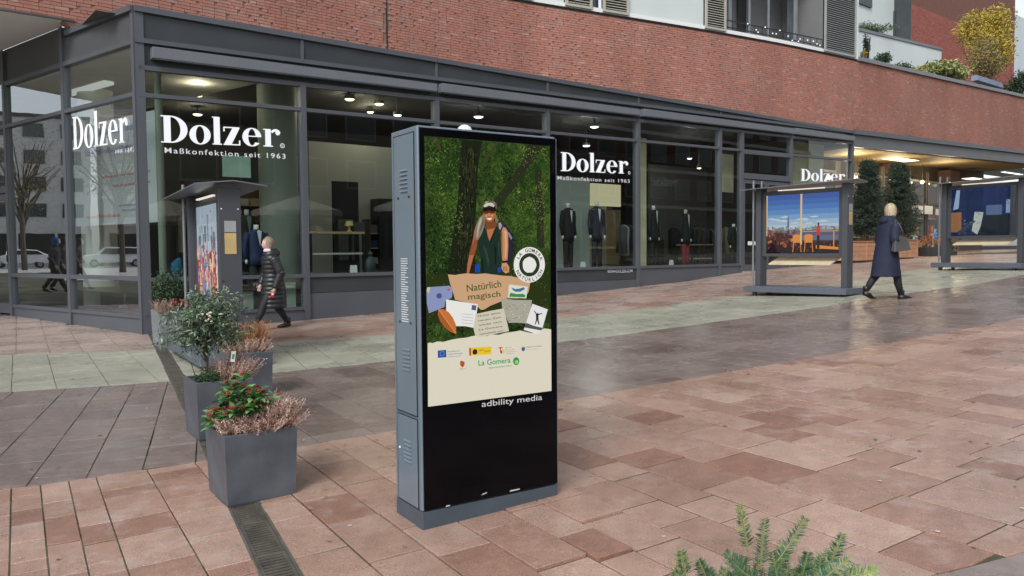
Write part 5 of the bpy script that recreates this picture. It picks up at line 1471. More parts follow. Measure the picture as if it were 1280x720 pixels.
# torn paper foot
cream = emit('picture_cream_paper', hx('#dcd5c0'), EM); 
pic('cream_paper', b8([(65, 475), (80, 470), (95, 474), (120, 464), (160, 466), (200, 455), (240, 447), (300, 440), (330, 432), (370, 425), (420, 432), (450, 422), (490, 424), (530, 412), (590, 404), (620, 398), (660, 408), (690, 414), (720, 408), (740, 396), (762, 386), (785, 388), (806, 392)]) + [(688.2, 489.5), (533.5, 509)], cream, 9)
kraft = E_('picture_kraft_paper', '#c9a27c')
pic('kraft_paper', b8([(186, 62), (230, 66), (262, 60), (300, 56), (360, 60), (410, 56), (450, 62), (520, 70), (560, 72), (620, 84), (682, 96), (676, 130), (670, 165), (650, 200), (600, 206), (540, 205), (500, 226), (440, 250), (405, 272), (385, 275), (350, 245), (290, 228), (230, 215), (214, 160), (200, 120)]), kraft, 10)
pic('stamp', b8([(552, 122), (664, 136), (656, 206), (546, 200)]), E_('picture_stamp', '#d9dccb'), 11)
pic('stamp_hills', b8([(560, 172), (600, 180), (636, 178), (650, 186), (648, 200), (552, 196)]), E_('picture_stamp_green', '#3f8a46'), 12)
pic('stamp_bird', b8([(566, 140), (590, 150), (620, 146), (640, 138), (648, 150), (620, 166), (590, 166), (575, 156)]), E_('picture_stamp_blue', '#3f6f9a'), 12)
pic('blue_card', b8([(58, 160), (80, 138), (195, 130), (215, 150), (210, 200), (170, 225), (165, 258), (72, 295), (60, 235)]), E_('picture_blue_card', '#8a93b8'), 11)
pic('card_seal', b8([(120, 180), (132, 174), (146, 178), (150, 194), (142, 206), (126, 206), (116, 196)]), E_('picture_navy', '#4a5488'), 12)
pic('card_corner', b8([(58, 160), (62, 140), (80, 138), (72, 175)]), E_('picture_tape', '#c8c4a0'), 12)
pic('card_stamp', b8([(182, 148), (194, 146), (196, 158), (184, 160)]), E_('picture_red', '#b8463c'), 12)
pic('white_envelope', b8([(175, 212), (265, 226), (365, 240), (358, 300), (348, 384), (290, 372), (236, 372), (175, 280)]), E_('picture_white', '#e8e6e0'), 13)
pic('envelope_stamp', b8([(330, 245), (356, 248), (354, 278), (326, 274)]), E_('picture_navy2', '#56607c'), 14)
for i in range(4): y = 296 + i * 18; pic('address_line', b8([(268, y), (338, y + 8), (338, y + 11), (268, y + 3)]), E_('picture_grey_line', '#a9a9ad'), 14)
pic('orange_leaf', b8([(128, 272), (160, 270), (190, 288), (215, 320), (234, 365), (236, 420), (200, 405), (165, 378), (140, 345), (126, 305)]), E_('picture_leaf', '#c47238'), 15)
pic('leaf_vein', b8([(132, 276), (136, 276), (232, 412), (228, 412)]), E_('picture_leaf_vein', '#e0a070'), 16)
pic('leaf_shade', b8([(132, 280), (228, 412), (200, 402), (165, 378), (140, 345), (128, 305)]), E_('picture_leaf_dark', '#a85a2a'), 15.5)
pic('grey_paper', b8([(505, 205), (580, 214), (690, 216), (680, 290), (665, 356), (600, 352), (550, 352), (512, 270)]), E_('picture_grey_paper', '#a9a596'), 12)
pr_ = random.Random(5)
for i in range(60):
    x, y = pr_.uniform(520, 665), pr_.uniform(225, 340); w, h = pr_.uniform(4, 12), pr_.uniform(3, 8)
    pic('paper_fleck', b8([(x, y), (x + w, y + 1), (x + w - 2, y + h), (x + 1, y + h)]), E_('picture_grey_dark', '#8c887a') if i % 2 else E_('picture_grey_light', '#c4c1b4'), 12.5)
pic('note_paper', b8([(352, 300), (430, 282), (520, 266), (538, 340), (552, 402), (470, 418), (390, 436), (350, 432), (338, 380)]), E_('picture_note_paper', '#cfc8b2'), 14)
ink = E_('picture_ink', '#5a5650')
def ptext(body, p0, p1, h, mt, dy, thick=0., name='lettering', sp=1.):
    t = MB(); put_text(t, body, kp(*p0), kp(*p1), h, -.0076 - dy * .00022, sp, thick); return t.build(name, mt, screen)
for i, s_ in enumerate(['Nutze deine', 'neuen Zeit', 'wieder nach', 'La Gomera', 'vermittelt von']):
    y = 312 + i * 27; ptext(s_, A(520, 330, 4.8, [(366 + i * 2, y + 6)])[0], A(520, 330, 4.8, [(500 + i * 4, y - 16)])[0], .011, ink, 15, .008, 'handwriting')
pic('photo_print', b8([(692, 238), (784, 272), (748, 398), (722, 420), (640, 394)]), E_('picture_photo_white', '#e4e3e0'), 15)
pic('photo_hill', b8([(655, 352), (700, 370), (752, 382), (746, 398), (644, 380)]), E_('picture_photo_dark', '#565450'), 16)
pic('photo_figure', b8([(712, 300), (700, 280), (704, 278), (718, 298), (722, 290), (728, 298), (750, 294), (752, 298), (728, 306), (728, 330), (734, 362), (728, 362), (720, 336), (712, 362), (706, 362), (714, 330)]), E_('picture_black', '#2a2624'), 17)
# badge
cx, cy = kp(660.5, 331.0); rx_ = abs(kp(680, 331)[0] - kp(641, 331)[0]) / 2; rz_ = abs(kp(660, 309)[1] - kp(660, 353.5)[1]) / 2
def disc(r0, r1, mt, dy, name, n=32, ang=(0, 360), wob=0.):
    g = MB(); o = []
    vr_ = random.Random(9)
    P = [(cx + rx_ * r1 * math.cos(R(ang[0] + (ang[1] - ang[0]) * i / n)) * (1 + vr_.uniform(-wob, wob)), cy + rz_ * r1 * math.sin(R(ang[0] + (ang[1] - ang[0]) * i / n)) * (1 + vr_.uniform(-wob, wob))) for i in range(n)]
    g.poly(P, -.0076 - dy * .00022); return g.build(name, mt, screen)
disc(0, 1, E_('picture_white', '#e8e6e0'), 16, 'badge'); disc(0, .66, E_('picture_badge_dark', '#2f3a24'), 17, 'badge_centre'); disc(0, .45, E_('picture_white', '#e8e6e0'), 18, 'badge_island', 16, wob=.08)
t = MB()
for word_, a0, a1, flip in (('LA GOMERA', 150, 25, False), ('NATÜRLICH', 208, 332, True)):
    k = len(word_)
    for i, ch in enumerate(word_):
        if ch == ' ': continue
        a = R(a0 + (a1 - a0) * i / (k - 1)); vs_, fs_ = text_geo(ch, 1, 1, 'CENTER', .02)
        s = rx_ * .27; dirv = Vector((math.cos(a), math.sin(a))); tang = Vector((dirv.y, -dirv.x)); upv = dirv
        if flip: tang = -tang; upv = -dirv
        c = Vector((cx, cy)) + Vector((dirv.x * rx_, dirv.y * rz_)) * (.83) - upv * s * .35
        t.add([((c + tang * x * s + upv * y * s).x, -.0076 - 18 * .00022, (c + tang * x * s + upv * y * s).y) for x, y in vs_], fs_)
t.build('badge_lettering', E_('picture_badge_ink', '#3c3c38'), screen)
ptext('Natürlich', (582.5, 364.6), (625.5, 358.5), .040, E_('picture_text_olive', '#565a34'), 12, .012, 'headline_lettering')
ptext('magisch', (584, 374.6), (624.5, 370.5), .034, E_('picture_text_olive', '#565a34'), 12, .012, 'headline_lettering')
# sponsor line
pic('flag_blue', b8([(125, 518), (176, 514), (177, 558), (126, 562)]), E_('picture_eu_blue', '#2454a8'), 11)
g = MB()
c0 = kp(551.5, 441.9); 
for i in range(12): a = i * math.pi / 6; p = (c0[0] + .012 * math.cos(a), c0[1] + .012 * math.sin(a)); g.poly([(p[0] - .0017, p[1]), (p[0], p[1] + .0017), (p[0] + .0017, p[1]), (p[0], p[1] - .0017)], -.0076 - 12 * .00022)
g.build('flag_stars', E_('picture_yellow', '#e8c62a'), screen)
blt = E_('picture_blue_text', '#3a62ae'); gt_ = E_('picture_grey_text', '#8a887e')
ptext('Financiado por la', (558.5, 440.2), (573.5, 438.8), .008, blt, 11, .01); ptext('Unión Europea', (558.5, 443.6), (577, 441.8), .008, blt, 11, .01); ptext('NextGenerationEU', (558.5, 446.4), (575, 445), .006, blt, 11)
pic('yellow_bar', b8([(316, 502), (446, 494), (447, 540), (317, 548)]), E_('picture_flag_yellow', '#e9c22e'), 11)
pic('red_stripe', b8([(313, 503), (324, 502), (325, 548), (314, 549)]), E_('picture_red', '#b8463c'), 12)
pic('arms_mark', b8([(336, 516), (348, 508), (360, 514), (363, 532), (354, 542), (338, 542), (333, 530)]), E_('picture_black', '#2a2624'), 12)
ptext('GOBIERNO', (596.5, 438.6), (604, 438), .008, E_('picture_black', '#2a2624'), 12); ptext('MINISTERIO', (604.5, 439.8), (612, 439), .008, E_('picture_black', '#2a2624'), 12)
ptext('T', (622, 440.5), (627, 440), .030, E_('picture_logo_red', '#c8343a'), 11, .03); 
pic('logo_mark', b8([(512, 512), (524, 508), (528, 530), (516, 534)]), E_('picture_flag_yellow', '#e9c22e'), 12); pic('logo_mark', b8([(500, 520), (510, 516), (512, 535), (502, 537)]), E_('picture_logo_red', '#c8343a'), 12)
for i, s_ in enumerate(['Plan de', 'Recuperación,', 'Transformación', 'y Resiliencia']): ptext(s_, (630.8, 435.5 + i * 2.5), ((638, 642, 643.5, 641)[i], 434.5 + i * 2.5), .007, gt_, 11)
pic('shield', b8([(627, 500), (648, 498), (648, 514), (638, 524), (628, 516)]), E_('picture_shield', '#4a5a9a'), 11); pic('shield_top', b8([(630, 493), (646, 492), (648, 498), (628, 500)]), E_('picture_flag_yellow', '#e9c22e'), 12)
ptext('Gobierno de Canarias', (656.5, 434.5), (676, 432.8), .008, blt, 11, .01); ptext('Turismo y Empleo', (656.5, 437.5), (672, 436.2), .006, gt_, 11)
pic('crest', b8([(259, 584), (268, 578), (276, 582), (286, 586), (286, 606), (274, 620), (260, 608)]), E_('picture_crest', '#b8542e'), 11)
ptext('CABILDO', (572.5, 462), (581.5, 461.2), .008, gt_, 11)
gr = E_('picture_gomera_green', '#1f9a5c')
ptext('La Gomera', (596.8, 456.8), (637, 453.0), .031, gr, 11, .012, 'logo_lettering'); ptext('Naturalmente única', (610, 460.8), (638, 457.4), .010, gr, 11, .01)
pic('green_globe', [(644 + 4.0 * math.cos(R(a)), 451.2 + 5 * math.sin(R(a))) for a in range(0, 360, 24)], gr, 11)
pic('globe_leaf', [(644.5 + 2.2 * math.cos(R(a)), 452.2 + 2.4 * math.sin(R(a))) for a in range(0, 360, 30)], E_('picture_light_green', '#a8cc5a'), 12)
# clear cover sheet
g = MB(); g.quad((.013, -.0146, .131), (KW - .001, -.0146, .131), (KW - .001, -.0146, KH - .013), (.013, -.0146, KH - .013)); g.build('cover_glass', glass('cover_glass_sheet', (.97, .97, .98), 1.15), kio)

# ------------------------------------------------------------------ glazed display cases on the square
POST = mat('display_case_grey', (.060, .066, .078), .45, .1, .06, 2)
SLAB = mat('display_case_base_paint', (.10, .115, .15), .45, .1, .08, 3)
def pface(side):
    """printed sheet coordinates: x from 0 (left as seen) to 1, z from 0 (bottom) to 1"""
    def T(x, dy, z):
        X = -.78 + 1.56 * x; Z = .86 + 1.22 * z
        return (X, -.045 - dy, Z) if side > 0 else (-X, .045 + dy, Z)
    return T
def shape(parent, side, name, pts, mt, dy):
    g = MB(pface(side)); g.add([(x, dy * .0012, z) for x, z in pts], [tuple(range(len(pts)))]); return g.build(name, mt, parent)
def display_case(C, rz, label, art, postlen=1.0):
    C = Vector(C); C.z = gz(C.x, C.y)
    t = thing('display_case', label, 'display case', C, rz, 'roofed display cases on the square')
    g = MB(); g.box(-1.1, 1.1, -.42, .42, .05, .17); g.build('base', SLAB, t, bevel=.01)
    for x in (-.9, .9):
        for y in (-.3, .3):
            g = MB(); g.rings_z([(x, y, -.05, .05, .05), (x, y, .05, .05, .05)], 8); g.build('foot', BLACK, t)
    for x in (-.93, .93):
        g = MB(); g.box(x - .06, x + .06, -.135, .135, .17, 2.24); p = g.build('post', POST, t, bevel=.005)
        s = 1 if x > 0 else -1
        if s > 0:
            g = MB(); g.box(x + .061, x + .068, -.07, .07, 1.42, 1.68); g.build('name_plate', mat('tan_plate', (.50, .37, .17), .45), p)
            g = MB(); g.box(x + .061, x + .068, -.07, .07, 1.69, 1.83); g.build('info_plate', mat('grey_label', (.30, .31, .32), .4), p)
            for yy in (-.1, .1): g = MB(); g.box(x + .060, x + .064, yy - .008, yy + .008, 1.97, 1.986); g.build('screw', WHITEP, p)
    for z in ((.80, .86), (2.08, 2.16)):
        g = MB(); g.box(-.868, .868, -.05, .05, *z); g.build('frame_bar', POST, t)
    for x in (-.868, .788):
        g = MB(); g.box(x, x + .08, -.05, .05, .86, 2.08); g.build('frame_bar', POST, t)
    for i in (0, 1):
        g = MB(); g.tube([(-1.02, -.17 - .0 + .34 * i, .17), (-1.02, -.17 + .34 * i, 2.42)], .022, 8); g.build('mast', mat('light_grey_tube', (.19, .20, .22), .4, .3), t)
    g = MB(); g.hexa([(-1.2, -.43, 2.20), (1.14, -.43, 2.26), (1.14, .02, 2.31), (-1.2, .02, 2.25), (-1.2, -.43, 2.214), (1.14, -.43, 2.274), (1.14, .02, 2.324), (-1.2, .02, 2.264)])
    g.build('roof_plate', mat('roof_plate_zinc', (.15, .165, .185), .35, .3), t)
    g = MB(); g.hexa([(-1.2, .021, 2.25), (1.14, .021, 2.31), (1.14, .43, 2.26), (-1.2, .43, 2.20), (-1.2, .021, 2.264), (1.14, .021, 2.324), (1.14, .43, 2.274), (-1.2, .43, 2.214)])
    g.build('roof_plate', mat('roof_plate_zinc', (.15, .165, .185), .35, .3), t)
    g = MB(); g.box(-.5, .5, -.1, -.06, 2.165, 2.185); g.build('light_tube', emit('case_light', (1., .9, .75), .9 * EM), t)
    g = MB(); g.hexa([(-.72, -.06, .62), (.62, -.06, .62), (.72, .24, .78), (-.62, .24, .78), (-.72, -.06, .645), (.62, -.06, .645), (.72, .24, .805), (-.62, .24, .805)]); g.build('wooden_board', mat('pale_ply', (.55, .46, .30), .6, 0, .1, 5), t)
    g = MB(); g.box(-.788, .788, -.04, .04, .862, 2.078); bx = g.build('picture_panel', mat('panel_back', (.02, .02, .02), .5), t)
    for s in (1, -1): art(bx, s)
    for s in (-1, 1):
        g = MB(); g.quad((-.787, s * .062, .862), (.787, s * .062, .862), (.787, s * .062, 2.078), (-.787, s * .062, 2.078)); g.build('cover_glass', GLASS_C, t)
    return t
def PC(name, h, s=.8): return emit('print_' + name, hx(h), EM * s)
def art_terrace(bx, s):
    q = lambda a, b, c, d: [(a, c), (b, c), (b, d), (a, d)]
    bands = ['#2c56a6', '#3765b2', '#4677bd', '#5b8bc8', '#7ba4d2', '#9dbcd8', '#b9cbd8']
    for i, c in enumerate(bands): z1 = 1 - i * .085; shape(bx, s, 'printed_sky', q(0, 1, z1 - .085 if i < 6 else .38, z1), PC('sky_%s' % 'abcdefg'[i], c), 0)
    r = random.Random(3)
    for i in range(16): x, z, w = r.uniform(0, .85), r.uniform(.45, .62), r.uniform(.08, .2); shape(bx, s, 'printed_cloud', [(x, z), (x + w * .5, z - .008), (x + w, z), (x + w * .7, z + .02), (x + w * .3, z + .015)], PC('cloud', '#ccd5da', .8), 1)
    shape(bx, s, 'printed_river', q(0, 1, .22, .40), PC('river', '#66708a'), 1)
    shape(bx, s, 'printed_river', [(.5, .3), (1, .3), (1, .43), (.8, .46), (.55, .42)], PC('river_dark', '#55607a'), 1.5)
    x = 0
    while x < 1: w = r.uniform(.015, .05); shape(bx, s, 'printed_house', q(x, min(1, x + w), .39, .39 + r.uniform(.02, .08)), PC(*r.choice([('haze_a', '#8a9aa8'), ('haze_b', '#a3b0b4'), ('haze_c', '#6f8a86')])), 2); x += w
    shape(bx, s, 'printed_spire', [(.30, .44), (.33, .44), (.325, .60), (.315, .66), (.305, .60)], PC('haze_d', '#5f7084'), 3)
    shape(bx, s, 'printed_deck', q(0, 1, 0, .2), PC('deck', '#2e1e24'), 2); shape(bx, s, 'printed_deck', [(0, .2), (.45, .2), (.45, .28), (.2, .36), (0, .34)], PC('crowd', '#4a2420'), 3)
    for i in range(46): x, z = r.uniform(0, .45), r.uniform(.1, .36); w = r.uniform(.015, .04); shape(bx, s, 'printed_guest', q(x, x + w, z, z + w * 1.6), PC(*r.choice([('g1', '#8c3a22'), ('g2', '#c4642c'), ('g3', '#2a1a20'), ('g4', '#a05038'), ('g5', '#d98a4a'), ('g6', '#52343c')])), 4)
    OR = PC('orange_chair', '#dc8a3c', .95)
    for i in range(170):
        x, z = r.uniform(0, .98), r.uniform(.02, .44); w = r.uniform(.004, .02)
        if x > .5 and z > .2: continue
        shape(bx, s, 'printed_detail', [(x, z), (x + w, z + r.uniform(-.01, .01)), (x + w * .8, z + w * 1.4), (x + .1 * w, z + w * 1.5)], PC(*r.choice([('g1', '#8c3a22'), ('g2', '#c4642c'), ('g3', '#2a1a20'), ('g4', '#a05038'), ('g6', '#52343c'), ('d1', '#1a1218'), ('d2', '#7a4a3c')])), 4.2 + i * .002)
    for cx in (.44, .60):
        shape(bx, s, 'printed_chair', [(cx - .055, .18), (cx + .055, .18), (cx + .06, .30), (cx + .03, .32), (cx - .03, .32), (cx - .06, .30)], OR, 5)
        for k in (-.05, .045): shape(bx, s, 'printed_chair_leg', [(cx + k, .18), (cx + k + .01, .18), (cx + k * 1.25 + .01, .02), (cx + k * 1.25, .02)], OR, 5)
    shape(bx, s, 'printed_mast', q(.485, .51, .15, 1), PC('mast', '#d8b878', .95), 6); shape(bx, s, 'printed_mast', q(.0, .015, .3, 1), PC('mast', '#d8b878', .95), 6)
    shape(bx, s, 'printed_railing', q(.5, 1, .36, .375), OR, 6); shape(bx, s, 'printed_railing', q(.93, .945, .08, .37), OR, 6); shape(bx, s, 'printed_railing', [(.7, .08), (1, .06), (1, .10), (.7, .14)], OR, 6)
    shape(bx, s, 'printed_visitor', [(.705, .3), (.76, .3), (.755, .45), (.735, .48), (.71, .45)], PC('red_jacket', '#d0343c'), 7); shape(bx, s, 'printed_visitor_legs', q(.715, .75, .08, .3), PC('trousers', '#1e1e2a'), 7)
    shape(bx, s, 'printed_visitor_head', q(.722, .745, .46, .51), PC('head', '#4a2c22'), 8)
def art_towers(bx, s):
    q = lambda a, b, c, d: [(a, c), (b, c), (b, d), (a, d)]
    for i, c in enumerate(['#a4b2c0', '#b4c2ce', '#c4d2de', '#d8e6f2', '#e6f2ff']): shape(bx, s, 'printed_sky', q(0, 1, 1 - (i + 1) * .2, 1 - i * .2), PC('cloud_%s' % 'abcde'[i], c, 1.15), 0)
    r = random.Random(6)
    for i in range(40): x, z = r.uniform(.02, .9), r.uniform(.45, .95); w = r.uniform(.03, .10); shape(bx, s, 'printed_streak', [(x, z), (x + w * .4, z - .2), (x + w * .7, z - .2), (x + w, z)], PC(*r.choice([('s1', '#6f7a86'), ('s2', '#93a4b4'), ('s3', '#d3dfe8'), ('s4', '#85919c')])), 1 + i * .01)
    for x0, x1, z1, c in ((.0, .12, .40, 'w1'), (.10, .2, .5, 'w2'), (.2, .42, .56, 'w3'), (.42, .52, .46, 'w4'), (.5, .78, .48, 'w5'), (.76, .9, .4, 'w6'), (.88, 1, .45, 'w1')):
        col = {'w1': '#c05a48', 'w2': '#8aa2c8', 'w3': '#6f97cc', 'w4': '#9aa0b4', 'w5': '#c8483a', 'w6': '#d87858'}[c]; shape(bx, s, 'printed_tower', q(x0, x1, 0, z1), PC(c, col), 2)
    for i in range(240): x, z = r.uniform(0, .97), r.uniform(0, .55) ** 1.15; w = r.uniform(.006, .03); shape(bx, s, 'printed_light', q(x, x + w, z, min(1, z + w * r.uniform(1, 7))), PC(*r.choice([('l1', '#ffd9a8'), ('l2', '#e8503a'), ('l3', '#f09070'), ('l4', '#a8c4ee'), ('l5', '#b83028'), ('l6', '#ffe8d0')]), 1.2), 3 + i * .01)
def art_harbour(bx, s):
    q = lambda a, b, c, d: [(a, c), (b, c), (b, d), (a, d)]
    shape(bx, s, 'printed_night_sky', q(0, 1, 0, 1), PC('night', '#1c2c52'), 0); shape(bx, s, 'printed_night_sky', q(.5, .85, .4, 1), PC('night_b', '#232f5c'), 1)
    shape(bx, s, 'printed_paper', [(.03, .55), (.12, .58), (.14, .97), (.08, .97)], PC('paper', '#9ab0cc'), 2); shape(bx, s, 'printed_house', q(0, .17, .08, .5), PC('rust_house', '#9a6a48'), 2)
    shape(bx, s, 'printed_white_tower', [(.34, .1), (.45, .0), (.52, .48), (.38, .5)], PC('white_tower', '#b8c0b8'), 3); shape(bx, s, 'printed_sail', [(.16, .02), (.40, .30), (.36, .33), (.10, .08)], PC('steel', '#39434f'), 4)
    shape(bx, s, 'printed_bridge', [(.42, .0), (1, 0), (1, .40), (.55, .42)], PC('slate', '#242a34'), 5); shape(bx, s, 'printed_glass', q(.56, .8, .42, .62), PC('glassy', '#5a6e92'), 4); shape(bx, s, 'printed_glass', q(.86, .92, .45, .72), PC('pale_blue', '#8aa0c0'), 5)
    shape(bx, s, 'printed_wall', q(.92, 1, 0, 1), PC('dim_wall', '#4a4c50'), 5)
    r = random.Random(12)
    for i in range(120):
        x, z = r.uniform(.0, .9), r.uniform(.02, .7); w = r.uniform(.006, .03)
        c = ('h1', '#3a4a6a') if z > .45 else r.choice([('h2', '#8a94a0'), ('h3', '#2c2a2a'), ('h4', '#a87850'), ('h5', '#5a6470')]) if x < .4 else r.choice([('h6', '#2c3440'), ('h7', '#343c48')])
        shape(bx, s, 'printed_detail', [(x, z), (x + w, z + .004), (x + w, z + w * .5), (x, z + w * .4)], PC(*c), 6 + i * .002)
def rzaz(a): return math.pi / 2 - R(a)
display_case((-4.03, 10.55, 0), rzaz(147), 'display case seen from its end with a glowing tower picture, behind the planters', art_towers)
display_case((6.0, 16.15, 0), rzaz(137), 'display case with a blue sky terrace picture left of the woman in navy', art_terrace)
display_case((11.95, 19.85, 0), rzaz(148), 'display case with a dark night picture at the right edge', art_harbour)

# ------------------------------------------------------------------ planters and plants
PLC = mat('planter_slate_grey', (.078, .088, .105), .5, 0, .20, 5, .15, 90, rvar=.15)
SOIL = mat('soil', (.03, .022, .016), .95)
def planter(C, rz, w, h, label, mt=PLC, d=None, taper=.03):
    d = d or w
    z0 = gz(*C)
    t = thing('planter', label, 'planter', (C[0], C[1], z0), rz, 'square grey planters beside the drain')
    k = taper * w
    def ring(o, z, kk): return [(o + kk, o + kk, z), (w - o - kk, o + kk, z), (w - o - kk, d - o - kk, z), (o + kk, d - o - kk, z)]
    g = MB(); g.loft([ring(.004, .0, k), ring(0, .012, k), ring(0, h - .004, 0), ring(.004, h, 0), ring(.022, h, 0), ring(.026, h - .05, 0)], False)
    g.add(ring(0, .001, k), [(3, 2, 1, 0)]); g.build('box', mt, t)
    g = MB(); n = 9; vs = [(.025 + (w - .05) * i / n, .025 + (d - .05) * j / n, h - .045 + rnd.uniform(-.012, .018)) for j in range(n + 1) for i in range(n + 1)]
    g.add(vs, [(j * (n + 1) + i, j * (n + 1) + i + 1, (j + 1) * (n + 1) + i + 1, (j + 1) * (n + 1) + i) for j in range(n) for i in range(n)]); g.build('soil', SOIL, t)
    return t
RZP = rzaz(54.5)
planter((-1.68, 4.50), RZP, .435, .425, 'nearest grey planter with red-berried shrub beside the advertising pillar')
planter((-2.47, 6.06), RZP, .44, .46, 'second grey planter carrying the airy olive green shrub')
planter((-2.78, 7.60), RZP, .44, .46, 'third planter holding rust coloured plants behind the airy shrub')
planter((-5.30, 11.7), RZP, .62, .56, 'pale grey planter farthest back at the left, with a dark conifer', mat('planter_pale_grey', (.17, .19, .22), .5, 0, .06, 3))
def PW(C, rz, x, y, z): c, s = math.cos(rz), math.sin(rz); return Vector((C[0] + x * c - y * s, C[1] + x * s + y * c, gz(*C) + z))
def heather(X, w, d, h, n, kind, label, seed, lean=(0, 0), nm='heather'):
    t = thing(nm, label, nm.replace('_', ' '), X, RZP)
    r = random.Random(seed); g = MB(); g.mats = list(LEAFS[kind]); 
    for i in range(n):
        x, y = r.uniform(-w / 2, w / 2), r.uniform(-d / 2, d / 2); p = Vector((x * .7, y * .7, 0))
        L = h * r.uniform(.5, 1.1); tip = Vector((x * 1.35 + lean[0] * L + r.gauss(0, .02), y * 1.25 + lean[1] * L + r.gauss(0, .02), L))
        g.cur = r.choices([0, 1, 2], [4, 3, 3])[0]
        g.bar(p, p.lerp(tip, .6), .003); g.bar(p.lerp(tip, .55), tip, .0022)
        for k in range(22):
            q = p.lerp(tip, r.uniform(.35, 1.02)) + Vector((r.gauss(0, .007), r.gauss(0, .007), 0)); e = Vector((r.gauss(0, .007), r.gauss(0, .007), r.uniform(.004, .014)))
            sd_ = Vector((r.gauss(0, 1), r.gauss(0, 1), r.gauss(0, 1))).normalized() * .0042
            g.add([q - sd_, q + sd_, q + e], [(0, 1, 2)])
    g.build('sprays', None, t); return t
C1 = (-1.68, 4.50); C2 = (-2.47, 6.06); C3 = (-2.78, 7.60); C4 = (-5.30, 11.7)
heather(PW(C1, RZP, .34, .12, .38), .2, .18, .19, 210, 'heather', 'dry pinkish heather at the right front of the nearest planter', 2, (.18, -.1))
heather(PW(C1, RZP, .11, .10, .38), .18, .12, .13, 150, 'heather', 'short dry heather at the left front of the nearest planter', 3, (-.2, -.2))
heather(PW(C1, RZP, .30, .32, .38), .26, .18, .2, 190, 'heather', 'dry pinkish heather at the back of the nearest planter', 4, (.2, .2))
heather(PW(C1, RZP, .22, .07, .38), .22, .1, .1, 120, 'heather', 'thin dry heather along the middle front of the nearest planter', 14, (.1, -.3))
heather(PW(C2, RZP, .31, .20, .41), .26, .3, .19, 260, 'heather', 'pale dry heather on the right of the second planter', 5, (.25, .0))
heather(PW(C3, RZP, .22, .16, .41), .38, .22, .17, 280, 'heather', 'pale dry heather at the front of the third planter', 6)
heather(PW(C3, RZP, .26, .28, .41), .34, .24, .32, 300, 'rust', 'tall rust brown heather in the third planter', 7)
# skimmia: every leaf its own piece
def skimmia(X, label):
    t = thing('skimmia_shrub', label, 'shrub', X, RZP)
    r = random.Random(12)
    lm = [mat('skimmia_leaf', (.065, .19, .045), .32, 0, .2, 20), mat('skimmia_leaf_light', (.15, .30, .09), .34, 0, .2, 20), mat('skimmia_leaf_dark', (.03, .095, .035), .32, 0, .2, 20)]
    protos = []
    for m_ in lm:
        g = MB(); L, w = .078, .017
        st = [(0, .002), (.18, .55), (.42, 1.), (.68, .85), (.88, .4), (1, .02)]
        vs = []
        for a, b in st: z = math.sin(a * 2.6) * .012; vs += [(a * L, -b * w, z + .004 * b), (a * L, 0, z), (a * L, b * w, z + .004 * b)]
        fs = []
        for i in range(len(st) - 1): o = i * 3; fs += [(o, o + 1, o + 4, o + 3), (o + 1, o + 2, o + 5, o + 4)]
        g.add(vs, fs); protos.append(g.build('leaf', m_, t, smooth=True))
    first = [True] * 3
    st = MB(); heads = []
    for i in range(36):
        a = r.uniform(0, 6.28); rr = .165 * math.sqrt(r.random()) * 1.15; h = (.34 - rr * .85) * r.choice([1, 1, .75, .55]) + r.uniform(-.03, .04)
        tip = Vector((rr * math.cos(a) - .01, rr * math.sin(a), h)); st.tube([(tip.x * .2, tip.y * .2, 0), (tip.x * .75, tip.y * .75, h * .55), tip], [.005, .004, .003], 5)
        heads.append(tip)
        for k in range(11):
            j = r.choices([0, 1, 2], [5, 3, 3])[0]
            an = k * 2.4 + r.uniform(-.3, .3); tilt = r.uniform(-.75, .25) - (.25 if k > 6 else 0)
            p = tip - Vector((0, 0, .008 * (k % 5)))
            o = protos[j] if first[j] else part_copy(protos[j], t); first[j] = False
            o.location = p; o.rotation_euler = (r.uniform(-.4, .4), -(-tilt) if False else tilt * -1 - .5, an); sc = r.uniform(.7, 1.15); o.scale = (sc, sc, sc)
    st.build('stems', TWIG, t)
    rb = [mat('red_berry_buds', (.36, .02, .025), .4), mat('dark_red_buds', (.22, .015, .02), .4)]
    for i, tip in enumerate(heads):
        if i % 5 == 4: continue
        g = MB(); g.mats = rb
        for k in range(34):
            c = tip + Vector((r.gauss(0, .013), r.gauss(0, .013), .014 + abs(r.gauss(0, .012)))); g.cur = r.randrange(2); g.ball(c, .0042, n=4)
        g.build('berry_cluster', None, t)
    return t
skimmia(PW(C1, RZP, .16, .22, .38), 'leafy shrub with red berry clusters in the nearest planter')
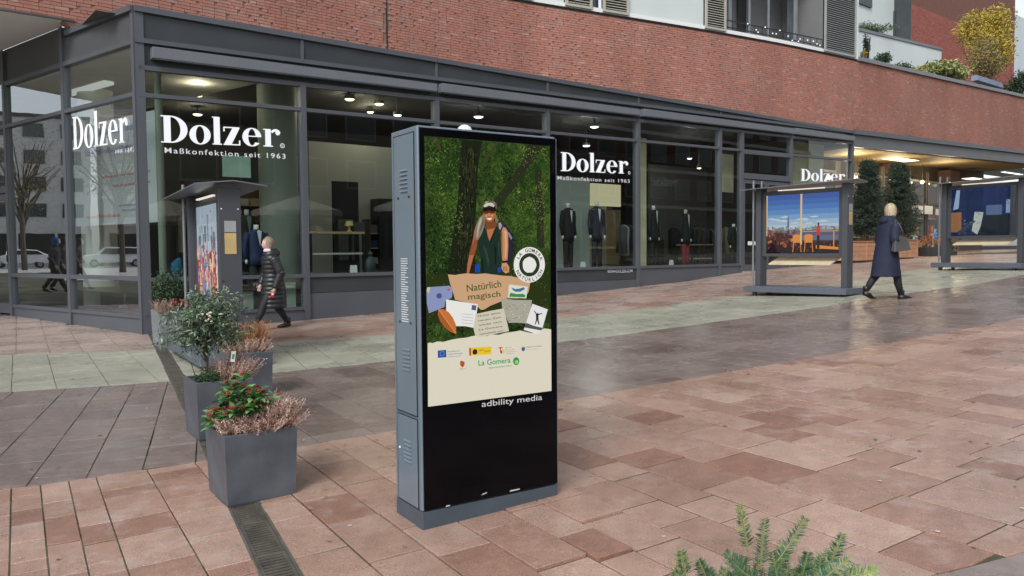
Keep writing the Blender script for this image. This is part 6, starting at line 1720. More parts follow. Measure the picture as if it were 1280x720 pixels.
# airy olive shrub with narrow hanging leaves
def airy(X, label):
    t = thing('olive_shrub', label, 'shrub', X, RZP)
    r = random.Random(31); g = MB(); L = MB(); L.mats = LEAFS['olive']
    ax = [(.0, 0), (.02, .01)]
    tips = []
    g.tube([(0, 0, 0), (.012, .0, .2), (.0, .01, .36)], [.011, .010, .008], 8)
    for i in range(100):
        a = r.uniform(0, 6.28); rr = r.uniform(.05, .37); z = .50 + r.uniform(-.26, .33) * (1 - (rr / .38) ** 2 * .55)
        e = Vector((rr * math.cos(a), rr * .85 * math.sin(a), z)); m_ = Vector((e.x * .45, e.y * .45, .26 + e.z * .45))
        g.tube([(0, .005, .26 + r.uniform(-.08, .1)), m_, e], [.005, .0035, .0015], 5)
        for k in range(52):
            q = m_.lerp(e, r.uniform(-.25, 1.1)) + Vector((r.gauss(0, .03), r.gauss(0, .03), r.gauss(0, .03)))
            d = Vector((r.gauss(0, .8) + e.x, r.gauss(0, .8) + e.y, r.uniform(-1.3, .45))).normalized() * r.uniform(.032, .062)
            s = d.cross(Vector((r.gauss(0, 1), r.gauss(0, 1), 1))).normalized() * .0068
            L.cur = r.choices([0, 1, 2], [5, 3, 4])[0]
            L.add([q, q + d * .45 + s, q + d, q + d * .45 - s], [(0, 1, 2), (0, 2, 3)])
    g.build('branches', BARK, t); L.build('leaves', None, t)
    w = MB()
    for i in range(9): w.ball((-.03 + r.gauss(0, .03), -.24 + r.gauss(0, .02), .58 + r.gauss(0, .02)), .012, n=5)
    w.build('cream_flowers', mat('cream_flower', (.6, .55, .42), .7), t)
    return t
airy(PW(C2, RZP, .13, .22, .41), 'airy olive green shrub with narrow leaves, widest plant of the group')
def thuja(X, w, h, label, seed, kind='dark', n=900, nm='conifer', leaf=.035):
    t = thing(nm, label, 'conifer', X, RZP); r = random.Random(seed); cs = []; g = MB()
    for i in range(26):
        a = r.uniform(0, 6.28); e = Vector((w * .5 * math.cos(a) * r.uniform(.4, 1), w * .5 * math.sin(a) * r.uniform(.4, 1), h * r.uniform(.45, 1)))
        g.tube([(0, 0, 0), e], [.006, .002], 4)
        for k in range(n // 26): cs.append(e * r.uniform(.45, 1.05) + Vector((r.gauss(0, w * .07), r.gauss(0, w * .07), r.gauss(0, h * .05))))
    g.build('branches', BARK, t); leafmesh(cs, leaf, LEAFS[kind], seed, 2.6, -.5).build('foliage', None, t); return t
thuja(PW(C2, RZP, .10, .09, .41), .22, .12, 'low green conifer at the front left of the second planter', 3, n=1500, leaf=.022)
thuja(PW(C4, RZP, .30, .30, .50), .62, .62, 'dark green conifer in the farthest planter, left of the glowing picture', 4, n=4200, leaf=.05)
thuja(PW(C3, RZP, .06, .2, .41), .2, .3, 'green twigs at the left of the third planter', 8, kind='dark', n=700, leaf=.03)
# small things in the far planter
g = MB(); r = random.Random(5)
for i in range(40): g.ball((r.gauss(0, .09), r.gauss(0, .04), r.gauss(0, .035)), .02, n=5)
o = tag(g.build('red_berry_bunch', mat('red_berry_buds', (.36, .02, .025), .4), kind=None), 'bunch of red berries on the farthest planter', 'berries'); o.location = PW(C4, RZP, .34, -.02, .66)
heather(PW(C4, RZP, .12, .05, .48), .25, .15, .25, 90, 'heather', 'pale dry heather at the left rim of the farthest planter', 16, (-.3, -.3))
t = thing('plant_label', 'white plant label hanging in the airy shrub', 'label', PW(C2, RZP, .30, .06, .60), RZP)
g = MB(); g.hexa([(-.02, 0, 0), (.012, 0, -.006), (.012, .002, -.006), (-.02, .002, 0), (-.008, 0, .085), (.026, 0, .08), (.026, .002, .08), (-.008, .002, .085)]); g.build('card', WHITEP, t)
g = MB(); g.hexa([(-.010, -.001, .02), (.008, -.001, .018), (.008, 0, .018), (-.010, 0, .02), (-.004, -.001, .06), (.016, -.001, .058), (.016, 0, .058), (-.004, 0, .06)]); g.build('print', mat('green_print', (.1, .3, .1), .6), t)

# foreground yew in a planter just below the picture
CY = (.42, 1.78)
zy = gz(*CY)
ty = planter(CY, R(10), .5, .42, 'grey planter of the yew below the lower edge of the picture')
yew = thing('yew_shrub', 'green yew shrub poking into the picture at the bottom right', 'shrub', (.70, 2.02, zy + .38), 0)
YM = [mat('yew_needle', (.070, .150, .075), .45, 0, .2, 30), mat('yew_needle_blue', (.10, .19, .12), .45), mat('yew_needle_dark', (.025, .075, .04), .45), mat('yew_needle_lime', (.24, .34, .07), .5)]
YS = mat('yew_stem', (.22, .24, .06), .6)
yr = random.Random(77)
def pt_at(px, py, d): return CAM + ray(px, py) * d
def twig(b, e, seed, lime=.0, rust=False, n=66, L0=.025, flat=None):
    r = random.Random(seed); b = b - yew.location; e = e - yew.location
    dv = (e - b); bend = Vector((r.uniform(-.1, .1), r.uniform(-.1, .1), -.12)) * dv.length
    P = lambda t: b.lerp(e, t) + bend * (t * (1 - t))
    s = MB(); s.tube([P(i / 6) for i in range(7)], [.0022 - .0002 * i for i in range(7)], 5); st = s.build('twig', YS, yew)
    g = MB(); g.mats = list(YM)
    side = dv.cross(flat or Vector((0, -1, .5))).normalized()
    nrm = side.cross(dv).normalized()
    for i in range(n):
        t = .12 + .88 * i / n; p = P(t); d = (P(min(1, t + .02)) - P(t - .02)).normalized()
        for sg in (-1, 1):
            ln = L0 * (1.1 - .55 * t ** 3) * r.uniform(.6, 1.2)
            q = (side * sg * .9 + d * r.uniform(.25, .8) + nrm * r.uniform(-.35, .5)).normalized() * ln; wv = q.cross(nrm).normalized() * .0011
            g.cur = 3 if r.random() < lime * (1 if t > .5 else .4) else r.choices([0, 1, 2], [4, 4, 2])[0]
            g.add([p, p + q * .4 + wv, p + q, p + q * .4 - wv], [(0, 1, 2), (0, 2, 3)])
    g.build('needles', None, st)
TW = [((935, 690), (924, 631), .5), ((951, 712), (957, 648), .15), ((969, 705), (1007, 647), .25), ((1036, 708), (1054, 667), .2), ((1050, 722), (1097, 712), .7), ((935, 712), (906, 690), .1), ((857, 722), (851, 688), .6), ((885, 725), (873, 700), .1),
      ((950, 730), (915, 702), .1), ((960, 728), (985, 690), .1), ((1000, 728), (1010, 690), .1), ((985, 728), (1035, 700), .15), ((1010, 735), (1062, 698), .3), ((940, 735), (900, 712), .1), ((1000, 735), (1045, 715), .3), ((920, 740), (930, 695), .1), ((1020, 740), (1026, 700), .1), ((900, 745), (886, 712), .1), ((865, 745), (842, 712), .5), ((1035, 745), (1080, 722), .4), ((975, 745), (965, 690), .05), ((945, 745), (948, 700), .05)]
for i, (b, e, lm_) in enumerate(TW):
    dd_ = 2.0 + yr.uniform(-.09, .09); twig(pt_at(*b, dd_ + .02), pt_at(*e, dd_), i, lm_)
for i in range(150):
    a = yr.uniform(0, 6.28); rr = yr.uniform(.03, .24); b = Vector((.70 + rr * .3 * math.cos(a), 2.02 + rr * .3 * math.sin(a), zy + .40)); e = Vector((.70 + rr * math.cos(a), 2.02 + rr * .8 * math.sin(a), zy + yr.uniform(.50, .70)))
    twig(b, e, 100 + i, .1)
g = MB()
for i in range(12): a = yr.uniform(0, 6.28); g.tube([(0, 0, 0), (.1 * math.cos(a), .1 * math.sin(a), .12), (.16 * math.cos(a), .14 * math.sin(a), .24)], [.008, .005, .002], 5)
g.build('branches', BARK, yew)

# ------------------------------------------------------------------ people
SKIN = mat('skin', (.56, .38, .32), .55, 0, .08, 8)
def skin_body(V, Ed, Rd, name, material, parent, sub=2, extra=None):
    me = bpy.data.meshes.new(name); me.from_pydata([tuple(v) for v in V], Ed, [])
    o = bpy.data.objects.new(name, me); COL.objects.link(o)
    sm = o.modifiers.new('skin', 'SKIN'); sm.use_smooth_shade = True
    sv = me.skin_vertices[0].data
    for i, r_ in enumerate(Rd): sv[i].radius = (r_, r_) if not hasattr(r_, '__len__') else r_
    sv[0].use_root = True
    ss = o.modifiers.new('sub', 'SUBSURF'); ss.levels = sub; ss.render_levels = sub
    dg = bpy.context.evaluated_depsgraph_get(); m2 = bpy.data.meshes.new_from_object(o.evaluated_get(dg)); bpy.data.objects.remove(o)
    vs = [tuple(v.co) for v in m2.vertices]; fs = [tuple(p.vertices) for p in m2.polygons]
    g = MB(); g.add(vs, fs)
    if extra: extra(g)
    return g.build(name, material, parent, smooth=True)
def person(X, az, H, label, C, pose):
    t = thing('person', label, 'person', X, rzaz(az) - math.pi / 2)   # local +y forward, +x to the right
    k = H
    lean = pose.get('lean', .03)
    V = []; Ed = []; Rd = []
    def v(p, r_, par=None):
        V.append(Vector(p) * k); Rd.append(r_ * k)
        if par is not None: Ed.append((par, len(V) - 1))
        return len(V) - 1
    pel = v((0, 0, .52), .085); wst = v((0, lean * .4, .62), .072, pel); che = v((0, lean * .8, .74), .070, wst); nb_ = v((0, lean, .825), .034, che); nk = v((0, lean + .012, .865), .030, nb_); hd = v((0, lean + .025, .90), .036, nk)
    ends = {}
    for s, nm in ((-1, 'l'), (1, 'r')):
        f = pose['foot_' + nm]       # (forward, lift, knee forward)
        hp = v((s * .052, 0, .50), .058, pel)
        kn = v((s * .05, f[2], .285 + f[1] * .5), .038, hp); cf = v((s * .05, (f[2] + f[0]) * .5 - .012, (.285 + f[1] * .5 + .06 + f[1]) * .5), .034, kn); an = v((s * .048, f[0], .05 + f[1]), .022, cf)
        to = v((s * .055, f[0] + .085, .018 + f[1] * f[3]), .018, an)
        ends['a' + nm] = V[an].copy(); ends['t' + nm] = V[to].copy(); ends['k' + nm] = V[kn].copy(); ends['c' + nm] = V[cf].copy()
        a_ = pose['arm_' + nm]       # elbow (x, y, z), hand (x, y, z)
        shd = v((s * .105, lean, .79), .026, che); el = v((s * a_[0][0], a_[0][1], a_[0][2]), .028, shd); wr = v((s * a_[1][0], a_[1][1], a_[1][2]), .018, el)
        D = (V[wr] - V[el]).normalized(); pm = v((V[wr] / k + D * .035), .017, wr)
        acr = Vector((0, 1, 0)) - D * D.y; acr.normalize()
        for q in range(4):
            off = acr * (.014 - .0095 * q); ln = (.036, .042, .039, .031)[q]; curl = Vector((-s * .5, 0, 0))
            f1 = v(V[pm] / k + off + D * .012, .0052, pm); f2 = v(V[f1] / k + (D + curl * .35).normalized() * ln * .55, .0048, f1); v(V[f2] / k + (D + curl * 1.1).normalized() * ln * .45, .004, f2)
        th = v(V[pm] / k + acr * .018 - D * .01, .006, pm); v(V[th] / k + (D * .8 + acr * .5).normalized() * .03, .0048, th)
        ends['w' + nm] = V[wr].copy(); ends['e' + nm] = V[el].copy(); ends['s' + nm] = V[shd].copy(); ends['h' + nm] = V[pm] + D * .03 * k
    hc = Vector((0, lean + .03, .935)) * k
    def head(g):
        sp = []
        for i in range(13):
            a = -math.pi / 2 + math.pi * i / 12; z = math.sin(a); c_ = math.cos(a)
            jaw = 1 - .22 * max(0, -z)
            sp.append((hc.x, hc.y + (.006 * k if z < 0 else 0), hc.z + z * .066 * k, .043 * k * c_ * jaw + 1e-4, .054 * k * c_ * (1 - .1 * max(0, -z)) + 1e-4))
        g.rings_z(sp, 16)
        g.rings_z([(hc.x, hc.y + .050 * k, hc.z - .016 * k, .009 * k, .012 * k), (hc.x, hc.y + .048 * k, hc.z + .012 * k, .004 * k, .006 * k)], 8)
        for s in (-1, 1): g.ball((s * .044 * k, hc.y - .002 * k, hc.z - .004 * k), .006 * k, .011 * k, .016 * k, 8)
        g.rings_z([(hc.x, hc.y + .044 * k, hc.z - .034 * k, .013 * k, .008 * k), (hc.x, hc.y + .044 * k, hc.z - .028 * k, .013 * k, .008 * k)], 8)
    skin_body(V, Ed, Rd, 'body', SKIN, t, 1, head)
    for s in (-1, 1): g = MB(); g.ball((s * .016 * k, hc.y + .047 * k, hc.z + .006 * k), .0045 * k, n=6); g.build('eye', BLACK, t, smooth=True)
    # tights and boots follow the legs
    for nm, s in (('l', -1), ('r', 1)):
        g = MB(); g.tube([Vector((s * .052, 0, .50)) * k, ends['k' + nm], ends['c' + nm], ends['a' + nm]], [.062 * k, .043 * k, .039 * k, .027 * k], 12); g.build('leg_wear', C['legs'], t, smooth=True)
        a, to = ends['a' + nm], ends['t' + nm]
        g = MB(); heel = a + Vector((0, -.022 * k, -.034 * k)); d = (to - a)
        g.tube([a + Vector((0, .002, .05 * k)), a + Vector((0, -.004, .0))], [.034 * k, .032 * k], 10)
        fwd = Vector((0, 1, 0)); sole = Vector((to.x, to.y + .02 * k, max(.004, to.z - .012 * k)))
        g.tube([heel + Vector((0, -.006 * k, .012 * k)), a.lerp(to, .35) + Vector((0, 0, -.012 * k)), a.lerp(to, .8) + Vector((0, 0, -.004 * k)), to + Vector((0, .03 * k, 0))], [(.024 * k, .026 * k), (.027 * k, .030 * k), (.028 * k, .021 * k), (.016 * k, .010 * k)], 12)
        b_ = g.build('boot', C['boot'], t, smooth=True)
    # coat
    g = MB(); rg = []
    q = C.get('quilt', 0); nz2 = 40 if q else 26
    prof = C['coat']     # (z, half width, half depth, y shift)
    zs = [p[0] for p in prof]
    for i in range(nz2 * 2 + 1):
        z = zs[0] + (zs[-1] - zs[0]) * i / (nz2 * 2)
        rx, ry, ys = (float(np.interp(z, zs, [p[j] for p in prof])) for j in (1, 2, 3))
        b = q * abs(math.sin(math.pi * (z - zs[0]) / .047)) if q else 0
        ring = []
        for a in range(28):
            an = 2 * math.pi * a / 28; w_ = 1 + (.035 * math.sin(an * 5 + z * 9) * max(0, (.6 - z)) * 2.2)
            ring.append(Vector((((rx + b) * math.cos(an)) * w_, ys + ((ry + b) * math.sin(an)) * w_, z)) * k)
        rg.append(ring)
    g.loft(rg, True); coat = g.build('coat', C['cloth'], t, smooth=True)
    for nm, s in (('l', -1), ('r', 1)):
        g = MB(); S, E2, W_ = ends['s' + nm], ends['e' + nm], ends['w' + nm]
        S = S + Vector((-s * .01, 0, -.0)) * k
        pts, rs = [], []
        n_ = 22
        for i in range(n_ + 1):
            u_ = i / n_; p = S.lerp(E2, u_ * 2) if u_ < .5 else E2.lerp(W_, u_ * 2 - 1); r_ = (.054 - .020 * u_) * k + (q * k * .8 * abs(math.sin(math.pi * u_ * 9)) if q else 0)
            if i == 0: r_ *= .72
            pts.append(p); rs.append(r_)
        g.tube(pts, rs, 14); g.build('sleeve', C['cloth'], t, smooth=True)
    # collar or hood
    g = MB()
    if C['hood']:
        ysb = lean
        g.rings_z([(0, ysb * k, .805 * k, .095 * k, .085 * k), (0, (ysb - .005) * k, .835 * k, .082 * k, .080 * k), (0, (ysb - .012) * k, .862 * k, .066 * k, .070 * k), (0, (ysb - .016) * k, .885 * k, .056 * k, .062 * k), (0, (ysb - .014) * k, .882 * k, .044 * k, .048 * k)], 20, True)
        g.ball((0, (ysb - .068) * k, .835 * k), .062 * k, .042 * k, .042 * k, 12)
        g.build('hood', C['cloth'], t, smooth=True)
    else: g.rings_z([(0, lean * k, .82 * k, .07 * k, .06 * k), (0, lean * k, .87 * k, .05 * k, .05 * k)], 16); g.build('collar', C['cloth'], t, smooth=True)
    # hair
    g = MB(); sp = []
    for i in range(11):
        a = -.55 + (math.pi / 2 + .55) * i / 10; z = math.sin(a); c_ = max(.02, math.cos(a))
        sp.append((hc.x, hc.y - (.012 + .006 * (1 - z)) * k, hc.z + (.008 + z * .066) * k, .050 * k * c_, .053 * k * c_))
    g.rings_z(sp, 18)
    hb_ = Vector(hc)
    if C['hairstyle'] == 'bun': g.ball((0, hc.y - .062 * k, hc.z + .028 * k), .026 * k, .024 * k, .022 * k, 10)
    else:
        g.rings_z([(0, hc.y - .020 * k, hc.z - .06 * k, .047 * k, .040 * k), (0, hc.y - .024 * k, hc.z - .03 * k, .054 * k, .046 * k), (0, hc.y - .018 * k, hc.z + .01 * k, .053 * k, .050 * k), (0, hc.y - .012 * k, hc.z + .04 * k, .046 * k, .048 * k)], 16)
    g.build('hair', C['hair'], t, smooth=True)
    g = MB(); hr_ = random.Random(6)
    for i in range(260):
        a = hr_.uniform(0, 6.28); e0 = hr_.uniform(.1, 1.4); prev = None
        if math.sin(a) > .55 and e0 < .8: continue
        rows_ = []
        for j in range(4):
            el2 = e0 - j * (.32 if C['hairstyle'] == 'bun' else .42); rr_ = 1.02 + hr_.uniform(0, .17)
            c_ = math.cos(max(el2, -.35)); q = Vector((hc.x + math.cos(a) * .052 * k * c_ * rr_, hc.y - .016 * k + math.sin(a) * .056 * k * c_ * rr_, hc.z + (.008 + math.sin(el2) * .068 * rr_) * k)); rows_.append(q)
        s_ = Vector((-math.sin(a), math.cos(a), 0)) * .0035
        for p_, q_ in zip(rows_, rows_[1:]): g.add([p_ - s_, p_ + s_, q_ + s_ * .8, q_ - s_ * .8], [(0, 1, 2, 3)])
    g.build('hair_strands', mat(C['hair'].name + '_strand', tuple(min(1, x * 1.12) for x in C['hairc']), .6, 0, .4, 90), t)
    return t, ends, hc
XL = ground(343, 411.5)
TIGHT = mat('black_tights', (.012, .012, .015), .7)
tl, el_, hcl = person(XL, -126, 1.64, 'woman in a long black quilted coat with blond bun walking left past the shop', dict(
    cloth=mat('black_quilted_nylon', (.016, .017, .020), .38, 0, .25, 9), quilt=.007, legs=TIGHT, boot=mat('black_boot_leather', (.012, .011, .010), .35), hair=mat('blond_hair', (.25, .19, .13), .7, 0, .35, 60, .6, 200), hairc=(.31, .24, .165), hairstyle='bun', hood=True,
    coat=[(.235, .128, .135, .0), (.40, .125, .130, .0), (.52, .118, .115, .004), (.62, .105, .095, .010), (.74, .118, .098, .022), (.80, .125, .084, .028), (.835, .070, .058, .03)]),
    dict(lean=.03, foot_l=(.23, .012, .12, .4), foot_r=(-.17, .015, -.005, .3), arm_l=((.150, -.035, .62), (.135, .03, .455)), arm_r=((.15, .03, .62), (.14, .09, .49))))
g = MB(); g.m(mat('red_purse_leather', (.50, .02, .03), .4)); h_ = el_['hl']; g.box(h_.x - .018, h_.x + .018, h_.y - .015, h_.y + .04, h_.z - .06, h_.z + .02); g.m(mat('red_purse_leather', (.50, .02, .03), .4)); g.m(WHITEP); g.box(h_.x - .024, h_.x - .021, h_.y - .01, h_.y + .03, h_.z - .02, h_.z + .02); o = g.build('red_purse', None, None); tag(o, 'small red and white purse held by the woman in black', 'purse'); o.location = tl.location; o.rotation_euler = tl.rotation_euler
g = MB(); g.rings_z([(0, .03 * 1.64, .838 * 1.64, .060 * 1.64, .058 * 1.64), (0, .035 * 1.64, .862 * 1.64, .062 * 1.64, .066 * 1.64), (0, .037 * 1.64, .885 * 1.64, .050 * 1.64, .056 * 1.64)], 18); g.build('scarf', mat('lilac_scarf', (.62, .48, .56), .8, 0, .1, 20), tl, smooth=True)
XR = ground(1107, 374.5)
tr2, er_, hcr_ = person(XR, 78, 1.72, 'woman in a long navy coat with fair bobbed hair walking right across the square', dict(
    cloth=mat('navy_wool_coat', (.009, .014, .038), .8, 0, .22, 9), quilt=0, legs=TIGHT, boot=mat('black_boot_leather', (.012, .011, .010), .35), hair=mat('fair_hair', (.40, .32, .21), .7, 0, .35, 50, .6, 200), hairc=(.50, .41, .28), hairstyle='bob', hood=True,
    coat=[(.245, .140, .150, -.01), (.38, .130, .136, -.005), (.52, .116, .116, .0), (.62, .112, .100, .008), (.74, .120, .095, .02), (.80, .126, .084, .026), (.835, .070, .058, .03)]),
    dict(lean=.03, foot_l=(-.20, .045, -.03, -.1), foot_r=(.15, .0, .09, 1.), arm_l=((.15, .02, .63), (.14, .09, .52)), arm_r=((.150, -.02, .63), (.125, .115, .56))))
# handbag under the near arm
bg_ = thing('handbag', 'grey handbag under the right arm of the woman in navy', 'handbag', tr2.location, tr2.rotation_euler.z)
g = MB(); k = 1.72; x0 = .165 * k
g.hexa([(x0 - .05, -.09, .88), (x0 + .05, -.09, .86), (x0 + .05, .25, .90), (x0 - .05, .25, .92), (x0 - .035, -.06, 1.16), (x0 + .03, -.06, 1.16), (x0 + .03, .19, 1.12), (x0 - .035, .19, 1.12)]); g.build('bag_body', mat('grey_bag_leather', (.075, .075, .08), .4), bg_, bevel=.015)
g = MB(); g.tube([(x0, -.03, 1.15), (.14 * k, .0, 1.35), (.10 * k, .03, 1.44)], .012, 6); g.tube([(x0, .16, 1.12), (.15 * k, .07, 1.34), (.10 * k, .05, 1.44)], .012, 6); g.build('strap', mat('grey_bag_leather', (.075, .075, .08), .4), bg_, smooth=True)

# ------------------------------------------------------------------ the street and houses behind and beside the camera (seen mirrored in the shop glass)
_nS = Vector((math.cos(TH) * SY + math.sin(TH) * SX, math.sin(TH) * SY - math.cos(TH) * SX, 0))   # into the side front
_nS = -_nS if (_nS.dot(Vector((1, 0, 0))) < 0) else _nS
def mirrored(px, py, t):
    X = CAM + ray(px, py) * t
    d = (X - CORNER).dot(_nS); return X - _nS * 2 * d
def house(P, rz, w, h, dep, wall, floors, cols, label, band=None, wc=(.03, .035, .04), z0=None, gh=4.2):
    P = Vector(P); P.z = gz(P.x, P.y) - .3 if z0 is None else z0
    t = thing('town_house', label, 'building', P, rz)
    g = MB(); g.box(0, w, 0, dep, 0, h); wl_ = g.build('wall', wall, t)
    fh = (h - gh) / floors; cw = w / cols
    gm = mat('far_window_glass_' + str(int(wc[0] * 1000)), wc, .08, 0, .1, 1, spec=.8)
    g = MB(); g.box(0, cw * .62, -.04, .02, 0, fh * .58)
    fr = g.build('window', mat('far_window_frame', (.5, .5, .5), .5), t); fr.location = (cw * .19, 0, gh + fh * .22)
    g = MB(); g.box(.08, cw * .62 - .08, -.06, -.041, .08, fh * .58 - .08); pn = g.build('pane', gm, fr)
    for f in range(floors):
        for c in range(cols):
            if f == 0 and c == 0: continue
            k = part_copy(fr, t, (c * cw + cw * .19, 0, gh + f * fh + fh * .22)); part_copy(pn, k)
        if band:
            g = MB(); g.box(-.1, w + .1, -.12, -.001, gh + f * fh - .15, gh + f * fh + .1); g.build('floor_band', band, t)
    g = MB(); g.box(.5, w - .5, -.03, .01, .5, gh - .9); g.build('shop_glazing', mat('far_shop_glass', (.02, .022, .025), .1, 0, 0), t)
    for c in range(cols): g = MB(); g.box(c * cw - .12, c * cw + .12, -.08, -.031, 0, gh - .5); g.build('pilaster', wall, t)
    g = MB(); g.box(-.2, w + .2, -.2, dep + .2, h, h + .3); g.build('roof', mat('far_roof', (.09, .09, .09), .8), t)
    return t
# block across the square, right of and behind the camera
P = W(-3, -21.5, 0); P2 = W(64, -21.5, 0)
house(W(62, -24, 0), TH + math.pi, 30, 15, 10, mat('opposite_brick', (.16, .075, .055), .8, 0, .15, .5), 4, 11, 'brick office block across the square, mirrored in the shop windows', WHITEP, z0=.5)
house(W(30, -24, 0), TH + math.pi, 26, 12, 10, mat('opposite_dark_brick', (.11, .07, .055), .8, 0, .15, .5), 3, 9, 'dark brick house across the square behind the camera', None, z0=.2)
# cream parasols in front of it
def parasol(X, lab):
    t = thing('parasol', lab, 'parasol', X, 0, 'cream parasols across the square')
    g = MB(); g.tube([(0, 0, 0), (0, 0, 3.0)], .04, 8); g.build('pole', mat('parasol_pole', (.3, .3, .3), .4), t)
    g = MB(); n = 8
    vs = [(0, 0, 3.25)] + [(2.0 * math.cos(2 * math.pi * i / n), 2.0 * math.sin(2 * math.pi * i / n), 2.55) for i in range(n)] + [(2.0 * math.cos(2 * math.pi * i / n), 2.0 * math.sin(2 * math.pi * i / n), 2.35) for i in range(n)]
    g.add(vs, [(0, 1 + i, 1 + (i + 1) % n) for i in range(n)] + [(1 + i, 9 + i, 9 + (i + 1) % n, 1 + (i + 1) % n) for i in range(n)])
    g.build('canopy', mat('cream_canvas', (.62, .58, .48), .8), t)
    g = MB(); g.box(-.4, .4, -.4, .4, 0, .1); g.build('base', GREY, t)
for i, (u, y) in enumerate([(5, -17), (10.5, -17.5), (16, -17), (22, -17.5)]):
    X = W(u, y, 0); X.z = gz(X.x, X.y); parasol(X, 'cream parasol across the square, number %s from the left as mirrored' % ['one', 'two', 'three', 'four'][i])
# street to the left: carriageway, house rows, trees, cars and passers-by
c0 = mirrored(70, 330, 62); 
dirv = (mirrored(70, 330, 60) - mirrored(70, 330, 20)).normalized(); dirv.z = 0; dirv.normalize()
perp = Vector((-dirv.y, dirv.x, 0))
rza = math.atan2(perp.y, perp.x)
g = MB()
for i in range(-8, 8):
    for j in range(3):
        q = [c0 + perp * (i + a) * 6 + dirv * (-6 + (j + b) * 4.4) for a, b in ((0, 0), (1, 0), (1, 1), (0, 1))]
        g.add([(p.x, p.y, gz(p.x, p.y) + .012) for p in q], [(0, 1, 2, 3)])
g.build('road', mat('asphalt', (.34, .34, .345), .3, 0, .1, 1, .2, 60, world_pos=True), None, kind='structure')
g = MB()
for i in range(-9, 9):
    for j in range(7):
        q = [c0 + perp * (i + a) * 6 + dirv * (-6.1 - (j + b) * 4.6) for a, b in ((0, 0), (1, 0), (1, 1), (0, 1))]
        if min((p - CORNER).dot(-_nS) for p in q) < 6: continue
        g.add([(p.x, p.y, gz(p.x, p.y) + .02) for p in q], [(0, 1, 2, 3)])
g.build('forecourt_pavement', mat('pale_forecourt_slabs', (.66, .65, .62), .3, 0, .12, .6, world_pos=True), None, kind='structure')
q = c0 + dirv * 12 + perp * 34
house(q, rza + math.pi, 30, 17, 10, mat('opposite_grey_brick', (.40, .34, .32), .8, 0, .15, .5), 5, 8, 'grey brown office block along the street, mirrored in the side windows', mat('pale_band', (.5, .5, .5), .6), wc=(.14, .16, .17))
q = c0 + dirv * 13 + perp * 3
house(q, rza + math.pi, 12, 14, 10, mat('pale_street_house', (.62, .62, .60), .8), 4, 4, 'pale street house mirrored in the side windows', None, wc=(.05, .06, .07))
q = c0 + dirv * 12 + perp * -10
house(q, rza + math.pi, 34, 19, 10, mat('opposite_brown_block', (.38, .33, .31), .8), 5, 9, 'brown office block at the far left end of the street', mat('pale_band', (.5, .5, .5), .6))
def car(X, rz, paint, label, van=False):
    X = Vector(X); X.z = gz(X.x, X.y) + .015
    t = thing('parked_car', label, 'car', X, rz, 'white cars parked along the street')
    L, w = (4.6, 1.8) if van else (4.3, 1.75)
    prof = [(0, .35), (0, .75), (.12, .95), (.9, 1.02), (1.5, 1.48), (1.9, 1.6), (4.3, 1.62), (4.55, 1.2), (4.6, .35)] if van else [(0, .35), (.02, .65), (.15, .82), (1.0, .95), (1.7, 1.38), (2.1, 1.45), (3.2, 1.42), (3.95, 1.05), (4.25, .98), (4.3, .35)]
    rings = []
    for x, z in prof: pass
    g = MB(); n = len(prof)
    vs = []
    for s, inset in ((-1, 0), (1, 0)):
        for x, z in prof: vs.append((x, s * (w / 2 - (.14 if z > 1.05 else 0)), z))
    g.add(vs, [tuple(range(n - 1, -1, -1)), tuple(range(n, 2 * n))] + [(i, (i + 1) % n, (i + 1) % n + n, i + n) for i in range(n)]); g.build('body', paint, t, bevel=.06)
    gm = mat('car_window_glass', (.01, .012, .014), .05)
    zz = 1.52 if van else 1.36
    for s in (-1, 1):
        g = MB(); y = s * (w / 2 - .125)
        P = [(1.25, 1.04), (1.6, zz - .05), (2.9, zz), (4.2 if van else 3.3, zz - .02), (4.3 if van else 3.75, 1.04)]
        g.add([(x, s * (w / 2 - (.10 if z > 1.1 else -.005)) + s * .05, z) for x, z in P], [tuple(range(5))]); g.build('side_window', gm, t)
        for x in (.8, L - .85):
            g = MB(); g.rings_z([(0, 0, -.1, .31, .31), (0, 0, .1, .31, .31)], 20); o = g.build('wheel', mat('tyre', (.012, .012, .012), .8), t); o.rotation_euler = (math.pi / 2, 0, 0); o.location = (x, s * (w / 2 - .1), .31)
            h = MB(); h.rings_z([(0, 0, -.11, .19, .19), (0, 0, .11, .19, .19)], 12); h.build('rim', mat('alloy_rim', (.4, .4, .42), .3, .8), o)
        g = MB(); g.box(-.03, .05, s * .75 - .12, s * .75 + .12, .62, .74); g.build('headlight', mat('lamp_glass', (.6, .6, .62), .1), t)
        g = MB(); g.box(L - .05, L + .03, s * .75 - .1, s * .75 + .1, .7, .88); g.build('tail_light', mat('red_lamp', (.4, .01, .01), .2), t)
    return t
CW = mat('white_car_paint', (.72, .73, .74), .2)
car(c0 + perp * 1.8 + dirv * -1.0, rza, CW, 'white parked van mirrored at the left of the side window', True)
car(c0 + perp * -4.6 + dirv * -1.2, rza, CW, 'white parked car mirrored in the middle of the side window')
car(c0 + perp * -10.0 + dirv * -1.0, rza, CW, 'white parked car mirrored nearest the corner post')
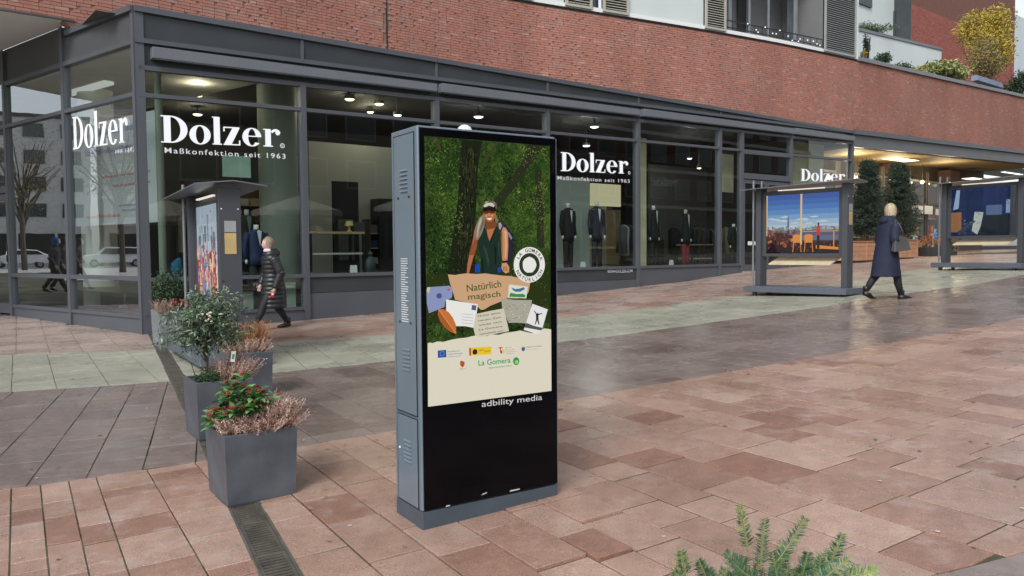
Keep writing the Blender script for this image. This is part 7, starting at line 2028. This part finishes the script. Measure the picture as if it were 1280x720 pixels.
def street_tree(X, H, seed, lab):
    X = Vector(X); X.z = gz(X.x, X.y)
    t = thing('street_tree', lab, 'tree', X, 0, 'trees along the street'); r = random.Random(seed); g = MB(); cs = []
    g.tube([(0, 0, 0), (.1, 0, H * .35), (0, .1, H * .6)], [.18, .13, .08], 8)
    for i in range(40):
        a = r.uniform(0, 6.28); e = Vector((r.uniform(.8, 2.6) * math.cos(a), r.uniform(.8, 2.6) * math.sin(a), H * r.uniform(.5, 1.0))); b = Vector((0, 0, H * r.uniform(.3, .6)))
        g.tube([b, b.lerp(e, .5) + Vector((0, 0, .3)), e], [.06, .04, .012], 5)
        for k in range(45): cs.append(b.lerp(e, r.uniform(.4, 1.1)) + Vector((r.gauss(0, .35), r.gauss(0, .35), r.gauss(0, .3))))
    g.build('trunk', BARK, t); leafmesh(cs, .14, LEAFS['ochre'], seed).build('crown', None, t)
street_tree(mirrored(152, 330, 44), 8.5, 3, 'bare autumn street tree mirrored beside the corner post')
street_tree(mirrored(30, 330, 52), 9, 5, 'autumn street tree mirrored at the left of the side window')
street_tree(c0 + perp * -26 + dirv * -10, 9, 6, 'autumn street tree at the far end of the street')
def walker(px, py, t_, az, label, cloth, hat, H=1.76):
    X = mirrored(px, py, t_); X.z = gz(X.x, X.y) + .02
    tt, e_, h_ = person(X, az, H, label, dict(cloth=cloth, quilt=0, legs=TIGHT, boot=mat('black_boot_leather', (.012, .011, .010), .35), hair=hat, hairc=tuple(hat.node_tree.nodes['Vector Math'].inputs[0].default_value), hairstyle='none_bob', hood=False,
        coat=[(.44, .11, .085, 0), (.55, .108, .088, .004), (.62, .105, .085, .010), (.74, .118, .085, .022), (.80, .112, .072, .028), (.835, .070, .05, .03)]),
        dict(lean=.03, foot_l=(.18, .01, .10, .4), foot_r=(-.16, .04, -.01, 0.), arm_l=((.15, -.06, .64), (.14, .02, .50)), arm_r=((.15, .05, .64), (.14, .12, .52))))
_az = math.degrees(math.atan2(perp.x, perp.y))
walker(66, 366, 25.0, _az, 'man in a dark jacket with a bright blue cap, mirrored in the side window', mat('dark_navy_jacket', (.012, .014, .02), .7), mat('bright_blue_cap', (.02, .14, .55), .6))
walker(75, 368, 25.6, _az, 'man in dark clothes walking beside the one with the blue cap', mat('black_jacket', (.012, .012, .013), .7), mat('dark_hair', (.03, .02, .015), .7))
walker(96, 363, 27, _az, 'person in a brown grey coat behind the two walking men', mat('brown_grey_coat', (.06, .05, .045), .8), mat('auburn_hair', (.12, .05, .03), .7))

# ------------------------------------------------------------------ clothes rails and shelves inside, small marks on the ground
def rack(px, py_b, y, w, label, seed, cols):
    u, _ = fp(px, 300, y)
    t = thing('clothes_rail', label, 'clothes rail', W(u, y, .79), TH)
    g = MB(); g.tube([(0, 0, 0), (0, 0, 1.6), (w, 0, 1.6), (w, 0, 0)], .015, 6)
    for x in (0, w): g.bar((x, -.22, .015), (x, .22, .015), .03)
    g.build('rail_frame', mat('black_steel', (.02, .02, .02), .4), t)
    r = random.Random(seed); x = .08
    while x < w - .1:
        h = r.uniform(.75, 1.0); d = .035; z1 = 1.52
        g = MB(); g.loft([[Vector((x - d * a, -.22 * b, z1 - h * c)), Vector((x + d * a, -.22 * b, z1 - h * c)), Vector((x + d * a, .22 * b, z1 - h * c)), Vector((x - d * a, .22 * b, z1 - h * c))] for a, b, c in ((.2, .15, 0), (.8, .85, .08), (1, 1, .14), (1.1, .9, .5), (1.2, 1., 1.))])
        g.build('garment', r.choice(cols), t, smooth=True)
        x += r.uniform(.07, .1)
GC = [mat('garment_' + n_, c, .85) for n_, c in (('black', (.02, .02, .022)), ('navy', (.02, .03, .08)), ('grey', (.12, .12, .12)), ('brown', (.10, .06, .035)), ('white', (.5, .5, .48)), ('blue', (.08, .14, .28)), ('beige', (.34, .28, .19)))]
rack(222, 0, 3.2, 1.6, 'clothes rail deep in the corner window behind the display case', 1, GC)
rack(840, 0, 3.6, 1.8, 'clothes rail with dark jackets between the two right mannequins', 2, GC[:4])
rack(868, 0, 4.6, 1.8, 'clothes rail with mixed garments behind the mannequin with red trousers', 3, GC)
rack(775, 0, 2.6, 1.0, 'short clothes rail right of the oak door in the shop', 5, GC[:5])
rack(905, 0, 2.6, 1.2, 'clothes rail seen through the narrow pane beside the shop door', 6, GC)
def shelf(px, y, w, h, label, seed):
    u, _ = fp(px, 300, y)
    t = thing('shelf_unit', label, 'shelf', W(u, y, .79), TH); r = random.Random(seed)
    g = MB(); g.box(0, .03, 0, .4, 0, h); g.box(w - .03, w, 0, .4, 0, h); g.box(.03, w - .03, .38, .4, 0, h); g.build('carcass', mat('dark_oak_carcass', (.06, .045, .03), .5), t)
    n_ = int(h / .4)
    for i in range(n_):
        g = MB(); g.box(.031, w - .031, 0, .379, i * .4, i * .4 + .025); s = g.build('shelf_board', WOOD, t)
        x = .07
        while x < w - .3:
            ww = r.uniform(.18, .28); hh = r.uniform(.08, .25); g = MB(); g.box(x, x + ww, .04, .34, i * .4 + .026, i * .4 + .026 + hh); g.build('folded_garments', r.choice(GC), s); x += ww + r.uniform(.03, .12)
shelf(232, 6.5, 2.2, 2.6, 'tall shelf of folded clothes at the back of the corner window', 4)
shelf(822, 7.5, 2.6, 2.4, 'tall shelf of folded clothes at the back right of the shop', 5)
shelf(462, 4.1, .9, 1.6, 'low shelf unit beside the mirror in the second window', 6)
for px, py, y, lb in ((438, 300, .5, 'small price card in the second window left'), (727, 330, .4, 'small price card by the two black dinner suits'), (838, 331, .4, 'small price card between the right mannequins')):
    u, z = fp(px, py, y); g = MB(); g.hexa([(0, 0, 0), (.16, 0, 0), (.16, .06, 0), (0, .06, 0), (0, .03, .2), (.16, .03, .2), (.16, .034, .2), (0, .034, .2)]); o = tag(g.build('price_card', WHITEP), lb, 'card'); o.location = W(u, y, 1.02 if px < 700 else .99); o.rotation_euler = (0, 0, TH)
# gum spots and crumbs trodden into the slabs, a few leaves
gr_ = random.Random(17)
def scatter(n_, r0, r1, x0, x1, y0, y1, mt, name, cat_lab, seed):
    rr = random.Random(seed); g = MB()
    for i in range(n_):
        x, y = rr.uniform(x0, x1), rr.uniform(y0, y1)
        rx_, ry_ = x - CORNER.x, y - CORNER.y
        if -(rx_ * nF.x + ry_ * nF.y) > -.15 and rx_ * dF.x + ry_ * dF.y > -.1: continue
        rad = rr.uniform(r0, r1); k_ = 9
        g.add([(x + rad * rr.uniform(.7, 1.1) * math.cos(6.283 * j / k_), y + rad * rr.uniform(.7, 1.1) * math.sin(6.283 * j / k_), gz(x, y) + .0045) for j in range(k_)], [tuple(range(k_))])
    o = g.build(name, mt, None, kind='stuff'); tag(o, cat_lab, 'ground marks'); return o
scatter(260, .007, .019, -6, 12, 3, 17, mat('old_gum', (.10, .085, .075), .7), 'gum_spots', 'dark trodden gum spots scattered over the paving', 1)
scatter(200, .006, .015, -6, 12, 3, 17, mat('pale_gum', (.55, .52, .48), .7), 'pale_specks', 'pale specks and gum scattered over the paving', 2)
scatter(900, .002, .005, -4, 5, 3, 8, mat('grit', (.20, .17, .14), .9), 'grit', 'fine grit lying on the near paving', 3)
lf = MB(); lf.mats = [LEAFS['ochre'][0], LEAFS['ochre'][1], LEAFS['rust'][0]]
for i in range(70):
    x, y = gr_.choice([(gr_.gauss(-1.3, .6), gr_.gauss(5.2, .9)), (gr_.uniform(-5, 7), gr_.uniform(3.4, 12)), (gr_.gauss(-2.4, .4), gr_.gauss(7, .6))]); a = gr_.uniform(0, 6.28); L = gr_.uniform(.012, .028)
    z = gz(x, y) + .007; c_, s_ = math.cos(a), math.sin(a); lf.cur = gr_.randrange(3)
    lf.add([(x, y, z), (x + L * c_ - L * .35 * s_, y + L * s_ + L * .35 * c_, z + .004), (x + 2 * L * c_, y + 2 * L * s_, z + .002), (x + L * c_ + L * .35 * s_, y + L * s_ - L * .35 * c_, z + .005)], [(0, 1, 2, 3)])
tag(lf.build('fallen_leaves', None, None, kind='stuff'), 'few small fallen leaves lying round the planters', 'leaves')
